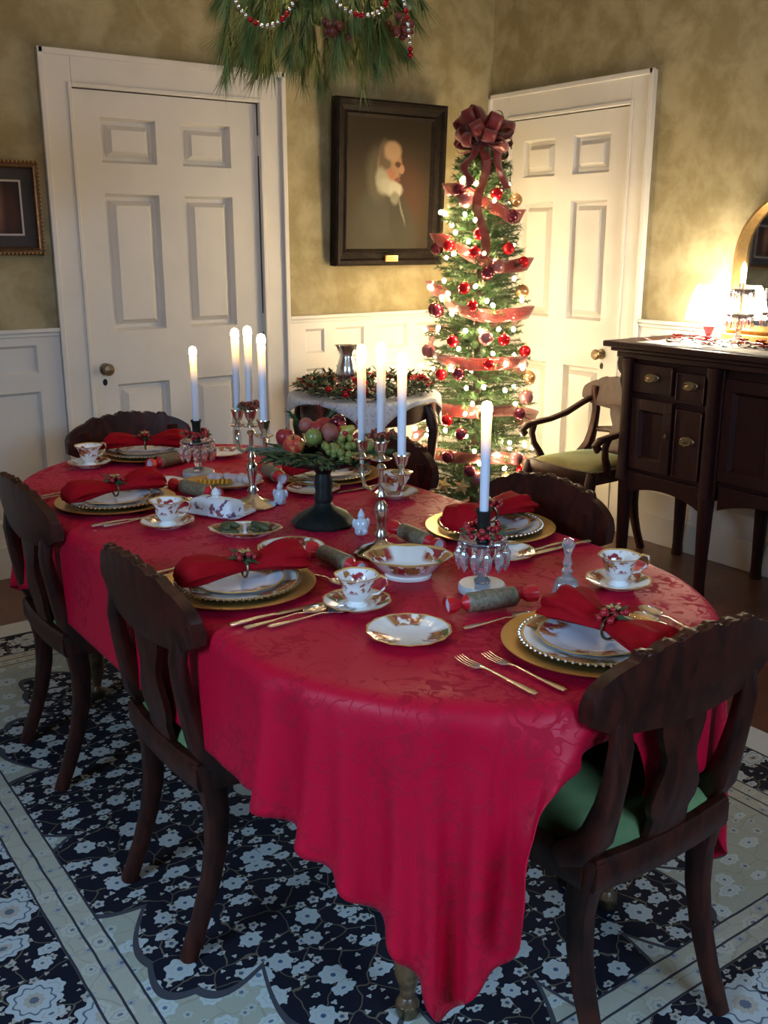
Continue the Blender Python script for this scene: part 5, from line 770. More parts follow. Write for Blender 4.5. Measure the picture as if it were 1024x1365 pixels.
-23,-6,20,-12,-7,23,7,-8,20,12,-7,23,-1,-8,12,-20,-10,2,-23,-8,16,-15,-10,21,7,-11,16,16,-11,19,11,-11,20,-7,-12,4,-20,-15,-6,-19,-14,-6,-19,-15,1,
-20,-14,15,-13,-15,19,5,-16,13,13,-15,15,13,-16,19,3,-16,9,-15,-17,-5,-17,-17,-8,-15,-18,-7,-16,-17,-698,8,-23,-15,9,18,-15,7,17,2,18,17,18,1,17,19,
-2,16,14,12,16,9,17,15,9,18,16,9,17,15,11,15,16,16,-13,15,2,-21,12,15,-15,13,14,17,12,4,21,11,1,22,12,14,16,12,19,-14,8,11,-20,9,22,-8,9,16,18,6,16,
18,7,23,4,8,22,-10,8,20,12,7,-2,24,4,3,24,6,24,-1,2,0,-25,-2,20,-15,0,20,14,1,21,14,1,7,-24,-1,24,-3,-1,21,14,-1,6,24,1,24,5,-2,2,-24,-6,-7,-23,-6,16,
-17,-7,23,4,-8,21,12,-7,23,7,-8,15,-18,-9,3,-22,-9,8,-22,-9,23,0,-11,17,14,-11,17,15,-11,21,6,-11,14,-15,-13,-3,-20,-15,-7,-19,-14,-4,-20,-15,5,-19,
-14,17,-10,-15,16,10,-16,14,14,-16,15,11,-15,19,2,-16,7,-16,-18,-6,-17,-17,-8,-16,-18,
]
# (bearing, radius, height) on the tree
ORN= [(-91.6, 0.203, 1.446, 'r'), (-59.6, 0.212, 1.379, 'r'), (-148.2, 0.224, 1.258, 'r'), (-137.6, 0.233, 1.172, 'r'), (-157.9, 0.25, 1.0, 'r'), (-102.3, 0.249, 1.009, 'r'), (-119.7, 0.259, 0.893, 'r'), (-71.6, 0.255, 0.944, 'r'), (-158.4, 0.284, 0.607, 'r'), (-81.6, 0.289, 0.338, 'r'), (-132.0, 0.192, 1.517, 'r'), (-106.1, 0.165, 1.702, 'r'), (-78.5, 0.18, 1.601, 'b'), (166.6, 0.255, 0.94, 'm'), (-61.7, 0.168, 1.677, 'k'), (-149.1, 0.264, 0.842, 'b'), (-122.5, 0.248, 1.019, 'm'), (-65.1, 0.267, 0.808, 'g'), (-85.6, 0.282, 0.635, 'b'), (-127.5, 0.288, 0.319, 'm'), (-99.5, 0.286, 0.301, 'g'), (169.3, 0.235, 1.148, 'b'), (-169.7, 0.161, 1.725, 'b'), (-121.5, 0.217, 1.331, 'b'), (173.6, 0.289, 0.422, 'r'), (-156.4, 0.289, 0.421, 'b'), (151.4, 0.203, 1.444, 'b'), (-174.8, 0.201, 1.46, 'r'), (-137.4, 0.206, 1.429, 'r'), (176.6, 0.236, 1.143, 'b'), (-109.3, 0.214, 1.36, 'm'), (-155.2, 0.169, 1.674, 'm'), (-70.3, 0.226, 1.24, 'g'), (-124.5, 0.281, 0.646, 'g'), (-89.1, 0.289, 0.41, 'm'), (-144.0, 0.286, 0.543, 'b'), (-74.2, 0.275, 0.713, 'm'), (-169.2, 0.265, 0.831, 'r'), (-135.3, 0.29, 0.358, 'b')]
BULB= [(-163.7, 0.152, 1.774), (-139.4, 0.156, 1.751), (-83.5, 0.157, 1.746), (-169.0, 0.163, 1.713), (-111.8, 0.169, 1.67), (168.9, 0.178, 1.613), (-153.2, 0.179, 1.608), (-165.1, 0.192, 1.523), (-138.1, 0.183, 1.581), (-163.9, 0.207, 1.422), (-145.5, 0.198, 1.48), (-125.9, 0.207, 1.423), (-112.6, 0.211, 1.386), (-175.1, 0.221, 1.291), (-134.7, 0.223, 1.268), (-167.1, 0.227, 1.23), (-176.9, 0.229, 1.211), (-121.9, 0.23, 1.198), (-115.5, 0.232, 1.178), (-160.4, 0.237, 1.133), (-75.2, 0.23, 1.197), (-143.7, 0.245, 1.054), (-127.8, 0.245, 1.052), (-109.1, 0.244, 1.062), (-91.2, 0.244, 1.059), (-149.9, 0.253, 0.965), (-115.3, 0.255, 0.944), (-101.5, 0.26, 0.89), (-79.7, 0.262, 0.864), (-157.7, 0.262, 0.863), (-140.4, 0.27, 0.775), (-124.0, 0.269, 0.781), (-103.0, 0.271, 0.762), (-64.7, 0.265, 0.824), (-179.5, 0.286, 0.547), (-159.0, 0.286, 0.557), (-171.3, 0.287, 0.495), (-140.6, 0.281, 0.647), (-139.3, 0.286, 0.537), (-98.2, 0.287, 0.497), (-79.3, 0.288, 0.473), (-64.1, 0.288, 0.446), (-44.2, 0.335, 0.537), (-102.9, 0.29, 0.367), (-126.4, 0.289, 0.395), (143.2, 0.287, 0.515), (-131.3, 0.288, 0.461), (-109.3, 0.288, 0.435), (-67.5, 0.276, 0.701), (-177.5, 0.244, 1.062), (-134.1, 0.276, 0.698), (-91.7, 0.277, 0.691)]
STAR= [(-161.8, 0.283, 0.265), (-142.9, 0.283, 0.267), (177.5, 0.279, 0.213)]

# ------------------------------------------------------------------ the room
YA, XB, XL, YF, ZC = 4.484, 3.936, -1.75, -2.0, 2.95
ZR = 1.111                                    # top of the wainscot
def struct(o): o['kind'] = 'structure'; return o
mapA = Matrix(((1,0,0,0),(0,-1,0,YA),(0,0,1,0),(0,0,0,1)))            # (u, depth, z) on the back wall
mapB = Matrix(((0,-1,0,XB),(1,0,0,0),(0,0,1,0),(0,0,0,1)))            # (u, depth, z) on the right wall
mapL = Matrix(((0,1,0,XL),(1,0,0,0),(0,0,1,0),(0,0,0,1)))
mapF = Matrix(((1,0,0,0),(0,1,0,YF),(0,0,1,0),(0,0,0,1)))
def wall(name, M, u0, u1, hole, mat):
    b = MB(); T = -.14
    if hole:
        a, c, z0, z1 = hole
        b.box(u0,a,T,0,0,ZC,M); b.box(c,u1,T,0,0,ZC,M); b.box(a,c,T,0,z1,ZC,M)
        if z0 > 0: b.box(a,c,T,0,0,z0,M)
    else: b.box(u0,u1,T,0,0,ZC,M)
    return struct(b.build(name, mat, smooth=False))
wall('wall_back', mapA, XL-.14, XB+.14, (1.552,2.452,0,2.115), M_WALL)
wall('wall_right', mapB, YF-.14, YA, (3.461,4.321,0,2.115), M_WALL)
wall('wall_left', mapL, YF-.14, YA, (-.1,1.5,.75,2.45), M_WALL)
wall('wall_front', mapF, XL, XB, (.2,1.8,.75,2.45), M_WALL)
struct(MB().box(XL-.14,XB+.14,YF-.14,YA+.14,-.1,0).build('floor', M_FLOOR, smooth=False))
struct(MB().box(XL-.14,XB+.14,YF-.14,YA+.14,ZC,ZC+.1).build('ceiling', M_CEIL, smooth=False))
# windows (behind the photographer and on the left, letting the dusk in)
def window(name, M, a, c, z0, z1):
    f = MB()
    f.box(a-.1,a,-.02,.03,z0-.1,z1+.1,M); f.box(c,c+.1,-.02,.03,z0-.1,z1+.1,M); f.box(a,c,-.02,.03,z1,z1+.1,M); f.box(a-.12,c+.12,-.02,.07,z0-.06,z0,M)
    m = (a+c)/2
    f.box(m-.02,m+.02,-.09,-.05,z0,z1,M); f.box(a,c,-.09,-.05,(z0+z1)/2-.025,(z0+z1)/2+.025,M)
    for q in (a+.36, c-.36): f.box(q-.01,q+.01,-.085,-.055,z0,z1,M)
    w = struct(f.build(name, M_PAINT, smooth=False))
    return w
window('window_1', mapL, -.1, 1.5, .75, 2.45)
window('window_2', mapF, .2, 1.8, .75, 2.45)

def panelled(b, M, u0, u1, v0, v1, panels, d0=0, t=.012, raised=True, rec=.55):
    us = sorted({u0,u1} | {q for p in panels for q in p[:2]}); vs = sorted({v0,v1} | {q for p in panels for q in p[2:]})
    for i in range(len(us)-1):
        for j in range(len(vs)-1):
            cu, cv = (us[i]+us[i+1])/2, (vs[j]+vs[j+1])/2
            if any(p[0]<cu<p[1] and p[2]<cv<p[3] for p in panels): continue
            b.box(us[i],us[i+1],d0,d0+t,vs[j],vs[j+1],M)
    for (a,c,e,f) in panels:
        lo = d0 + t*(1-rec)*.5
        b.box(a,c,d0-.001,lo,e,f,M)
        k = .012                               # sloped moulding round the recess
        vs_ = [(a,d0+t,e),(c,d0+t,e),(c,d0+t,f),(a,d0+t,f),(a+k,lo,e+k),(c-k,lo,e+k),(c-k,lo,f-k),(a+k,lo,f-k)]
        b.add(vs_, [(0,1,5,4),(1,2,6,5),(2,3,7,6),(3,0,4,7)], M)
        if raised:
            k1, k2, hi = .028, .05, d0+t*.9
            vs_ = [(a+k1,lo,e+k1),(c-k1,lo,e+k1),(c-k1,lo,f-k1),(a+k1,lo,f-k1),(a+k2,hi,e+k2),(c-k2,hi,e+k2),(c-k2,hi,f-k2),(a+k2,hi,f-k2)]
            if c-a > .12 and f-e > .12:
                b.add(vs_, [(0,1,5,4),(1,2,6,5),(2,3,7,6),(3,0,4,7),(4,5,6,7)], M)

def door(name, M, a, c, cols, knob_u, kz, hinge_u):
    """casing, six-panel slab, knob, keyhole and hinges"""
    z1 = 2.115
    cs = MB()
    W = .135
    for (p, q) in ((a-W, a), (c, c+W if name=='door_1' else c+W+.02)):
        cs.box(p,q,-.02,.018,0,z1+.139,M)
    cs.box(a,c,-.02,.018,z1,z1+.139,M)
    o0, o1 = a-W, (c+W if name=='door_1' else c+W+.02)
    cs.box(o0-.004,o0+.02,.018,.036,0,z1+.143,M); cs.box(o1-.02,o1+.004,.018,.036,0,z1+.143,M); cs.box(o0,o1,.018,.036,z1+.119,z1+.143,M)
    cs.box(a-.018,a,.018,.024,0,z1+.018,M); cs.box(c,c+.018,.018,.024,0,z1+.018,M); cs.box(a,c,.018,.024,z1,z1+.018,M)
    d = struct(cs.build(name, M_PAINT, smooth=False, bevel=.003))
    sl = MB()
    rows = ((.27,.835),(1.08,1.685),(1.815,2.004))
    panels = [(x0,x1,r0,r1) for x0,x1 in cols for r0,r1 in rows]
    panelled(sl, M, a+.003, c-.003, .008, z1-.004, panels, -.045, .038, True, .62)
    sl.box(a+.003,c-.003,-.052,-.043,.008,z1-.004,M)
    slab = sl.build('door_panel', M_DOORP, parent=d, smooth=False)
    k = MB()
    K = M @ MT(knob_u, -.007, kz, rx=-PI/2)
    k.lathe([(.027,0),(.027,.004),(.012,.006),(.009,.022),(.014,.03),(.025,.036),(.028,.047),(.022,.058),(.0001,.062)], 20, K)
    ko = k.build('door_knob', M_BRASS, parent=d); ko['label'] = 'aged brass door knob'
    e = MB(); E = M @ MT(knob_u-.004, -.007, kz-.062, rx=-PI/2)
    e.lathe([(.016,0),(.014,.003),(.0001,.0035)], 16, E, sx=.7)
    e.build('keyhole_plate', M_BLACK, parent=d)
    for hz in (.3, 1.085, 1.924):
        h = MB(); h.sweep([M @ Vector((hinge_u,-.003,hz-.045)), M @ Vector((hinge_u,-.003,hz+.045))], .007, .007, 8)
        h.build('hinge', M_PAINT, parent=d)
    return d
door('door_1', mapA, 1.552, 2.452, ((1.675,1.932),(2.058,2.306)), 1.618, .911, 2.455)
door('door_2', mapB, 3.461, 4.321, ((3.600,3.850),(3.982,4.222)), 3.578, .914, 4.322)

# wainscots, caps and baseboards
def wainscot(n, M, u0, u1, ups, lows):
    b = MB(); panelled(b, M, u0, u1, .17, ZR-.035, [(a,c,.915,1.040) for a,c in ups] + [(a,c,.26,.835) for a,c in lows], 0, .016, False)
    struct(b.build('trim_%d' % n, M_PAINT, smooth=False))
    c = MB(); c.box(u0,u1,0,.034,ZR-.018,ZR,M); c.box(u0,u1,0,.024,ZR-.036,ZR-.018,M)
    struct(c.build('trim_%d' % (n+1), M_PAINT, smooth=False, bevel=.004))
spanL = [(1.309-.47*k-.42, 1.309-.47*k) for k in range(6)]
wainscot(1, mapA, XL, 1.413, spanL, spanL)
sp = [(2.684,2.800),(2.872,3.052),(3.124,3.339),(3.412,3.62),(3.69,3.86)]
wainscot(3, mapA, 2.591, XB, sp, sp)
spB = [(3.25-.50*k-.43, 3.25-.50*k) for k in range(10)]
wainscot(5, mapB, YF, 3.322, spB, spB)
wainscot(7, mapL, YF, YA, [(-1.9+.5*k,-1.9+.5*k+.42) for k in range(3)]+[(1.75+.5*k,2.17+.5*k) for k in range(5)], [])
for nm, M, u0, u1 in (('baseboard_back',mapA,XL,1.413),('baseboard_corner',mapA,2.591,XB),('baseboard_right',mapB,YF,3.322),('baseboard_left',mapL,YF,YA)):
    b = MB(); b.box(u0,u1,0,.022,0,.15,M); b.box(u0,u1,0,.014,.15,.17,M)
    struct(b.build(nm, M_PAINT, smooth=False, bevel=.003))

# ------------------------------------------------------------------ rug
RT = .009
rb = MB()
nx, ny = 24, 30
rx, ry = 1.205, 1.585
vs = []; fs = []
for j in range(ny+1):
    for i in range(nx+1):
        vs.append((-rx+2*rx*i/nx, -ry+2*ry*j/ny, RT+.0006*math.sin(i*1.3+j*.9)))
for j in range(ny):
    for i in range(nx):
        q = j*(nx+1)+i; fs.append((q,q+1,q+nx+2,q+nx+1))
rb.add(vs, fs)
ring = [(-rx,-ry),(rx,-ry),(rx,ry),(-rx,ry)]
rb.add([(x,y,RT) for x,y in ring]+[(x,y,.001) for x,y in ring], [(0,4,5,1),(1,5,6,2),(2,6,7,3),(3,7,4,0)])
rug = rb.build('rug', M_RUG, smooth=False); rug.location = (1.385, 2.29, 0)
tag(rug, 'navy floral oriental rug with pale scalloped corners under the dining table', 'rug')

# ------------------------------------------------------------------ dining table and its cloth
table = empty('dining_table', (1.27,2.165,RT)); tag(table, 'long oval dining table hidden under a red damask cloth', 'table')
def oval(inset, n=72):
    P = []
    for i in range(n):
        t = 2*PI*i/n; s = math.sin(t)
        P.append(((.512-inset)*math.cos(t), (.665+(.54-inset)*s) if s >= 0 else (-.665+(.52-inset)*s)))
    return P
tb = MB(); lv = [(.722,.012),(.728,.0),(.746,.0),(.752,.004),(.754,.012)]
vs = []; n = 72
for z, i_ in lv: vs += [(x,y,z-RT) for x,y in oval(i_)]
fs = [(k*n+i,k*n+(i+1)%n,(k+1)*n+(i+1)%n,(k+1)*n+i) for k in range(4) for i in range(n)] + [tuple(range(4*n,5*n)), tuple(reversed(range(n)))]
tb.add(vs, fs); tb.build('table_top', M_MAHOG, parent=table)
ap = MB(); P = oval(.07); Q = oval(.09)
vs = [(x,y,.63) for x,y in P]+[(x,y,.714) for x,y in P]+[(x,y,.63) for x,y in Q]+[(x,y,.714) for x,y in Q]
fs = [(i,(i+1)%n,n+(i+1)%n,n+i) for i in range(n)]+[(2*n+(i+1)%n,2*n+i,3*n+i,3*n+(i+1)%n) for i in range(n)]+[(i,2*n+i,2*n+(i+1)%n,(i+1)%n) for i in range(n)]
ap.add(vs, fs); ap.build('apron', M_MAHOG, parent=table)
M_TLEG = wood('worn_brown_leg', (.06,.03,.014), (.16,.085,.035))
for x, y in ((-.285,-.865),(.285,-.865),(-.285,.865),(.285,.865)):
    l = MB(); l.lathe([(.012,0),(.022,.006),(.024,.03),(.014,.045),(.018,.07),(.027,.10),(.030,.22),(.036,.40),(.042,.50),(.030,.53),(.040,.545),(.040,.56),(.030,.57),(.045,.59),(.045,.714)], 16, MT(x,y,0))
    lg = l.build('leg', M_TLEG, parent=table)
    c = MB(); c.lathe([(.020,0),(.024,.008),(.024,.03),(.016,.038)], 14, MT(x,y,0)); c.build('caster', M_BRASS, parent=lg)
NX, NY = 64, 124
A = np.zeros((NY, NX, 3)); known = np.zeros((NY, NX), bool)
steps = iter(CLOTH_STEPS); cur = [0, 0, 0]
for j in range(NY):
    for i in range(NX):
        gx, gy = .49+1.56*i/(NX-1), .67+3.0*j/(NY-1)
        if 1.5 < gy < 2.83 and abs(gx-1.27) < .36: A[j,i] = (gx, gy, .775); continue
        cur = [c+next(steps) for c in cur]; A[j,i] = [c/1000 for c in cur]; known[j,i] = True
B = A.copy()                                   # take off the rounding to whole millimetres
B[1:-1,1:-1] = .5*A[1:-1,1:-1] + .125*(A[:-2,1:-1]+A[2:,1:-1]+A[1:-1,:-2]+A[1:-1,2:])
A = B.reshape(-1,3)
for p in A:                                    # the near end rests against and on the chair pushed in there
    if 1.10 < p[0] < 1.56 and p[1] < 1.25 and p[2] < .745:
        p[1] = max(p[1], .975 + .040*min(1, (.745-p[2])/.06))
        if 1.125 < p[0] < 1.535 and p[2] < .515: p[1] = max(p[1], 1.02 + (.515-p[2])*.6); p[2] = .515
A[:,2] -= .006
cb = MB(); cb.v = [tuple(p) for p in A]
cb.f = [(j*NX+i, j*NX+i+1, (j+1)*NX+i+1, (j+1)*NX+i) for j in range(NY-1) for i in range(NX-1)]
cloth = cb.build('tablecloth', M_CLOTH, sub=1)
k = cloth.modifiers.new('s','SOLIDIFY'); k.thickness = .0016; k.offset = 0
tag(cloth, 'red damask tablecloth with long corners hanging over the oval table', 'tablecloth')

# ------------------------------------------------------------------ chairs
def crest_outline(n=56, carved=True):
    top = []; bot = []
    for i in range(n+1):
        x = -.232 + .464*i/n; a = abs(x)
        # long smooth lobe, then carved leaves towards the middle
        if a > .12: z = .836 - .040*((a-.12)/.112)**2.4
        else: z = .838 + .014*(1-a/.12)
        if carved and a < .15: z += .008*abs(math.sin(x*58+.6)) + .004*abs(math.sin(x*131)) + .002
        top.append((x, z))
    for i in range(n+1):
        x = .232 - .464*i/n; a = abs(x)
        z = .702 + .030*(max(0,a-.15)/.082)**1.6 if a > .15 else .702 - .010*math.cos(a/.15*PI/2)
        bot.append((x, z))
    end = [(.236,.752),(.236,.735)]; end2 = [(-.236,.735),(-.236,.752)]
    return top + end + bot + end2
def make_chair(velvet, arms=False, dz=0.0):
    root = empty('dining_chair' if not arms else 'armchair')
    # crest rail: curved board
    o = crest_outline(); b = MB(); n = len(o)
    half = n//2
    # grid strip between top and bottom for a bent board
    N = 56; top = o[:N+1]; bot = o[N+3:N+3+N+1][::-1]
    top = [(-.239,.782)] + top + [(.239,.782)]; bot = [(-.239,.735)] + bot + [(.239,.735)]
    vs = []; fs = []; m = len(top); rows = 6
    for side, th in ((0,.0),(1,.024)):
        for i in range(m):
            x = top[i][0]; bend = .42*x*x
            for r in range(rows):
                f = r/(rows-1); z = bot[i][1]*(1-f)+top[i][1]*f
                lean = -(z-.67)*.10
                bul = .004*math.sin(PI*f)
                y = bend + lean + (th + bul if side else -bul)
                vs.append((x, y, z))
    def id_(s,i,r): return s*m*rows + i*rows + r
    for i in range(m-1):
        for r in range(rows-1):
            fs.append((id_(0,i,r),id_(0,i+1,r),id_(0,i+1,r+1),id_(0,i,r+1)))
            fs.append((id_(1,i,r),id_(1,i,r+1),id_(1,i+1,r+1),id_(1,i+1,r)))
        fs.append((id_(0,i,rows-1),id_(0,i+1,rows-1),id_(1,i+1,rows-1),id_(1,i,rows-1)))
        fs.append((id_(0,i,0),id_(1,i,0),id_(1,i+1,0),id_(0,i+1,0)))
    for i in (0,m-1):
        for r in range(rows-1): fs.append((id_(0,i,r),id_(0,i,r+1),id_(1,i,r+1),id_(1,i,r)))
    b.add(vs, fs); crest = b.build('crest_rail', M_MAHOG, parent=root, angle=50)
    cv = MB()                                  # carved leaves along the top
    rq = random.Random(2)
    for i in range(26):
        x = -.145 + .0116*i; a = abs(x)
        cv.sph((x, .42*x*x - .007+rq.uniform(-.004,.004), .838+.014*max(0,1-a/.13)+rq.uniform(-.012,.006)), rq.uniform(.007,.011), 8, (1.4,1.0,.9))
    cv.build('carving', M_MAHOG, parent=crest)
    # stiles flowing into the seat rail
    for s in (-1,1):
        b = MB()
        path = [(s*.168, .030, .80),(s*.168,.020,.74),(s*.166,.012,.68),(s*.165,.020,.62),(s*.166,.032,.56),(s*.169,.048,.50),(s*.176,.075,.46),(s*.184,.115,.435)]
        b.sweep(path, [.019,.021,.021,.020,.021,.024,.026,.022], [.012,.014,.016,.018,.021,.027,.030,.024], 10, (1,0,0), p=.6)
        b.build('stile', M_MAHOG, parent=root)
    # rear sabre legs
    for s in (-1,1):
        b = MB()
        path = [(s*.168,.062,.455),(s*.168,.070,.40),(s*.167,.078,.33),(s*.166,.074,.25),(s*.165,.058,.17),(s*.165,.032,.09),(s*.166,-.004,.0)]
        b.sweep(path, [.020,.020,.019,.018,.017,.016,.016], [.032,.031,.027,.024,.021,.019,.018], 10, (1,0,0), p=.6)
        b.build('leg', M_MAHOG, parent=root)
        b = MB()
        path = [(s*.205,.42,.45),(s*.207,.435,.40),(s*.209,.44,.32),(s*.210,.43,.22),(s*.211,.435,.12),(s*.213,.465,.0)]
        b.sweep(path, [.022,.021,.019,.017,.016,.015], [.026,.026,.024,.021,.019,.017], 10, (1,0,0), p=.6)
        b.build('leg', M_MAHOG, parent=root)
    # seat frame: four rails, curved plan
    b = MB()
    for s in (-1,1):
        b.sweep([(s*.180,.06,.425),(s*.196,.16,.428),(s*.207,.28,.430),(s*.210,.40,.430)], .013, [.036,.034,.032,.032], 8, (1,0,0), p=.6)
    b.sweep([(-.18,.045,.425),(-.09,.038,.422),(0,.036,.420),(.09,.038,.422),(.18,.045,.425)], .014, .034, 8, (0,1,0), p=.6)
    b.sweep([(-.21,.425,.430),(-.1,.445,.430),(.1,.445,.430),(.21,.425,.430)], .014, .034, 8, (0,1,0), p=.6)
    b.build('seat_rail', M_MAHOG, parent=root)
    # slip seat
    b = MB(); nx_, ny_ = 14, 14; vs = []; fs = []
    for lay in (1,0):
        for j in range(ny_+1):
            for i in range(nx_+1):
                u = -1+2*i/nx_; v = j/ny_
                w = .164+.034*v; x = u*w; y = .052+.385*v + .008*(1-u*u)*(1 if v > .5 else -.6)*abs(2*v-1)
                e = (1-abs(u)**4)*(1-abs(2*v-1)**4)
                z = (.452 + .040*e**.55) if lay else .440
                vs.append((x,y,z))
    K = (nx_+1)*(ny_+1)
    for j in range(ny_):
        for i in range(nx_):
            q = j*(nx_+1)+i
            fs.append((q,q+1,q+nx_+2,q+nx_+1)); fs.append((K+q,K+q+nx_+1,K+q+nx_+2,K+q+1))
    edge = [i for i in range(nx_+1)] + [j*(nx_+1)+nx_ for j in range(1,ny_+1)] + [ny_*(nx_+1)+i for i in range(nx_-1,-1,-1)] + [j*(nx_+1) for j in range(ny_-1,0,-1)]
    for a in range(len(edge)):
        p_, q_ = edge[a], edge[(a+1)%len(edge)]; fs.append((p_, K+p_, K+q_, q_))
    b.add(vs, fs); b.build('seat', velvet, parent=root, angle=60)
    # vase splat
    b = MB()
    prof = [(.715,.060),(.700,.060),(.665,.058),(.640,.050),(.615,.040),(.590,.043),(.560,.056),(.535,.064),(.510,.060),(.490,.048),(.470,.050),(.445,.058)]
    vs = []; fs = []
    for z, w in prof:
        f = (z-.445)/.27; y = .036 - .020*f - .010*math.sin(PI*f)
        for (x,dy) in ((-w,0),(-w*.4,-.004),(w*.4,-.004),(w,0),(w,.014),(-w,.014)): vs.append((x,y+dy,z))
    for k in range(len(prof)-1):
        for i in range(6):
            j = (i+1)%6; fs.append((k*6+i,(k+1)*6+i,(k+1)*6+j,k*6+j))
    fs.append((0,1,2,3,4,5)); q = (len(prof)-1)*6; fs.append(tuple(reversed(range(q,q+6))))
    b.add(vs, fs); b.build('splat', M_MAHOG, parent=root, angle=60)
    if arms:
        for s in (-1,1):
            b = MB()
            path = [(s*.180,.010,.745),(s*.205,.07,.715),(s*.228,.16,.665),(s*.240,.26,.640),(s*.243,.36,.632),(s*.243,.425,.622),(s*.243,.452,.600),(s*.243,.440,.578),(s*.243,.418,.588)]
            b.sweep(path, [.013,.015,.016,.017,.019,.020,.019,.016,.010], [.014,.015,.015,.014,.015,.017,.017,.014,.010], 10, (1,0,0), p=.75)
            b.build('arm', M_MAHOG, parent=root)
            b = MB()
            b.sweep([(s*.212,.33,.44),(s*.226,.345,.48),(s*.236,.375,.53),(s*.241,.385,.58),(s*.243,.37,.628)], [.014,.014,.013,.013,.015], [.020,.019,.017,.016,.018], 10, (1,0,0), p=.7)
            b.build('arm_support', M_MAHOG, parent=root)
        b = MB(); b.sweep([(-.16,.024,.575),(-.08,.018,.585),(0,.016,.59),(.08,.018,.585),(.16,.024,.575)], .010, [.014,.018,.024,.018,.014], 8, (0,1,0)); b.build('cross_rail', M_MAHOG, parent=root)
    return root
ch = make_chair(M_VELVET)
GC = 'dining chairs drawn up to the table'
put(ch, (1.328,.950,RT), 0, label='dark mahogany chair seen from behind at the near right end, green seat showing', cat='chair', group=GC)
ch['category'] = 'chair'
def chair_at(x, y, deg, label):
    c = dup(ch, (x,y,RT), R(deg)); c['label'] = label; return c
chair_at(.700,1.860,-90,'dark mahogany chair on the left of the table, the nearer of the two')
chair_at(.700,2.690,-90,'dark mahogany chair at the left photo edge, the farther of the two left chairs')
chair_at(1.338,3.530,180,'carved mahogany chair at the far end of the table before the closed white door')
chair_at(1.890,1.865,90,'dark mahogany chair on the right of the table, nearest the sideboard and armchair')
chair_at(1.890,2.580,90,'dark mahogany chair on the right side behind the fruit compote and candelabra')
ac = make_chair(M_VELVET_OLD, True)
put(ac, (3.800,3.285,.001), R(90)); ac.scale = (1,1.0,.97)
tag(ac, 'carved mahogany armchair with olive velvet seat between the tree and sideboard', 'armchair')

# ------------------------------------------------------------------ sideboard against the right wall
XF = 3.43
sb = empty('sideboard', (3.68,2.20,0)); tag(sb, 'tall dark mahogany sideboard on legs against the right wall', 'sideboard')
Ls = Matrix.Translation((-3.68,-2.20,0))
mapS = Ls @ Matrix(((0,-1,0,XF),(1,0,0,0),(0,0,1,0),(0,0,0,1)))
def W(x,y,z): return Ls @ Vector((x,y,z))
b = MB()
b.box(3.455,3.895,2.47,2.985,.43,.985, Ls); b.box(3.475,3.895,1.93,2.47,.455,.985, Ls); b.box(3.455,3.895,1.415,1.93,.43,.985, Ls)
# arched bottom aprons
def apron(y0,y1,x,zt,rise,th=.03):
    n = 14; vs = []; fs = []
    for i in range(n+1):
        t = i/n; y = y0+(y1-y0)*t; zb = zt - .055 + rise*math.sin(PI*t)**.8
        for dx in (0,th): vs += [tuple(W(x+dx,y,zb)), tuple(W(x+dx,y,zt+.05))]
    for i in range(n):
        a = i*4; fs += [(a,a+4,a+5,a+1),(a+2,a+3,a+7,a+6),(a,a+2,a+6,a+4),(a+1,a+5,a+7,a+3)]
    b.add(vs, fs)
apron(2.53,2.93,3.435,.43,.045); apron(1.96,2.45,3.455,.45,.05); apron(1.47,1.87,3.435,.43,.045)
body = b.build('cabinet', M_MAHOG2, parent=sb, smooth=False, bevel=.004)
t = MB(); t.box(3.390,3.920,1.34,3.075,1.030,1.056, Ls); t.build('top', M_MAHOG2, parent=sb, smooth=False, bevel=.006)
t = MB(); t.box(3.410,3.91,1.365,3.045,1.012,1.030, Ls); t.box(3.425,3.90,1.38,3.02,.985,1.012, Ls)
t.build('moulding', M_MAHOG2, parent=sb, smooth=False, bevel=.006)
for yc in (2.955,2.505,1.895,1.445):           # pilasters that run on as legs
    p = MB()
    p.sweep([W(3.440,yc,.985),W(3.440,yc,.95),W(3.440,yc,.93),W(3.440,yc,.50),W(3.440,yc,.44)], [.030,.030,.024,.024,.028], [.026,.026,.020,.020,.026], 10, (0,1,0), p=.5)
    p.build('pilaster', M_MAHOG2, parent=sb)
for yc in (2.945,2.505,1.895,1.455):
    for xc in (3.455,3.865):
        p = MB(); p.sweep([W(xc,yc,.46),W(xc,yc,.36),W(xc,yc,.20),W(xc,yc,.06),W(xc,yc,.0)], [.030,.028,.024,.021,.024], [.030,.028,.024,.021,.024], 12, (0,1,0), p=.6)
        p.build('leg', M_MAHOG2, parent=sb)
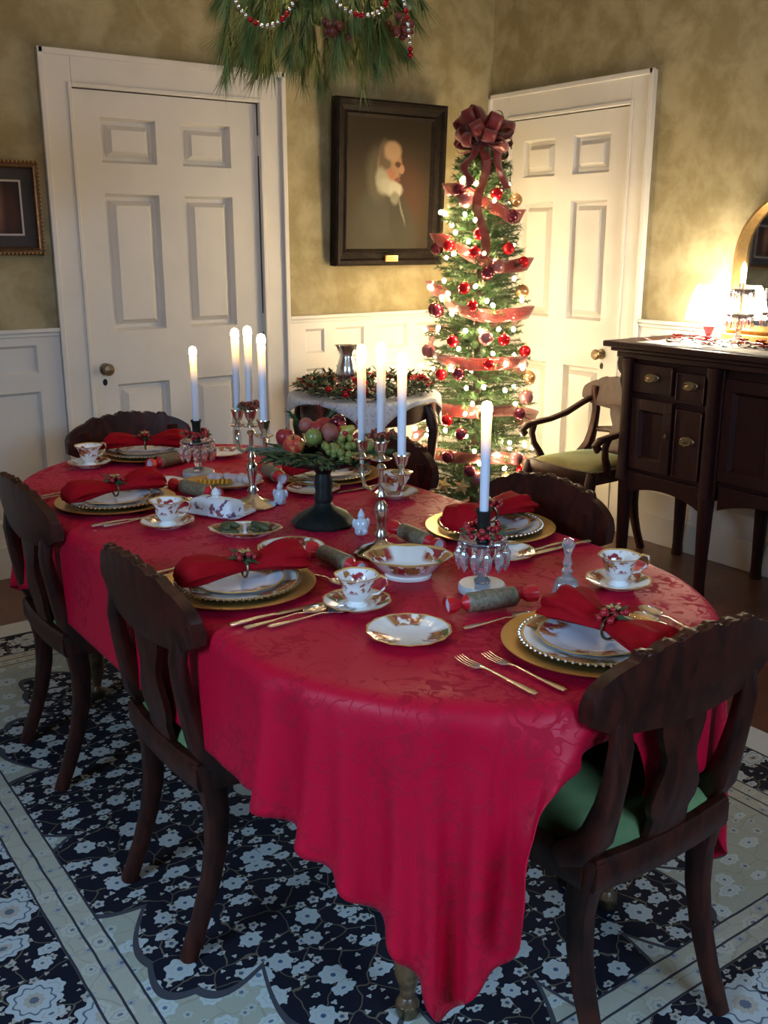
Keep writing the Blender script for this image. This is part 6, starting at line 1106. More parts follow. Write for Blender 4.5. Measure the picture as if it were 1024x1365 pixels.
# scroll bracket under the top at the left end
p = MB(); pts = [(.0,.985),(.055,.985),(.062,.955),(.055,.925),(.035,.905),(.045,.88),(.03,.85),(.012,.82),(.0,.80)]
p.add([tuple(W(xx,2.985+q,z)) for xx in (3.46,3.52) for q,z in pts], [tuple(range(9)), tuple(reversed(range(9,18)))]+[(i,i+9,(i+1)%9+9,(i+1)%9) for i in range(9)])
p.build('scroll_bracket', M_MAHOG2, parent=sb, smooth=False, bevel=.006)
def front(name, y0, y1, z0, z1, kind, hy=None, hz=None, x=XF):
    f = MB(); M = Ls @ Matrix(((0,-1,0,x+.026),(1,0,0,0),(0,0,1,0),(0,0,0,1)))
    if kind == 'door': panelled(f, M, y0, y1, z0, z1, [(y0+.045,y1-.045,z0+.05,z1-.05)], 0, .022, False, .6)
    else: f.box(y0,y1,0,.020,z0,z1,M); 
    if kind == 'drawer': 
        for q in ((y0,y1,z0,z0+.006),(y0,y1,z1-.006,z1),(y0,y0+.006,z0,z1),(y1-.006,y1,z0,z1)): f.box(q[0],q[1],.018,.024,q[2],q[3],M)
    o = f.build(name, M_MAHOG2, parent=sb, smooth=False, bevel=.002)
    if hy:
        h = MB(); H = M @ MT(hy,.022,hz)
        h.lathe([(.038,0),(.034,.003),(.0001,.004)], 20, H @ MT(rx=-PI/2), sy=.5)
        h.tube([(-.026,.003,.004),(-.026,.012,.002),(-.022,.016,-.010),(0,.018,-.016),(.022,.016,-.010),(.026,.012,.002),(.026,.003,.004)], .0035, 8, H)
        h.build('bail_handle', M_BRASS, parent=o)
    elif hz:
        h = MB(); h.lathe([(.012,0),(.010,.004),(.0001,.005)], 12, M @ MT(y0+.024,.022,hz,rx=-PI/2), sx=.6); h.build('keyhole_plate', M_BRASS, parent=o)
    return o
front('drawer',2.712,2.922,.845,.965,'drawer',2.820,.912); front('drawer',2.545,2.690,.825,.950,'drawer',2.617,.900)
front('door',2.702,2.922,.50,.815,'door',None,.67); front('drawer',2.545,2.680,.50,.795,'drawer',2.612,.665)
front('door',2.205,2.465,.52,.945,'door',None,.72, XF+.02); front('door',1.935,2.195,.52,.945,'door',None,.72, XF+.02)
front('drawer',1.478,1.688,.845,.965,'drawer',1.58,.912); front('drawer',1.708,1.855,.825,.95,'drawer',1.78,.90)
front('door',1.478,1.698,.50,.815,'door',None,.67); front('drawer',1.718,1.855,.50,.795,'drawer',1.785,.665)

# on the sideboard
ZS = 1.056
def cloth_strip(name, x0,x1,y0,y1,z, mat, amp=.002, seed=1):
    b = MB(); nx,ny = 16,40; vs = []; fs = []; rn = random.Random(seed)
    for lay in (1,0):
        for j in range(ny+1):
            for i in range(nx+1):
                x = x0+(x1-x0)*i/nx; y = y0+(y1-y0)*j/ny
                e = .006*math.sin(j*1.9)*(1 if i in (0,nx) else 0)
                vs.append((x+e, y, z+(.0025 + amp*math.sin(x*70+y*23)*math.sin(y*41) if lay else 0)))
    K = (nx+1)*(ny+1)
    for j in range(ny):
        for i in range(nx):
            q = j*(nx+1)+i; fs.append((q,q+1,q+nx+2,q+nx+1)); fs.append((K+q,K+q+nx+1,K+q+nx+2,K+q+1))
    edge = [i for i in range(nx+1)] + [j*(nx+1)+nx for j in range(1,ny+1)] + [ny*(nx+1)+i for i in range(nx-1,-1,-1)] + [j*(nx+1) for j in range(ny-1,0,-1)]
    for a in range(len(edge)):
        p_, q_ = edge[a], edge[(a+1)%len(edge)]; fs.append((p_, K+p_, K+q_, q_))
    b.add(vs, fs); return b.build(name, mat)
tag(cloth_strip('table_runner', 3.425,3.875,1.55,2.915,ZS+.001,M_RUNNER,.0012), 'cream runner lying along the top of the sideboard', 'table runner')
# small shaded lamp
lp = empty('table_lamp', (3.75,2.785,ZS+.004)); tag(lp, 'small lamp with a brightly glowing shade on the sideboard', 'lamp')
b = MB(); b.lathe([(.045,0),(.046,.006),(.030,.014),(.014,.024),(.020,.045),(.026,.06),(.016,.08),(.009,.095),(.009,.13)], 20); b.build('base', M_REDBALL, parent=lp)
b = MB(); b.lathe([(.100,.088),(.098,.12),(.085,.17),(.068,.222),(.060,.235)], 32, fn=lambda t,k: 1+.02*math.cos(16*t)); b.build('lamp_shade', M_SHADE, parent=lp, solid=.002)
# candelabrum of crystals
def crystal_drop(b, x, y, z, h=.03, r=.006, M=None):
    b.lathe([(.0006,0),(r,-h*.3),(r*.8,-h*.7),(.0006,-h)], 6, (M or Matrix()) @ MT(x,y,z))
cg = empty('crystal_girandole', (3.745,2.630,ZS+.004)); tag(cg, 'glittering crystal girandole on the sideboard in front of the arched mirror', 'candle holder')
b = MB(); b.lathe([(.05,0),(.05,.012),(.02,.02),(.010,.04),(.016,.07),(.010,.10),(.016,.15),(.010,.20),(.018,.22),(.012,.25)], 18)
b.build('stem', M_CRYSTAL, parent=cg)
b = MB(); b.lathe([(.012,.20),(.045,.215),(.055,.228),(.05,.228),(.02,.216)], 24, fn=lambda t,k: 1+.06*math.cos(10*t)); b.lathe([(.012,.10),(.05,.112),(.06,.125),(.055,.125),(.02,.114)], 24, fn=lambda t,k: 1+.06*math.cos(12*t)); b.build('drip_pan', M_CRYSTAL, parent=cg)
for i in range(12):
    a = 2*PI*i/12; b = MB(); crystal_drop(b, .052*math.cos(a), .052*math.sin(a), .225, .055); crystal_drop(b, .057*math.cos(a), .057*math.sin(a), .122, .06)
    b.build('prism', M_CRYSTAL, parent=cg)
b = MB(); b.lathe([(.011,.252),(.011,.30),(.013,.305),(.010,.32),(.004,.335),(.0001,.34)], 14); b.build('glowing_light', M_FLAME, parent=cg)
# arched gilt mirror
mr = empty('arched_mirror', (3.875,2.45,ZS+.03)); tag(mr, 'arched gilt mirror standing on the sideboard at the right edge', 'mirror')
def arch(w, h, n=22):
    P = [(-w,0),(w,0)]; z0 = h-w*.9
    for i in range(n+1):
        t = PI*i/n; P.append((w*math.cos(t), z0+w*.9*math.sin(t)))
    return P
o_, i_ = arch(.325,.62), arch(.262,.545); i_ = [(x,z+.04) for x,z in i_]
n = len(o_); b = MB()
vs = [(0,x,z) for x,z in o_]+[(0,x,z) for x,z in i_]
mid = [((a[0]*.55+c[0]*.45),(a[1]*.55+c[1]*.45)) for a,c in zip(o_,i_)]
vs += [(-.035,x,z) for x,z in mid] + [(-.016,x,z) for x,z in o_] + [(-.012,x,z) for x,z in i_]
fs = []
for i in range(n):
    j = (i+1)%n; fs += [(i,j,3*n+j,3*n+i),(3*n+i,3*n+j,2*n+j,2*n+i),(2*n+i,2*n+j,4*n+j,4*n+i),(4*n+i,4*n+j,n+j,n+i)]
b.add(vs, fs); b.build('frame', M_GILT, parent=mr)
b = MB(); b.add([(-.004,x,z) for x,z in i_]+[(-.0005,x,z) for x,z in i_], [tuple(range(n)), tuple(reversed(range(n,2*n)))]+[(i,i+n,(i+1)%n+n,(i+1)%n) for i in range(n)]); b.build('mirror_glass', M_MIRROR, parent=mr, smooth=False)
b = MB(); b.box(-.045,.01,-.33,.33,-.03,.002); b.build('base', M_GILT, parent=mr, smooth=False, bevel=.005)
mr.rotation_euler = (0, R(1.5), 0)
# red silk poinsettia garland
gd = empty('poinsettia_garland', (3.56,2.62,ZS+.006)); tag(gd, 'red poinsettia and ribbon garland trailing along the sideboard top', 'garland')
rn = random.Random(5)
def petal(b, c, L, w, az, el, M=None):
    d = Vector((math.cos(az)*math.cos(el), math.sin(az)*math.cos(el), math.sin(el))); s = Vector((-math.sin(az), math.cos(az), 0)); up = d.cross(s)*-1
    c = Vector(c)
    P = [c, c+d*L*.45+s*w+up*.002, c+d*L*.45-s*w+up*.002, c+d*L-Vector((0,0,L*.12)), c+d*L*.5-up*.003]
    b.add([tuple(q) for q in P], [(0,4,1),(0,2,4),(4,3,1),(2,3,4)], M)
for k in range(9):
    b = MB(); cx, cy = rn.uniform(-.06,.08), .20-.075*k+rn.uniform(-.01,.01)
    for layer in (0,1):
        for i in range(6): petal(b, (cx,cy,.012+.008*layer), .042-.012*layer, .012, 2*PI*i/6+layer*.5+k, .15+.35*layer)
    fl = b.build('flower', M_REDBALL if k%3==0 else M_NAPKIN, parent=gd, smooth=False)
b = MB()
for k in range(130):
    petal(b, (rn.uniform(-.09,.1), rn.uniform(-.5,.24), rn.uniform(.003,.015)), rn.uniform(.02,.04), .006, rn.uniform(0,2*PI), rn.uniform(0,.5))
b.build('leaves', M_LEAF, parent=gd, smooth=False)
b = MB(); pth = [(-.09+.02*math.sin(k*.9), .37-.03*k, .006+.006*abs(math.sin(k*.7))) for k in range(30)]
b.sweep(pth, .010, .0012, 6, (1,0,0)); b.build('ribbon', M_RIBBON, parent=gd)

# ------------------------------------------------------------------ pictures
pt = empty('portrait_painting', (3.196,YA-.026,1.765)); pt.rotation_euler = (R(2.5),0,0)
tag(pt, 'oil portrait of a bearded old man in a wide black frame', 'painting')
Wp, Hp = .70, .815
def frame(b, w, h, bw, prof):
    """mitred frame; prof = list of (inset fraction, depth) going outwards to the opening"""
    n = len(prof); vs = []
    for (q, dz) in prof:
        x, z = w/2-bw*q, h/2-bw*q
        vs += [(-x,-dz,-z),(x,-dz,-z),(x,-dz,z),(-x,-dz,z)]
    fs = []
    for k in range(n-1):
        for i in range(4):
            j = (i+1)%4; fs.append((k*4+i,k*4+j,(k+1)*4+j,(k+1)*4+i))
    b.add(vs, fs)
b = MB(); frame(b, Wp, Hp, .085, [(0,0),(0,.050),(.12,.060),(.30,.058),(.42,.040),(.70,.030),(.82,.036),(1,.022),(1,0)]); b.build('frame', M_FRAME, parent=pt, smooth=False)
PM = painting('old_man_portrait', (0.023,0.016,0.009), [
    (.5,.35,.6,.42,0,.5,(0.039,0.027,0.014)), (.70,.42,.22,.28,0,.5,(0.058,0.026,0.014)),
    (.42,.10,.42,.34,0,.25,(0.041,0.036,0.023)), (.40,.30,.22,.22,20,.3,(0.047,0.044,0.030)), (.66,.18,.13,.25,25,.25,(0.037,0.033,0.022)),
    (.36,.58,.13,.20,5,.4,(0.078,0.066,0.043)),
    (.50,.66,.145,.175,-6,.14,(0.265,0.156,0.090)), (.44,.70,.075,.14,0,.35,(0.101,0.074,0.047)),
    (.53,.76,.10,.075,0,.3,(0.328,0.211,0.125)), (.60,.66,.035,.022,-10,.4,(0.078,0.035,0.020)), (.645,.625,.030,.035,0,.3,(0.312,0.172,0.101)),
    (.50,.58,.07,.05,0,.4,(0.281,0.125,0.070)), (.41,.53,.075,.10,15,.35,(0.257,0.242,0.179)), (.50,.48,.12,.06,-20,.35,(0.312,0.296,0.226)),
    (.575,.47,.085,.06,-10,.3,(0.359,0.335,0.265)), (.60,.545,.035,.014,0,.4,(0.156,0.055,0.039)), (.57,.40,.05,.05,0,.4,(0.156,0.148,0.109)),
    (.66,.30,.012,.11,22,.5,(0.133,0.121,0.094))], .53, .645)
b = MB(); b.box(-.265,.265,-.022,-.014,-.3225,.3225); b.build('canvas', PM, parent=pt, smooth=False)
b = MB(); b.box(-.265,.265,-.013,0,-.3225,.3225); b.build('backing', M_FRAME, parent=pt, smooth=False)
b = MB(); b.box(-.042+.0,.042,-.062,-.052,-.386,-.356); pl = b.build('nameplate', M_GOLDTRIM, parent=pt, smooth=False, bevel=.002)
b = MB()
for z in (-.366,-.376):
    for k in range(7): b.box(-.030+.009*k,-.030+.009*k+.005,-.0632,-.062,z-.002,z+.002)
b.build('engraving', M_FRAME, parent=pl, smooth=False)
p2 = empty('framed_picture', (1.155,YA-.006,1.616)); tag(p2, 'small framed picture with dark mat left of the white door', 'picture')
b = MB(); frame(b, .45, .382, .032, [(0,0),(0,.022),(.2,.028),(.5,.024),(.8,.028),(1,.014),(1,0)]); b.build('frame', plain('brown_gilt_frame',(.16,.09,.05),.4,.5,.4,90), parent=p2, smooth=False)
b = MB()
for s in (-1,1):
    for k in range(23): b.sph((s*.220,-.026,-.185+k*.0168), .0055, 6)
for s in (-1,1):
    for k in range(27): b.sph((-.218+k*.0168,-.026,s*.186), .0055, 6)
b.build('beading', M_GILT, parent=p2)
b = MB(); b.box(-.195,.195,-.012,-.004,-.160,.160); b.build('mat_board', plain('dark_mat',(.035,.030,.032),.8), parent=p2, smooth=False)
b = MB(); frame(b, .292, .226, .008, [(0,.010),(0,.0145),(1,.0145),(1,.010)]); b.build('inner_line', plain('pale_fillet',(.42,.36,.33),.5), parent=p2, smooth=False)
PM2 = painting('red_column_print', (.020,.012,.012), [(.62,.5,.13,.5,0,.6,(.16,.075,.050)), (.60,.65,.06,.2,0,.6,(.22,.12,.08)), (.25,.5,.12,.6,0,.6,(.05,.015,.012)), (.85,.4,.1,.4,0,.6,(.05,.02,.016))], .276, .210)
b = MB(); b.box(-.138,.138,-.0135,-.010,-.105,.105); b.build('print', PM2, parent=p2, smooth=False)

# ------------------------------------------------------------------ tea table by the back wall
TTX, TTY, TTZ = 2.72, 3.98, .765
tt = empty('tea_table', (TTX,TTY,0)); tag(tt, 'dark wood tea table with curved legs against the panelled wall', 'table')
b = MB(); b.lathe([(.345,TTZ-.028),(.355,TTZ-.02),(.358,TTZ-.008),(.350,TTZ),(.0001,TTZ)], 48); b.build('table_top', M_MAHOG, parent=tt)
b = MB(); b.lathe([(.30,TTZ-.12),(.315,TTZ-.11),(.315,TTZ-.028),(.0001,TTZ-.028)], 40); b.build('apron', M_MAHOG, parent=tt)
for k in range(4):
    a = R(-52+90*k); c, s = math.cos(a), math.sin(a)
    b = MB(); P = [(r*c, r*s, z) for r, z in ((.30,TTZ-.03),(.335,TTZ-.09),(.35,TTZ-.17),(.335,.45),(.30,.30),(.275,.15),(.29,.06),(.325,.012))]
    b.sweep(P, [.030,.032,.030,.022,.018,.015,.016,.024], [.024,.026,.024,.019,.016,.014,.015,.014], 10); b.build('leg', M_MAHOG, parent=tt)
# lace cloth: square laid cornerwise, points hanging
lc = MB(); n_ = 40; hs = .375; vs = []; fs = []; rr = .362
rot = R(16)
for j in range(n_+1):
    for i in range(n_+1):
        u, v = -1+2*i/n_, -1+2*j/n_
        x, y = u*hs, v*hs
        x, y = x*math.cos(rot)-y*math.sin(rot), x*math.sin(rot)+y*math.cos(rot)
        r = math.hypot(x,y); z = .0035
        e = (max(abs(u),abs(v)))
        if r > rr:
            ex = r-rr; a = math.atan2(y,x); q = rr+.006+min(ex,.02)*.3 + .008*math.sin(a*22)*min(1,ex/.1); x, y = q*math.cos(a), q*math.sin(a); z -= ex
        vs.append((x,y,z))
for j in range(n_):
    for i in range(n_):
        q = j*(n_+1)+i; fs.append((q,q+1,q+n_+2,q+n_+1))
lc.add(vs, fs); lo = lc.build('lace_cloth', M_LACE, solid=.002); lo.location = (TTX,TTY,TTZ)
tag(lo, 'white lace cloth with pointed corners hanging over the tea table', 'tablecloth')
# wreath of greenery on the tea table
def leafring(b, R0, n, L, w, z, rn, spread=.05, zz=.04, sy=1.0):
    for k in range(n):
        a = rn.uniform(0,2*PI); r = R0+rn.uniform(-spread,spread)
        petal(b, (r*math.cos(a), r*math.sin(a)*sy, z+rn.uniform(0,zz)), L*rn.uniform(.7,1.2), w, rn.uniform(0,2*PI), rn.uniform(-.1,1.0))
wr = empty('evergreen_wreath', (TTX,TTY,TTZ+.008)); tag(wr, 'red and green holiday wreath lying on the lace covered tea table', 'wreath')
rn = random.Random(11)
b = MB(); leafring(b, .27, 900, .055, .010, .002, rn, .06, .06); b.build('greenery', M_LEAF, parent=wr, smooth=False)
b = MB()
for k in range(26):
    a = rn.uniform(0,2*PI); c = (.27+rn.uniform(-.05,.06))
    for i in range(6): petal(b, (c*math.cos(a), c*math.sin(a), .045+rn.uniform(-.02,.015)), .042, .013, 2*PI*i/6, .3)
b.build('red_flowers', M_NAPKIN, parent=wr, smooth=False)
for k in range(22):
    a = rn.uniform(0,2*PI); c = .27+rn.uniform(-.07,.08)
    b = MB(); b.sph((c*math.cos(a), c*math.sin(a), rn.uniform(.015,.06)), rn.uniform(.012,.02), 10); b.build('ball', rn.choice([M_REDBALL,M_DARKBALL,M_REDBALL]), parent=wr)
tr = MB(); tr.lathe([(.0001,.0),(.16,.0),(.175,.012),(.185,.014),(.178,.018),(.155,.006),(.0001,.006)], 40)
to = tr.build('silver_tray', M_SILVER); to.location = (TTX,TTY,TTZ+.010); tag(to, 'round silver tray at the middle of the tea table wreath', 'tray')
pc = empty('silver_pitcher', (2.625,3.985,TTZ+.0165)); tag(pc, 'silver water pitcher standing on the tea table tray', 'pitcher')
b = MB(); b.lathe([(.040,0),(.042,.006),(.030,.016),(.036,.03),(.052,.06),(.056,.09),(.048,.13),(.036,.165),(.034,.185),(.044,.215),(.047,.222),(.040,.215),(.030,.185)], 28, fn=lambda t,k: 1+(.35*max(0,math.cos(t-2.4))**8 if k > .8 else 0)); b.build('body', M_SILVER, parent=pc)
b = MB(); b.tube([(.034,-.01,.20),(.062,-.02,.205),(.085,-.03,.17),(.080,-.03,.12),(.052,-.02,.075)], [.006,.006,.006,.005,.004], 8); b.build('handle', M_SILVER, parent=pc)
for (x,y,z,L) in ((2.93,3.80,.815,'red silk poinsettia at the right of the tea table wreath'),(2.62,3.87,.82,'red silk poinsettia beside the silver pitcher')):
    b = MB()
    for lay in range(3):
        for i in range(7): petal(b, (0,0,.006*lay), .065-.016*lay, .019-.004*lay, 2*PI*i/7+lay*.4, .25+.3*lay)
    b.tube([(0,0,-.035),(0,0,.004)], .003, 6)
    o = b.build('poinsettia', M_NAPKIN, smooth=False); o.location = (x,y,z+.01); o.rotation_euler = (.5,0,.3); tag(o, L, 'flower')

# ------------------------------------------------------------------ Christmas tree
TX, TY = 3.43, 3.97
def TR(z): return float(np.interp(z,[.12,.35,.6,1.0,1.4,1.7,1.88,1.97],[.265,.285,.28,.245,.205,.160,.115,.03]))
tree = empty('christmas_tree', (TX,TY,0)); tag(tree, 'tall slim artificial Christmas tree in the corner by the door', 'tree')
b = MB(); b.tube([(0,0,0),(0,0,1.0),(0,0,1.95)], [.024,.018,.006], 10); b.build('trunk', M_BARK, parent=tree)
b = MB()
for k in range(4):
    a = PI/4+PI/2*k; b.tube([(0,0,.12),(.12*math.cos(a),.12*math.sin(a),.06),(.22*math.cos(a),.22*math.sin(a),.008)], .008, 8)
b.build('stand', M_BLACK, parent=tree)
rn = random.Random(3)
nd = MB(); tw = MB()
NB = 620
for k in range(NB):
    z = .14+1.80*(k/NB)**1.02 ; a = k*2.399963
    rt = TR(z)*rn.uniform(.84,1.20); zc = z - .02
    base = Vector((0,0,z-.02)); tip = Vector((rt*math.cos(a), rt*math.sin(a), z+rn.uniform(-.03,.045)))
    d = (tip-base); L = d.length; d.normalize()
    tw.sweep([tuple(base+d*L*.1), tuple(tip)], .0022, .0022, 4, cap=False)
    side = d.cross(Vector((0,0,1))).normalized(); up = side.cross(d)
    cnt = 95
    for i in range(cnt):
        s = (.30 + .72*(i/cnt)) ; p = base + d*(L*s)
        w = rn.uniform(0,2*PI); rad = side*math.cos(w)+up*math.sin(w)
        ln = rn.uniform(.022,.038); q = p + (rad*.85+d*.55)*ln; e = d.cross(rad)*.0027
        nd.tri(p+e, p-e, q)
nd.build('needles', M_FIR, parent=tree, smooth=False); tw.build('branches', M_BARK, parent=tree, smooth=False)
# string of lights
fl = empty('fairy_lights', (TX,TY,0)); tag(fl, 'string of warm white fairy lights wound around the Christmas tree', 'string lights')
pos = [(a, TR(z)*1.10+.012, z) for a, r, z in BULB if r < .32]
for k in range(32):
    z = .3+1.5*k/32; a = math.degrees((k*2.4) % (2*PI))
    # mostly round the back and sides
    a = -35 + (k*47) % 190
    pos.append((a, TR(z)*1.10+.012, z+rn.uniform(-.02,.02)))
bm0 = MB(); bm0.sph((0,0,0), .0095, 8, (1,1,1.3)); blb = bm0.build('bulb', M_BULB, parent=fl)
first = True
for a, r, z in pos:
    o = blb if first else blb.copy()
    if not first: COL.objects.link(o); o.parent = fl
    first = False
    o.location = (r*math.cos(R(a)), r*math.sin(R(a)), z); o.rotation_euler = (rn.uniform(-.8,.8), rn.uniform(-.8,.8), 0)
P = []
for k in range(900):
    z = .28+1.52*k/900; a = 2*PI*13*k/900; r = TR(z)*.93; P.append((r*math.cos(a), r*math.sin(a), z+.012*math.sin(k*.8)))
b = MB(); b.tube(P, .0013, 4); b.build('wire', M_LEAF, parent=fl)
# balls
names = dict(r=('shiny red', M_REDBALL, .030), b=('dark burgundy', M_DARKBALL, .033), m=('dusky mauve', M_MAUVEBALL, .037), g=('copper gold', M_GOLDBALL, .034), k=('translucent rust', M_GOLDBALL, .032))
ob = sorted(ORN, key=lambda q: -q[2]); cnt = {}
ords = ['topmost','second','third','fourth','fifth','sixth','seventh','eighth','ninth','tenth','eleventh','twelfth','thirteenth','fourteenth']
tot = {c: sum(1 for q in ob if q[3]==c) for c in names}
for a, r, z, c in ob:
    nm, m, rad = names[c]; k = cnt.get(c,0); cnt[c] = k+1
    root = empty('ball_ornament', (TX+(TR(z)*1.12)*math.cos(R(a)), TY+(TR(z)*1.12)*math.sin(R(a)), z))
    b = MB(); b.sph((0,0,0), rad, 18); b.build('ball', m, parent=root)
    b = MB(); b.lathe([(.006,rad-.001),(.006,rad+.005),(.0001,rad+.006)], 10); b.tube([(-.003,0,rad+.005),(-.003,0,rad+.010),(0,0,rad+.013),(.003,0,rad+.010),(.003,0,rad+.005)], .0007, 5); b.build('cap', M_GOLDTRIM, parent=root)
    d_ = (a+131+180) % 360 - 180              # bearing from the side facing the room
    side = 'left edge' if d_ < -32 else 'right edge' if d_ > 40 else 'left of centre' if d_ < -8 else 'right of centre' if d_ > 12 else 'centre'
    rank = (ords[k] if k < len(ords) else 'lowest') if k < tot[c]-1 or tot[c]==1 else 'lowest'
    side = {'left edge':"at the tree's left edge",'right edge':"at the tree's right edge",'left of centre':"left of the tree's middle",'right of centre':"right of the tree's middle",'centre':"on the tree's middle"}[side]
    lab = '%s ball %s, %s of its colour' % (nm, side, rank) if tot[c] > 1 else '%s ball %s just below the bow' % (nm, side)
    tag(root, lab, 'ornament', 'glass balls on the Christmas tree')
# ribbon garland
def strip(path, w, lat, n=2):
    b = MB(); vs = []; fs = []
    for p, l in zip(path, lat):
        p = Vector(p); l = Vector(l).normalized()
        vs += [tuple(p-l*w*.5), tuple(p-l*w*.17), tuple(p+l*w*.17), tuple(p+l*w*.5)]
    for k in range(len(path)-1):
        for i in range(3): fs.append((k*4+i,k*4+i+1,k*4+4+i+1,k*4+4+i))
    b.add(vs, fs); return b
P = []; Lt = []
for k in range(420):
    f = k/419; z = 1.72-1.36*f; a = R(150) + 2*PI*5.4*f
    puff = math.sin(f*2*PI*23); r = TR(z)*1.04+.008+.034*puff
    P.append((r*math.cos(a), r*math.sin(a), z+.03*math.sin(f*2*PI*11.5)))
    Lt.append((.55*math.cos(a)*puff, .55*math.sin(a)*puff, 1.0))
b = strip(P, .066, Lt); o = b.build('ribbon_garland', M_RIBBON, solid=.0008); o.location = (TX,TY,0)
tag(o, 'sheer red ribbon garland spiralling down the Christmas tree', 'ribbon')
# bow
bw = empty('ribbon_bow', (TX-.03,TY-.04,1.965)); tag(bw, 'big dark red ribbon bow topping the Christmas tree', 'bow')
rn = random.Random(21)
dirs = []
for k in range(20):
    el = math.asin(-.45+1.40*(k+.5)/20); az = k*2.4
    dirs.append((az, el))
for az, el in dirs:
    d = Vector((math.cos(az)*math.cos(el), math.sin(az)*math.cos(el), math.sin(el)))
    s = d.cross(Vector((0,0,1))).normalized(); t_ = s.cross(d); tw_ = rn.uniform(-.9,.9); lat = s*math.cos(tw_)+t_*math.sin(tw_); nr = d.cross(lat)
    L = rn.uniform(.135,.172); Hh = rn.uniform(.032,.046); P = []; Lt = []
    for i in range(17):
        th = 2*PI*i/16; rr_ = (1-math.cos(th))/2
        P.append(d*(L*rr_) + nr*(Hh*math.sin(th)*math.sqrt(rr_+.05)*-1)); Lt.append(lat)
    b = strip(P, .064, Lt); b.build('loop', M_BOW, parent=bw, solid=.001)
for az, x0 in ((-131,0),(-160,.03),(-95,-.02)):
    a = R(az); P = []; Lt = []; LL = .55 if az == -131 else .22
    for i in range(26):
        f = i/25; z = -.02-LL*f; r = TR(1.985+z)*1.02+.02+.010*math.sin(f*14); 
        if i < 4: r = .05+ (r-.05)*i/4
        P.append((r*math.cos(a+.12*math.sin(f*9)), r*math.sin(a+.12*math.sin(f*9)), z)); Lt.append((-math.sin(a),math.cos(a),.2*math.sin(f*8)))
    b = strip(P, .045, Lt); b.build('tail', M_RIBBON if az==-131 else M_BOW, parent=bw, solid=.001)
# gold stars low on the tree
for (a, r, z), w_ in zip(STAR, ('left of middle','middle','far left')):
    b = MB(); pts = []
    for i in range(10):
        q = .050 if i%2==0 else .021; t_ = PI/2+2*PI*i/10; pts.append((q*math.cos(t_), q*math.sin(t_)))
    vs = [(x,0,z_) for x,z_ in pts]+[(0,-.012,0),(0,.012,0)]; fs = []
    for i in range(10): fs += [(i,(i+1)%10,10),((i+1)%10,i,11)]
    b.add(vs, fs); o = b.build('gold_star', M_STAR, smooth=False); rr_ = TR(z)*1.04+.01
    o.location = (TX+rr_*math.cos(R(a)), TY+rr_*math.sin(R(a)), z); o.rotation_euler = (0,.2,R(a)+PI/2)
    tag(o, 'gold fabric star near the foot of the Christmas tree, %s' % {'left of middle':'second from the left','middle':'rightmost of three','far left':'leftmost of three'}[w_], 'ornament', 'gold stars at the foot of the tree')

# ------------------------------------------------------------------ chandelier with pine garland
CX, CY = 1.32, 2.125
cdl = empty('chandelier', (CX,CY,0)); tag(cdl, 'brass chandelier hidden in pine above the dining table', 'chandelier')
b = MB(); b.tube([(0,0,ZC),(0,0,2.02)], .009, 10); b.lathe([(.06,ZC-.04),(.07,ZC-.01),(.07,ZC)], 20); b.lathe([(.0001,2.0),(.03,2.02),(.04,2.06),(.02,2.10),(.035,2.16),(.012,2.22)], 20)
b.build('stem', M_BRASS, parent=cdl)
for k in range(5):
    a = 2*PI*k/5+.3; c, s = math.cos(a), math.sin(a)
    b = MB(); b.tube([(.02*c,.02*s,2.06),(.10*c,.10*s,2.01),(.17*c,.17*s,2.02),(.215*c,.215*s,2.07),(.22*c,.22*s,2.11)], .006, 8)
    b.lathe([(.010,2.105),(.030,2.112),(.032,2.118),(.012,2.12),(.012,2.19)], 14, MT(.22*c,.22*s,0)); am = b.build('arm', M_BRASS, parent=cdl)
    b = MB(); b.sph((.22*c,.22*s,2.212), .015, 10, (1,1,1.5)); b.build('bulb', M_CBULB, parent=am)
pg = empty('pine_garland', (CX,CY,2.00)); tag(pg, 'green pine garland with drooping needles wrapped round the chandelier', 'garland')
rn = random.Random(9)
nb = MB(); br = MB()
for k in range(135):
    a = 2.399963*k; r0 = .172+rn.uniform(-.08,.035); base = Vector((r0*math.cos(a), r0*math.sin(a), rn.uniform(-.055,.10)))
    out = Vector((math.cos(a+rn.uniform(-.5,.5)), math.sin(a+rn.uniform(-.5,.5)), 0)); d = (out*rn.uniform(.0,.75)+Vector((0,0,-1))*rn.uniform(.4,1.1)).normalized()
    L = rn.uniform(.05,.10)
    br.sweep([tuple(base), tuple(base+d*L*.5), tuple(base+d*L+Vector((0,0,-.01)))], .0035, .0035, 5)
    sd = d.cross(Vector((0,0,1)));  sd = sd.normalized() if sd.length > .01 else Vector((1,0,0)); up = sd.cross(d)
    for i in range(95):
        f = i/95; p = base+d*(L*f*1.0); w = rn.uniform(0,2*PI); rad = sd*math.cos(w)+up*math.sin(w)
        q = p + (rad*rn.uniform(.25,.75)+d*1.0+Vector((0,0,-.30))).normalized()*rn.uniform(.055,.090); e = d.cross(rad).normalized()*.0011
        m = (p+q)*.5+rad*.004; nb.tri(p+e, p-e, q)
nb.build('needles', M_PINE, parent=pg, smooth=False); br.build('branches', M_BARK, parent=pg)
b = MB(); b.tube([(.205*math.cos(2*PI*i/40), .205*math.sin(2*PI*i/40), .02+.015*math.sin(i)) for i in range(41)], .018, 8); b.build('core', M_LEAF, parent=pg)
for x,y,z in ((-.06,-.20,-.08),(.10,-.20,-.06)):
    b = MB()
    for i in range(14): b.sph((x+rn.uniform(-.03,.03), y+rn.uniform(-.02,.02), z+rn.uniform(-.02,.02)), .009, 8)
    b.build('berries', M_RUSTBERRY, parent=pg)
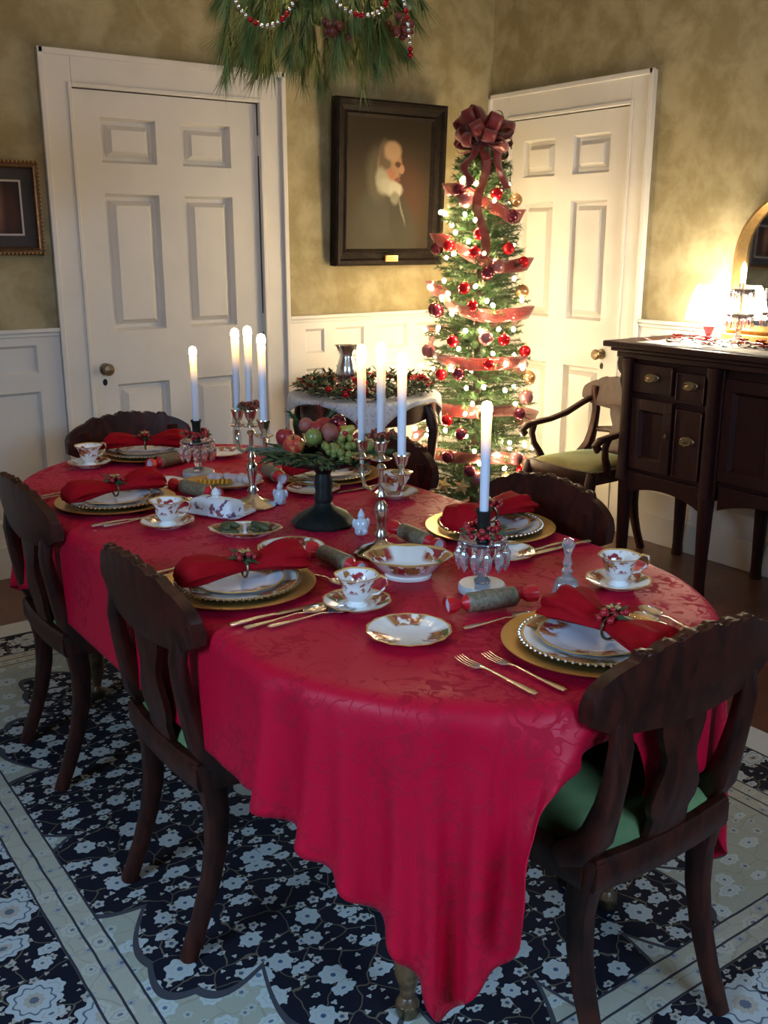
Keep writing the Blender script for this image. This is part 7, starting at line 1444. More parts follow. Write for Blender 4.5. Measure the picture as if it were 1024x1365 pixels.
# strings of beads
BEAD = []
for nm_, mt_, rr_ in (('red_bead', M_REDBALL, .0058), ('silver_bead', M_SILVER, .0046)):
    bb_ = MB(); bb_.sph((0,0,0), rr_, 8); BEAD.append(bb_.build(nm_, mt_))
def beads(pts, label):
    root = empty('bead_string', pts[0])
    o0 = Vector(pts[0]); P = []
    V = [Vector(p) for p in pts]
    # Catmull sampling
    dense = []
    for i in range(len(V)-1):
        p0 = V[max(i-1,0)]; p1 = V[i]; p2 = V[i+1]; p3 = V[min(i+2,len(V)-1)]
        for t in range(20):
            s = t/20; dense.append(.5*((2*p1)+(p2-p0)*s+(2*p0-5*p1+4*p2-p3)*s*s+(3*p1-p0-3*p2+p3)*s**3)-o0)
    dense.append(V[-1]-o0)
    b = MB(); b.tube([tuple(q) for q in dense], .0012, 4); b.build('cord', M_RUSTBERRY, parent=root)
    acc = 0; last = dense[0]; k = 0
    for q in dense[1:]:
        acc += (q-last).length; last = q
        if acc > .0105:
            acc = 0; k += 1
            src = BEAD[0 if k % 6 in (0,1) else 1]; o = src.copy(); COL.objects.link(o); o.parent = root; o.location = q
    tag(root, label, 'bead garland', 'bead strings on the chandelier greenery')
def drop_bead_masters():
    for o in BEAD: bpy.data.objects.remove(o)
def cpt(l, dep, z):                            # l to the right, dep towards the room's near side
    return (CX+.814*l-.58*dep, CY-.58*l-.814*dep, z)
beads([cpt(-.15,.27,2.03),cpt(-.145,.31,1.964),cpt(-.124,.315,1.925),cpt(-.084,.32,1.901),cpt(-.044,.315,1.916),cpt(-.015,.31,1.964),cpt(-.005,.26,2.04)], 'string of red and silver beads looping at the left of the chandelier garland')
beads([cpt(.04,.26,2.03),cpt(.057,.31,1.964),cpt(.072,.315,1.937),cpt(.113,.32,1.920),cpt(.152,.315,1.931),cpt(.167,.30,1.964),cpt(.172,.25,2.04)], 'string of red and silver beads looping at the right of the chandelier garland')
beads([cpt(.185,.22,2.05),cpt(.197,.30,1.957),cpt(.205,.31,1.916),cpt(.210,.31,1.875),cpt(.213,.305,1.842)], 'short string of red and silver beads hanging down at the garland right end')
drop_bead_masters()

# ------------------------------------------------------------------ on the table
T = .7712
def flute(n, a): return lambda t, k: 1 + a*math.cos(n*t)*(1 if k > .35 else 0)
def plate(name, prof, n, mat, fn=None, sx=1, sy=1):
    b = MB(); b.lathe(prof, n, fn=fn, sx=sx, sy=sy); return b.build(name, mat, angle=60)
def mk_charger():
    return plate('charger_plate', [(.0001,.0),(.105,.0),(.112,.003),(.160,.012),(.165,.0135),(.1655,.0155),(.160,.0155),(.113,.0065),(.105,.005),(.0001,.005)], 72, M_CHARGER)
def mk_dinner():
    r = plate('dinner_plate', [(.0001,.0),(.075,.0),(.080,.0025),(.125,.013),(.130,.0145),(.1305,.0165),(.126,.0165),(.082,.006),(.076,.0045),(.0001,.0045)], 96, M_DINNER)
    b = MB()
    for k in range(64):
        a = 2*PI*k/64; b.sph((.1315*math.cos(a),.1315*math.sin(a),.0155), .0042, 6, (1,1,.8))
    b.build('beaded_rim', M_SILVER, parent=r); return r
def mk_salad():
    return plate('salad_plate', [(.0001,.0),(.058,.0),(.062,.002),(.094,.010),(.100,.0115),(.1005,.0135),(.096,.0130),(.064,.005),(.058,.004),(.0001,.004)], 84, M_SALAD, flute(12,.012))
def mk_napkin():
    b = MB(); m = 25; nn = 26; vs = []; fs = []
    for k in range(m):
        s = -1+2*k/(m-1); a = abs(s)
        w = .016+.042*min(1,a*1.35)**.8; 
        if a > .86: w *= 1-.45*((a-.86)/.14)**1.5
        h = .014+.013*math.sin(min(1,a*1.2)*PI/2)
        if a > .86: h *= 1-.6*((a-.86)/.14)
        if s > .15: h *= 1+.22*min(1,(s-.15)*2.5)
        y = s*.145; zc = h*.72+.008*math.cos(s*PI/2)
        for i in range(nn):
            t = 2*PI*i/nn; pl = 1+.17*min(1,a*1.6)*math.cos(7*t+2.2*s)
            vs.append((w*math.cos(t)*pl, y, zc+h*math.sin(t)*pl*(1 if math.sin(t)>0 else .7)))
    for k in range(m-1):
        for i in range(nn):
            j = (i+1)%nn; fs.append((k*nn+i,(k+1)*nn+i,(k+1)*nn+j,k*nn+j))
    fs.append(tuple(range(nn))); fs.append(tuple(reversed(range((m-1)*nn,m*nn))))
    b.add(vs, fs); return b.build('napkin', M_NAPKIN, angle=70)
def mk_ring():
    root = empty('napkin_ring'); rn = random.Random(4)
    b = MB(); b.tube([(.022*math.cos(2*PI*i/20),0,.016+.022*math.sin(2*PI*i/20)) for i in range(21)], .0028, 6); b.build('band', M_BRASS, parent=root)
    b = MB()
    for k in range(16): b.sph((rn.uniform(-.028,.028), rn.uniform(-.02,.02), .040+rn.uniform(-.006,.012)), rn.uniform(.005,.0075), 8)
    b.build('berries', M_BERRY, parent=root)
    b = MB()
    for k in range(18): petal(b, (0,0,.036), rn.uniform(.03,.045), .008, rn.uniform(0,2*PI), rn.uniform(-.1,.8))
    b.build('leaves', M_LEAF, parent=root, smooth=False)
    b = MB()
    for i in range(6): petal(b, (.006,.0,.048), .018, .006, 2*PI*i/6, .6)
    b.build('gold_flower', M_STAR, parent=root, smooth=False)
    return root
def mk_fork():
    b = MB(); L = .185
    b.sweep([(0,-L/2,.002),(0,-L/2+.01,.003),(0,-.03,.004),(0,.018,.007),(0,.035,.006)], [.0055,.0085,.0040,.0026,.0045], [.0012,.0014,.0016,.0016,.0013], 8, (1,0,0))
    b.sweep([(0,.033,.006),(0,.042,.004),(0,.055,.003)], [.0045,.0105,.0115], [.0012,.0012,.0011], 8, (1,0,0), p=.6)
    for i in range(4):
        x = -.0093+.0062*i; b.sweep([(x,.053,.003),(x,.075,.0035),(x*.97,L/2,.0075)], [.0017,.0015,.0008], .0009, 6, (1,0,0))
    return b.build('fork', M_CUTLERY)
def mk_spoon(L=.185, name='spoon'):
    b = MB(); k = L/.185
    b.sweep([(0,-L/2,.002),(0,-L/2+.01,.003),(0,-.03*k,.004),(0,.02*k,.008),(0,.040*k,.006)], [.0052,.0085,.0040,.0026,.0040], [.0012,.0014,.0016,.0016,.0015], 8, (1,0,0))
    n = 20; vs = []; fs = []; cy = .066*k
    for lay in (0,1):
        for r_ in range(5):
            q = r_/4
            for i in range(n):
                t = 2*PI*i/n; vs.append((.0185*k*q*math.cos(t), cy+.029*k*q*math.sin(t), .0012+.0065*q*q+(.0012 if lay else 0)))
    for lay in (0,1):
        for r_ in range(4):
            for i in range(n):
                j = (i+1)%n; a = lay*5*n+r_*n
                f = (a+i,a+j,a+n+j,a+n+i); fs.append(f if lay else f[::-1])
    for i in range(n):
        j = (i+1)%n; fs.append((4*n+i,4*n+j,9*n+j,9*n+i))
    b.add(vs, fs); return b.build(name, M_CUTLERY, angle=60)
def mk_knife():
    root = MB(); b = root
    b.sweep([(0,-.105,.003),(0,-.098,.004),(0,-.04,.0045),(0,-.006,.004)], [.0060,.0085,.0062,.0050], [.0028,.0034,.0034,.0028], 8, (1,0,0))
    o = b.build('knife', M_CUTLERY)
    c = MB(); c.sweep([(0,-.008,.004),(0,.0,.004),(.001,.06,.0035),(.002,.095,.003),(-.002,.11,.003)], [.005,.0088,.0100,.0085,.002], [.0014,.0012,.0010,.0009,.0006], 8, (1,0,0)); c.build('blade', M_CUTLERY, parent=o)
    return o
def mk_saucer():
    return plate('saucer', [(.0001,.0),(.036,.0),(.038,.003),(.060,.012),(.069,.0165),(.0695,.018),(.066,.0175),(.040,.006),(.034,.0045),(.0001,.0045)], 84, M_SAUCER, flute(10,.018))
def mk_cup():
    root = MB(); b = root
    b.lathe([(.022,.0),(.0235,.003),(.017,.008),(.015,.011),(.022,.018),(.029,.030),(.032,.045),(.038,.058),(.0455,.066),(.0445,.0665),(.037,.059),(.030,.045),(.027,.030),(.018,.016),(.0001,.014)], 48, fn=lambda t,k: 1+.03*math.cos(6*t)*(1 if .4<k<.85 else 0))
    o = b.build('teacup', M_CUP, angle=60)
    h = MB(); h.sweep([(.038,0,.060),(.050,0,.066),(.062,0,.062),(.064,0,.050),(.055,0,.038),(.044,0,.028),(.030,0,.025)], [.004,.0035,.003,.003,.003,.003,.003], [.003,.0026,.0024,.0024,.0024,.0024,.002], 8, (0,1,0)); h.build('handle', M_CUP, parent=o)
    t = MB(); t.lathe([(.0001,.040),(.0295,.040)], 24); 
    return o
def mk_bread():
    return plate('bread_plate', [(.0001,.0),(.045,.0),(.050,.0025),(.074,.010),(.080,.0125),(.0803,.0142),(.077,.0138),(.051,.006),(.046,.0045),(.0001,.0045)], 96, M_BREAD, flute(14,.016))
def local(cx, cy, rz, x, y):
    c, s = math.cos(rz), math.sin(rz); return (cx+x*c-y*s, cy+x*s+y*c)
proto = dict(charger=mk_charger(), dinner=mk_dinner(), salad=mk_salad(), napkin=mk_napkin(), ring=mk_ring(), fork=mk_fork(), spoon=mk_spoon(), dspoon=mk_spoon(.155,'dessert_spoon'), knife=mk_knife(), saucer=mk_saucer(), cup=mk_cup(), bread=mk_bread())
used = set()
GR = dict(charger='gold charger plates', dinner='dinner plates', salad='salad plates', napkin='folded red napkins', ring='berry napkin rings', fork='forks', spoon='spoons', dspoon='dessert spoons', knife='knives', saucer='rose saucers', cup='rose teacups', bread='rose bread plates')
CT = dict(charger='plate', dinner='plate', salad='plate', napkin='napkin', ring='napkin ring', fork='fork', spoon='spoon', dspoon='spoon', knife='knife', saucer='saucer', cup='cup', bread='plate')
def item(kind, x, y, z, rz, label):
    o = proto[kind]
    if kind in used: o = dup(o)
    used.add(kind)
    o.location = (x,y,z); o.rotation_euler = (0,0,rz); tag(o, label, CT[kind], GR[kind]); return o
SEATS = [  # centre, turn, phrase, forks, right-hand cutlery, extras
 dict(c=(1.284,1.148), rz=0, ph='at the near right end setting', f=[(-.228,.005),(-.180,-.012)], kn=[(.130,-.055)], sp=[(.182,-.035),(.212,-.018)], ds=(-.06,.187,-1.75), nr=0, ns=(.012,-.030), cup=(1.575,1.345,-.60)),
 dict(c=(.905,1.803), rz=-90, ph='at the nearer left setting', f=[(-.165,-.02),(-.195,-.03)], kn=[(.185,-.010)], sp=[(.215,-.005),(.240,.035)], ds=(.05,.178,-1.45), nr=-8, ns=(0,.015), cup=(1.048,1.564,-.85)),
 dict(c=(.951,2.631), rz=-90, ph='at the farther left setting', f=[(-.175,-.07),(-.205,-.055)], kn=[(.190,-.035)], sp=[(.212,-.02)], ds=(.05,.172,-1.4), nr=5, ns=(0,0), cup=(.977,2.335,-.75)),
 dict(c=(1.272,3.190), rz=180, ph='at the far end setting by the white door', f=[], kn=[], sp=[], ds=None, nr=60, ns=(0,0), cup=(1.057,3.142,.2)),
 dict(c=(1.632,1.822), rz=90, ph='at the nearer right setting behind the single glass candlestick', f=[(.185,-.03)], kn=[(-.192,.005),(-.215,-.03)], sp=[], ds=None, nr=12, ns=(0,0), cup=None),
 dict(c=(1.612,2.560), rz=90, ph='at the farther right setting behind the compote', f=[], kn=[(-.19,-.01)], sp=[], ds=None, nr=0, ns=(0,0), cup=(1.640,2.245,.2)),
]
for S in SEATS:
    (cx, cy), rz, ph = S['c'], R(S['rz']), S['ph']
    item('charger', cx, cy, T, rz, 'gold charger plate '+ph)
    item('dinner', cx, cy, T+.0060, rz+.4*len(ph), 'beaded edge dinner plate '+ph)
    item('salad', cx, cy, T+.0125+.0012, rz+.7*len(ph), 'flowered salad plate topping the stack '+ph)
    nx_, ny_ = local(cx, cy, rz, *S['ns'])
    item('napkin', nx_, ny_, T+.0285, rz+R(S['nr']), 'gathered red cloth napkin '+ph)
    item('ring', nx_, ny_, T+.0290, rz+R(S['nr']), 'berry and leaf napkin ring '+ph)
    for i, q in enumerate(S['f']):
        x, y = local(cx, cy, rz, *q); item('fork', x, y, T, rz+R(4), ('outer fork ' if (i==0)==(S['rz']==0) else 'inner fork ')+ph if len(S['f'])>1 else 'silver fork '+ph)
    for i, q in enumerate(S['kn']):
        x, y = local(cx, cy, rz, *q); item('knife', x, y, T + (.0115 if abs(q[0]) < .16 else 0), rz, ('silver dinner knife ' if i==0 else 'small silver knife outside the first ')+ph)
    for i, q in enumerate(S['sp']):
        x, y = local(cx, cy, rz, *q); item('spoon', x, y, T, rz+R(-2-3*i), ('silver spoon next to the knife ' if i==0 else 'outermost silver spoon ')+ph)
    if S['ds']:
        x, y = local(cx, cy, rz, S['ds'][0], S['ds'][1]); item('dspoon', x, y, T, rz+S['ds'][2], 'dessert spoon laid above the plates '+ph)
    if S['cup']:
        x, y, a = S['cup']; item('saucer', x, y, T, a, 'rose patterned saucer '+ph); item('cup', x, y, T+.0047, a, 'rose patterned footed teacup '+ph)
item('bread', 1.044, 1.384, T, .5, 'scalloped rose plate alone at the front of the table')
item('bread', 1.128, 1.962, T, .2, 'small rose plate beyond the red napkin, beside the middle cracker')
item('bread', 1.132, 2.755, T, .9, 'small rose plate beyond the farther left setting')
item('bread', 1.478, 2.433, T, 1.4, 'small rose plate right behind the compote foot')
item('bread', 1.493, 3.050, T, .3, 'small rose plate far back by the distant crystal candlestick')
item('bread', 1.515, 1.650, T, .8, 'small rose plate half hidden behind the near crystal candlestick')

# big oval bowl
b = MB(); b.lathe([(.050,0),(.052,.006),(.048,.009),(.066,.022),(.086,.042),(.097,.050),(.0975,.052),(.094,.051),(.082,.042),(.062,.022),(.045,.013),(.0001,.012)], 96, fn=lambda t,k: 1+(.022*math.cos(8*t) if .3<k<.85 else 0), sx=1, sy=.80)
o = b.build('serving_bowl', M_BOWL, angle=60); put(o, (1.246,1.655,T), R(-36), label='oval rose patterned serving bowl in front of the near candelabra', cat='bowl')
# oval dish with dark green pickles
b = MB(); b.lathe([(.0001,0),(.055,0),(.060,.004),(.086,.015),(.092,.018),(.0925,.020),(.088,.0195),(.062,.008),(.055,.006),(.0001,.006)], 80, fn=flute(12,.02), sx=1, sy=.62)
od = b.build('relish_dish', M_OVAL, angle=60); b = MB(); b.sweep([(.004,-.035,.010),(-.003,0,.017),(.004,.035,.010)], .006, .012, 8, (1,0,0)); b.build('divider', M_PORC, parent=od)
RD = put(od, (1.105,2.150,T), R(-35), label='oval rose dish of dark green relish beside the butter dish', cat='dish')
M_PICKLE = foliage('dark_pickles', (.03,.035,.012), (.10,.10,.035), 60)
rn = random.Random(8); pk = MB(); pk.sph((0,0,0), .012, 10, (2.0,.8,.8)); pko = pk.build('gherkin', M_PICKLE)
for k in range(14):
    o = pko if k == 0 else dup(pko); s = -1 if k < 7 else 1; j = k % 7
    lx, ly, lz = s*(.034+.012*(j%2)), -.028+.014*(j%5), .016+(.014 if j > 4 else 0)
    x, y = local(1.105, 2.150, R(-35), lx, ly); o.location = (x, y, T+lz); o.rotation_euler = (0, rn.uniform(-.2,.2), rn.uniform(0,3))
    row = ('left' if s < 0 else 'right'); tag(o, 'dark green pickle in the %s half of the relish dish%s' % (row, ', lying on top' if j > 4 else ''), 'pickle', 'pickles in the %s half of the relish dish%s' % (row, ', top layer' if j > 4 else ''))
# large oval platter with yellow slices and white rolls
b = MB(); b.lathe([(.0001,0),(.060,0),(.066,.004),(.092,.014),(.098,.017),(.0985,.019),(.094,.0185),(.068,.008),(.06,.006),(.0001,.006)], 80, fn=flute(12,.02), sx=1.22, sy=.80)
put(b.build('oval_platter', M_OVALB, angle=60), (1.292,2.640,T), R(-42), label='large oval rose platter with yellow slices behind the far candelabra', cat='platter')
M_YELLOW = plain('yellow_butter', (.75,.40,.03), .45); M_WHITECLOTH = plain('white_sweets', (.62,.52,.55), .5)
yb = MB(); yb.box(-.016,.016,-.004,.004,0,.016); ybo = yb.build('butter_slice', M_YELLOW, smooth=False, bevel=.002)
for k in range(8):
    o = ybo if k == 0 else dup(ybo); x, y = local(1.292,2.640,R(-42), -.070+.0125*k, -.030+.003*k); o.location = (x,y,T+.0085+.0015*(k%2)); o.rotation_euler = (0,.25,R(-42)+1.2)
    tag(o, 'bright yellow butter slice in the row on the oval platter', 'butter', 'yellow butter slices on the platter')
wb = MB(); wb.sph((0,0,0), .016, 12, (1.3,1,.9)); wbo = wb.build('bread_roll', M_WHITECLOTH)
for k in range(7):
    o = wbo if k == 0 else dup(wbo); x, y = local(1.292,2.640,R(-42), -.040+.022*k, .024-.010*(k%2)); o.location = (x,y,T+.0225); o.rotation_euler = (0,0,k)
    tag(o, 'small pale roll behind the yellow slices on the oval platter', 'roll', 'pale rolls on the platter')
# butter dish
bd = empty('butter_dish', (1.135,2.375,T), R(-62)); tag(bd, 'white covered butter dish with blue rose sprigs and a pointed knob', 'butter dish')
def rrect(w, h, r, n=6):
    P = []
    for (cx_, cy_, a0) in ((w-r,h-r,0),(-w+r,h-r,PI/2),(-w+r,-h+r,PI),(w-r,-h+r,1.5*PI)):
        for i in range(n+1): P.append((cx_+r*math.cos(a0+PI/2*i/n), cy_+r*math.sin(a0+PI/2*i/n)))
    return P
def loft(b, layers):
    n = len(layers[0][0]); vs = []; fs = []
    for P, z in layers: vs += [(x,y,z) for x,y in P]
    for k in range(len(layers)-1):
        for i in range(n):
            j = (i+1)%n; fs.append((k*n+i,k*n+j,(k+1)*n+j,(k+1)*n+i))
    fs.append(tuple(reversed(range(n)))); fs.append(tuple(range((len(layers)-1)*n,len(layers)*n))); b.add(vs, fs)
g = G('butter_dish_china'); nz = g.noise(38,2); g.set(col=g.mix(g.mapr(nz,.56,.62), (.74,.76,.80), g.mix(g.mapr(g.noise(50,2),.45,.55),(.10,.10,.22),(.30,.08,.10))), rough=.14, coat=.4); M_BUTTERC = g.m
b = MB(); loft(b, [(rrect(.080,.042,.012),0),(rrect(.098,.054,.014),.007),(rrect(.099,.055,.014),.009),(rrect(.080,.044,.012),.005)]); b.build('tray', M_BUTTERC, parent=bd)
b = MB(); loft(b, [(rrect(.070,.034,.008),.0052),(rrect(.070,.034,.008),.030),(rrect(.064,.028,.010),.040),(rrect(.045,.014,.010),.046)]); ld = b.build('lid', M_BUTTERC, parent=bd)
b = MB(); b.lathe([(.014,.044),(.007,.050),(.010,.056),(.007,.066),(.0001,.074)], 12, sx=1.4); b.build('knob', M_PORC, parent=ld)
# white figurines (shakers)
M_FIG = plain('pale_blue_white_glaze', (.62,.68,.76), .2, 0, .15, 90, coat=.3)
def mk_fig():
    root = empty('salt_shaker_figurine')
    b = MB(); b.lathe([(.014,0),(.017,.004),(.017,.012),(.0195,.022),(.017,.034),(.010,.041),(.006,.043)], 18, sx=1.0, sy=.8); b.build('body', M_FIG, parent=root)
    b = MB(); b.sph((0,0,.048), .0095, 12, (1,.9,1)); b.lathe([(.008,.054),(.004,.062),(.0001,.068)], 10); b.build('head', M_FIG, parent=root)
    for s in (-1,1):
        b = MB(); b.sph((s*.017,.002,.029), .0085, 10, (.7,.5,1.5)); b.build('wing', M_FIG, parent=root)
    b = MB()
    for s in (-1,1): b.sph((s*.008,-.012,.010), .006, 8, (1,1.2,1.3))
    b.build('feet', M_FIG, parent=root)
    return root
f1 = put(mk_fig(), (1.345,1.985,T), R(-20), label='small white china figurine shaker between the compote foot and near candelabra', cat='figurine', group='china figurine shakers')
f2 = dup(f1, (1.328,2.365,T), R(-50), label='small white china figurine shaker right of the far candelabra foot')

# Christmas crackers
M_MOSS = foliage('pine_cone_print_paper', (.015,.014,.008), (.34,.26,.16), 130)
M_CRRED = plain('red_cracker_foil', (.55,.012,.02), .35)
def mk_cracker():
    root = empty('christmas_cracker'); Mx = MT(ry=PI/2)
    b = MB(); b.lathe([(.0165,-.055),(.0200,-.051),(.0205,0),(.0200,.051),(.0165,.055)], 24, Mx); b.build('body', M_MOSS, parent=root)
    for s in (-1,1):
        b = MB(); pr = [(.0165,.055),(.009,.064),(.006,.068),(.010,.073),(.0165,.084),(.0175,.100),(.0168,.1005),(.015,.090)]
        b.lathe([(r,s*z) for r,z in pr], 28, Mx, fn=lambda t,k: 1+.08*math.cos(9*t)*(1 if .2<k<.6 else .2))
        e = b.build('paper_end', M_CRRED, parent=root)
        b = MB(); b.lathe([(.0001,s*.092),(.0158,s*.093)], 20, Mx); b.build('paper_lining', M_FIG, parent=e)
    return root
cr = mk_cracker(); GCk = 'Christmas crackers'
put(cr, (1.262,1.399,T+.0212), R(-14), label='Christmas cracker in front of the near crystal candlestick, red end facing left', cat='cracker', group=GCk)
def crk(x,y,a,l): dup(cr, (x,y,T+.0212), R(a), label=l)
crk(1.150,1.800,-88,'Christmas cracker beside the cup and plate of the nearer left setting'); crk(1.404,1.838,-92,'Christmas cracker behind the oval serving bowl, right of the near candelabra')
crk(1.283,3.000,20,'Christmas cracker with glowing red band before the far end setting'); crk(1.172,2.585,-73,'Christmas cracker leaning up to the butter dish, left of the oval platter'); crk(1.455,2.640,-100,'Christmas cracker behind the far candelabra, left of the compote')

# glass bell
gb = empty('glass_bell', (1.418,1.345,T)); gb.scale = (1.15,1.15,1.15); tag(gb, 'clear cut glass dinner bell beside the near right setting', 'bell')
b = MB(); b.lathe([(.0001,.043),(.0145,.038),(.0185,.028),(.0215,.017),(.026,.004),(.0285,0),(.0300,0),(.0285,.006),(.024,.018),(.021,.032),(.017,.042),(.008,.048),(.0065,.052)], 36, fn=lambda t,k: 1+(.05*math.cos(12*t) if k>.5 else 0)); b.build('bell_body', M_CUTGLASS, parent=gb)
b = MB(); b.lathe([(.0065,.050),(.011,.057),(.006,.064),(.009,.072),(.005,.085),(.0085,.097),(.012,.105),(.009,.115),(.0001,.119)], 20); b.build('handle', M_CUTGLASS, parent=gb)

# candles
def mk_candle():
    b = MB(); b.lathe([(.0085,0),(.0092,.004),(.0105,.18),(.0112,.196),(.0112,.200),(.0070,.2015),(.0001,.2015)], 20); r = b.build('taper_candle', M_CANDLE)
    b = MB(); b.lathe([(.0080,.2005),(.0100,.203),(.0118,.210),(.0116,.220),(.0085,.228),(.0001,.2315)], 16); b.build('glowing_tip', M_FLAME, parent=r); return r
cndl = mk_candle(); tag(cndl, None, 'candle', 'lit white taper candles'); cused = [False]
def candle(x, y, z, lab, tilt=(0,0)):
    o = cndl if not cused[0] else dup(cndl); cused[0] = True
    o.location = (x,y,z); o.rotation_euler = (tilt[0],tilt[1],0); o['label'] = lab
# candelabra
LX, LY = .814, -.581; DX, DY = .581, .814
def candelabra(x, y, label, which):
    root = empty('candelabra', (x,y,T)); tag(root, label, 'candelabra', 'silver three-light candelabra')
    b = MB(); b.lathe([(.062,0),(.064,.004),(.058,.010),(.040,.017),(.018,.026),(.011,.036),(.016,.045),(.011,.055),(.009,.065),(.013,.085),(.017,.105),(.013,.120),(.007,.130),(.011,.140),(.006,.152),(.006,.200),(.012,.208),(.007,.216)], 28, fn=lambda t,k: 1+(.03*math.cos(12*t) if k<.25 else 0))
    b.build('stem', M_SILVER, parent=root)
    def cup(cx,cy,cz): 
        c = MB(); c.lathe([(.006,-.030),(.010,-.026),(.006,-.018),(.013,-.006),(.0165,.008),(.020,.014),(.0195,.016),(.012,.010),(.0001,.006)], 22, MT(cx,cy,cz))
        c.lathe([(.0001,-.032),(.020,-.030),(.026,-.026),(.024,-.025),(.006,-.028)], 22, MT(cx,cy,cz)); return c
    cup(0,0,.255).build('candle_cup', M_SILVER, parent=root)
    for s in (-1,1):
        ex, ey = s*(.046*LX-.082*DX), s*(.046*LY-.082*DY)
        P = []
        for t, z in ((0,.17),(.18,.150),(.42,.155),(.60,.185),(.55,.205),(.74,.200),(.93,.190),(1.0,.215)): P.append((ex*t+ .02*LX*math.sin(t*PI)*s, ey*t+.02*LY*math.sin(t*PI)*s, z))
        c = MB(); c.tube(P, [.006,.0058,.0055,.005,.005,.005,.005,.006], 8); c.build('arm', M_SILVER, parent=root)
        cup(ex,ey,.242).build('candle_cup', M_SILVER, parent=root)
        candle(x+ex, y+ey, T+.2515, 'lit taper candle on the %s candelabra, %s arm' % (which, 'left' if s<0 else 'right'))
    candle(x, y, T+.2645, 'lit taper candle on the %s candelabra, centre and tallest' % which)
candelabra(1.295,1.828,'silver three-light candelabra nearer the camera, behind the oval bowl','near')
candelabra(1.254,2.386,'silver three-light candelabra farther back, beside the butter dish','far')
def wreath(x, y, z, r, label, rust=False, seed=1, n=38):
    root = empty('candle_ring', (x,y,z)); rn = random.Random(seed); tag(root, label, 'candle ring', 'berry candle rings')
    b = MB()
    for k in range(n):
        a = rn.uniform(0,2*PI); q = r+rn.uniform(-.006,.010); b.sph((q*math.cos(a), q*math.sin(a), rn.uniform(-.004,.016)), rn.uniform(.0045,.0075), 8)
    b.build('berries', M_RUSTBERRY if rust else M_BERRY, parent=root)
    b = MB()
    for k in range(20):
        a = rn.uniform(0,2*PI); petal(b, (r*math.cos(a), r*math.sin(a), .004), rn.uniform(.018,.032), .006, a+rn.uniform(-.8,.8), rn.uniform(-.2,.7))
    b.build('leaves', M_LEAF, parent=root, smooth=False)
wreath(1.254,2.386,T+.277,.019,'rust berry ring round the middle candle of the far candelabra',True,2,26)
wreath(1.295,1.828,T+.277,.019,'red berry ring round the middle candle of the near candelabra',True,3,22)
# crystal candlesticks
def girandole(x, y, label, top, clab, wl, seed):
    root = empty('crystal_candlestick', (x,y,T)); tag(root, label, 'candlestick', 'crystal candlesticks hung with prisms')
    b = MB(); b.lathe([(.049,0),(.050,.003),(.050,.014),(.047,.018),(.0001,.018)], 40); b.build('base', M_MARBLE, parent=root)
    b = MB(); b.lathe([(.016,.018),(.018,.024),(.010,.032),(.014,.045),(.009,.056),(.015,.075),(.010,.092),(.012,.102)], 14); b.build('stem', M_CRYSTAL, parent=root)
    b = MB(); b.lathe([(.012,.098),(.040,.104),(.051,.113),(.050,.116),(.038,.108),(.012,.103)], 36, fn=lambda t,k: 1+.05*math.cos(12*t)); b.build('drip_pan', M_CRYSTAL, parent=root)
    for i in range(12):
        a = 2*PI*i/12; c = MB(); cx_, cy_ = .050*math.cos(a), .050*math.sin(a)
        c.sph((cx_,cy_,.106), .0045, 8); crystal_drop(c, cx_, cy_, .101, .050, .0112); c.build('prism', M_CRYSTAL, parent=root)
    b = MB(); b.lathe([(.012,.103),(.016,.112),(.012,.122),(.014,top-.012),(.018,top-.002),(.0175,top),(.012,top-.004),(.0001,top-.006)], 18); b.build('candle_cup', M_IRON, parent=root)
    candle(x, y, T+top-.0045, clab)
    wreath(x, y, T+.128, .030, wl, False, seed, 44)
girandole(1.318,1.492,'crystal candlestick hung with glass prisms, nearest on the table',.178,'lit taper candle standing alone on the near crystal candlestick','red berry ring above the prisms of the near crystal candlestick',5)
girandole(1.288,2.809,'crystal candlestick hung with glass prisms at the far left of the table',.178,'leftmost lit taper candle on the far crystal candlestick','berry ring above the prisms of the far crystal candlestick',6)

# fruit compote
FX, FY = 1.322, 2.125
cp = empty('fruit_compote', (FX,FY,T)); tag(cp, 'dark green cast metal compote stand piled with fruit at mid table', 'compote')
b = MB(); b.lathe([(.082,0),(.084,.006),(.076,.014),(.068,.024),(.050,.034),(.028,.046),(.022,.058),(.026,.070),(.021,.085),(.024,.11),(.019,.135),(.030,.150)], 28, fn=lambda t,k: 1+.05*math.cos(10*t)*(1 if k<.5 else .6)); b.build('foot', M_IRON, parent=cp)
b = MB(); b.lathe([(.0001,.148),(.030,.150),(.075,.158),(.120,.172),(.140,.182),(.142,.186),(.136,.186),(.08,.170),(.0001,.165)], 48, fn=lambda t,k: 1+.03*math.cos(16*t)*(1 if .3<k<.8 else 0)); b.build('bowl', M_IRON, parent=cp)
rn = random.Random(14)
b = MB(); 
for k in range(330):
    a = rn.uniform(0,2*PI); r = rn.uniform(.05,.125); petal(b, (FX+r*math.cos(a), FY+r*math.sin(a), T+.185+rn.uniform(0,.25)*max(0,.125-r)), rn.uniform(.04,.06), .010, a+rn.uniform(-.7,.7), rn.uniform(-.25,.5))
tag(b.build('leaf_bedding', M_LEAF, smooth=False), 'dark green leaves bedding the fruit on the compote', 'leaves', kind='stuff')
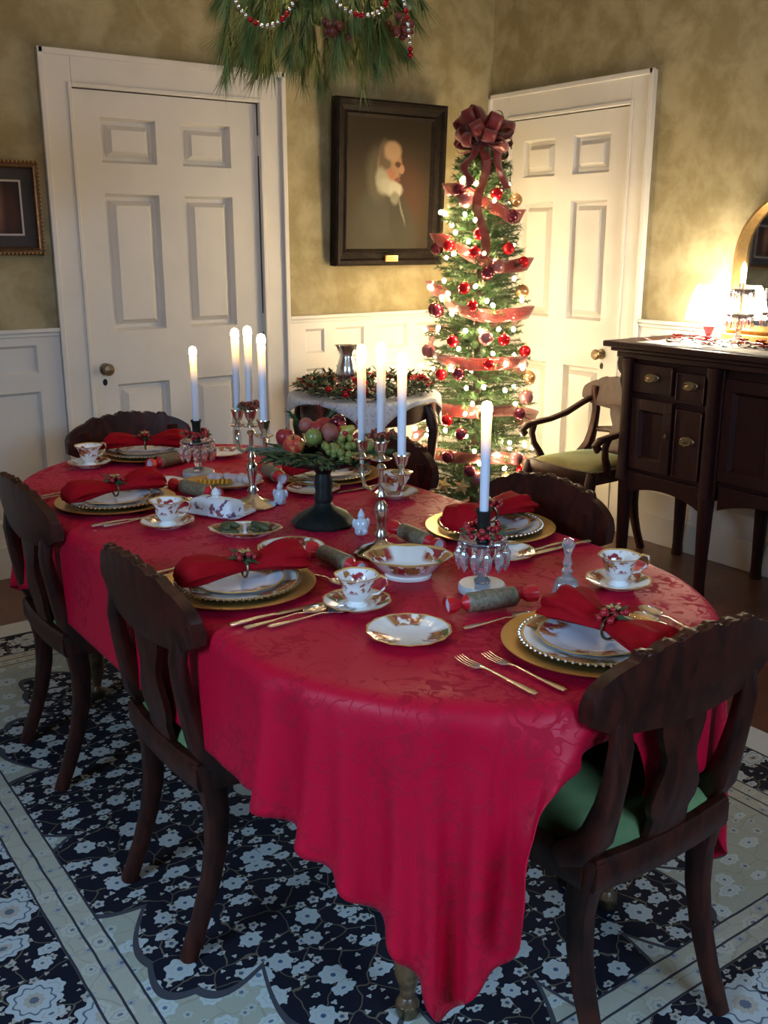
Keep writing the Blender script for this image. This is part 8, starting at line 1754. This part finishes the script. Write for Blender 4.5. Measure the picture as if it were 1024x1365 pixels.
def apple(x,y,z,r,label,mat,lean):
    root = empty('apple', (x,y,z)); b = MB(); b.lathe([(.0001,-.78*r),(.35*r,-.9*r),(.75*r,-.6*r),(.99*r,.0),(.97*r,.35*r),(.7*r,.78*r),(.35*r,.88*r),(.1*r,.72*r),(.0001,.66*r)], 20); b.build('flesh', mat, parent=root)
    b = MB(); b.tube([(0,0,.66*r),(.003,0,1.05*r)], .0016, 6); b.build('stem', M_BARK, parent=root); root.rotation_euler = lean; tag(root, label, 'apple')
g = G('red_and_gold_apple'); g.set(col=g.mix(g.mapr(g.noise(40,2),.4,.62), (.50,.035,.03), (.62,.26,.08)), rough=.25, coat=.3); M_APPLE = g.m
M_APPLER = plain('red_apple', (.36,.03,.03), .3); M_PEAR = plain('green_yellow_pear', (.42,.36,.07), .35, 0, .2, 40); M_PEACH = plain('dusky_peach', (.36,.11,.08), .5, 0, .25, 30); M_GRAPE = plain('green_grape', (.24,.27,.07), .25, 0, .15, 30, sss=.1)
apple(FX-.065,FY+.035,T+.208,.028,'large red and gold apple at the left of the fruit compote',M_APPLE,(.3,-.3,0))
apple(FX-.055,FY+.095,T+.218,.026,'dark red apple behind the red and gold apple on the compote',M_APPLER,(.1,.2,1))
apple(FX+.000,FY+.030,T+.242,.026,'dark red apple high at the middle of the fruit compote',M_APPLER,(-.2,.2,.5))
apple(FX+.040,FY+.055,T+.245,.024,'dark red apple at the right rear of the fruit pile',M_APPLER,(.3,.4,2))
apple(FX+.085,FY-.045,T+.214,.025,'dark red apple at the right edge of the compote, behind a candle cup',M_APPLER,(.3,.5,1))
def round_fruit(name,x,y,z,r,label,cat,mat,sc=(1,1,1)):
    root = empty(name,(x,y,z)); b = MB(); b.sph((0,0,0), r, 18, sc)
    if name == 'pear': b.lathe([(r*.8,r*.3),(r*.55,r*1.0),(r*.35,r*1.5),(r*.1,r*1.7),(.0001,r*1.72)], 14)
    b.build('flesh', mat, parent=root); b = MB(); b.tube([(0,0,r*.9 if name!='pear' else r*1.6),(.002,.001,r*1.15 if name!='pear' else r*2.0)], .0014, 6); b.build('stem', M_BARK, parent=root); tag(root, label, cat); return root
round_fruit('peach',FX+.014,FY-.012,T+.240,.025,'dusky pink peach beside the green pear on the compote','peach',M_PEACH)
round_fruit('pear',FX+.052,FY-.020,T+.235,.023,'yellow green pear at the right of the fruit compote','pear',M_PEAR).rotation_euler = (.9,.5,0)
round_fruit('lime',FX-.030,FY-.005,T+.234,.022,'green lime above the grapes on the compote','lime',M_GRAPE)
# grapes: one bunch
gbn = empty('grape_bunch',(FX+.000,FY-.078,T+.200)); tag(gbn, 'bunch of green grapes spilling over the front of the compote', 'grapes')
b = MB(); b.tube([(0,.03,.03),(0,.0,.02),(.005,-.03,.0),(.01,-.05,-.02)], .002, 6); b.build('stalk', M_BARK, parent=gbn)
gs = MB(); gs.sph((0,0,0), .0098, 12, (1,1,1.1)); g0 = gs.build('grape', M_GRAPE, parent=gbn)
for k in range(34):
    o = g0 if k == 0 else g0.copy()
    if k: COL.objects.link(o); o.parent = gbn
    f = k/33; a = k*2.4; q = .036*(1-.45*f)
    o.location = (q*math.cos(a)+.004, .022-.072*f+q*.5*math.sin(a), .028-.040*f+.012*math.sin(a*1.7))
# sprigs
def sprig(x,y,z,az,el,L,label,mat,seed,n=150):
    root = empty('pine_sprig',(x,y,z)); rn = random.Random(seed); d = Vector((math.cos(az)*math.cos(el), math.sin(az)*math.cos(el), math.sin(el)))
    b = MB(); b.tube([(0,0,0), tuple(d*L)], .0018, 5); b.build('twig', M_BARK, parent=root)
    b = MB(); s = d.cross(Vector((0,0,1))).normalized(); u = s.cross(d)
    for i in range(n):
        w = rn.uniform(0,2*PI); rad = s*math.cos(w)+u*math.sin(w)*.6; p = d*(L*i/n); q = p+(rad*.8+d*.7)*rn.uniform(.016,.028); e = d.cross(rad).normalized()*.0016; b.tri(p+e,p-e,q)
    b.build('needles', mat, parent=root, smooth=False); tag(root, label, 'sprig', 'evergreen sprigs in the fruit compote')
lz = T+.192
sprig(FX-.06,FY+.045,lz,math.atan2(.58,-.814),.05,.115,'pale blue green sprig reaching out at the left of the compote',M_SPRIG,1,240)
sprig(FX-.07,FY+.020,lz,math.atan2(.35,-.814),.12,.10,'second pale sprig just in front at the left of the compote',M_SPRIG,2,240)
sprig(FX-.02,FY+.05,lz+.04,math.atan2(.8,-.3),.8,.07,'dark sprig rising behind the compote fruit at the left',M_FIR,3)
sprig(FX+.03,FY+.05,lz+.04,math.atan2(.3,.6),.7,.07,'dark sprig rising behind the compote fruit at the right',M_FIR,4)
sprig(FX+.06,FY-.06,lz,math.atan2(-.4,.8),.0,.09,'dark sprig over the right rim of the compote',M_FIR,5,200)
sprig(FX+.00,FY-.07,lz-.005,math.atan2(-.9,.1),-.1,.07,'dark sprig over the front rim of the compote',M_FIR,6,200)
round_fruit('peach',FX-.022,FY+.045,T+.256,.019,'dusky peach at the top of the fruit pile toward the left','peach',M_PEACH)
round_fruit('plum',FX+.062,FY+.022,T+.258,.021,'dark red plum at the top right of the fruit pile','plum',M_DARKBALL)
round_fruit('lime',FX+.085,FY-.072,T+.212,.021,'small green lime at the front right rim of the compote','lime',M_GRAPE)
sprig(FX+.05,FY+.08,lz+.03,math.atan2(.5,.2),1.0,.08,'red tipped sprig standing up at the rear of the compote',M_RUSTBERRY,7)
b = MB()
for k in range(24): b.sph((FX+.055+rn.uniform(-.04,.05), FY-.01+rn.uniform(-.04,.05), T+.232+rn.uniform(-.02,.03)), .0075, 8)
tag(b.build('holly_berries', M_BERRY), 'dark red holly berries scattered among the compote fruit', 'berries', kind='stuff')
# a box of parcels and greenery at the foot of the tree
M_FOLG = None

# ------------------------------------------------------------------ light
def light(name, typ, loc, energy, col, size=None, rot=None, sy=None):
    l = bpy.data.lights.new(name, typ); l.energy = energy; l.color = col
    if typ == 'AREA':
        l.shape = 'RECTANGLE'; l.size = size; l.size_y = sy or size
    elif size is not None: l.shadow_soft_size = size
    o = bpy.data.objects.new(name, l); COL.objects.link(o); o.location = loc
    if rot: o.rotation_euler = rot
    return o
# dusk daylight through the two window openings
light('sky_light', 'AREA', (XL-1.05,.70,2.75), 320, (.40,.66,1.0), 1.9, (0,R(-52),0), 1.5)
light('sky_light', 'AREA', (1.0,YF-1.05,2.75), 300, (.42,.67,1.0), 1.9, (R(52),0,0), 1.5)
w = bpy.data.worlds.new('dusk'); SC.world = w; w.use_nodes = True
w.node_tree.nodes['Background'].inputs[0].default_value = (.30,.42,.62,1); w.node_tree.nodes['Background'].inputs[1].default_value = .6

# ------------------------------------------------------------------ camera
pitch, roll, yaw = .2678, .00076, .9514
fwd = Vector((math.cos(yaw)*math.cos(pitch), math.sin(yaw)*math.cos(pitch), -math.sin(pitch)))
rt = Vector((math.sin(yaw), -math.cos(yaw), 0)); up = rt.cross(fwd)
r2 = rt*math.cos(roll)+up*math.sin(roll); u2 = -rt*math.sin(roll)+up*math.cos(roll)
cam = bpy.data.cameras.new('camera'); co = bpy.data.objects.new('camera', cam); COL.objects.link(co)
mw = Matrix((( r2.x,u2.x,-fwd.x,0),(r2.y,u2.y,-fwd.y,0),(r2.z,u2.z,-fwd.z,1.487),(0,0,0,1)))
co.matrix_world = mw
cam.sensor_fit = 'VERTICAL'; cam.sensor_height = 24; cam.sensor_width = 24; cam.lens = 24*1322/1365
cam.clip_start = .05; cam.clip_end = 50
SC.camera = co
SC.view_settings.view_transform = 'Standard'; SC.view_settings.look = 'None'
SC.view_settings.gamma = 1; SC.view_settings.use_curve_mapping = False
SC.view_settings.exposure = 0.0
SC.cycles.use_denoising = True
SC.cycles.max_bounces = 8; SC.cycles.transparent_max_bounces = 8; SC.cycles.caustics_reflective = False; SC.cycles.caustics_refractive = False
SC.cycles.sample_clamp_indirect = 4
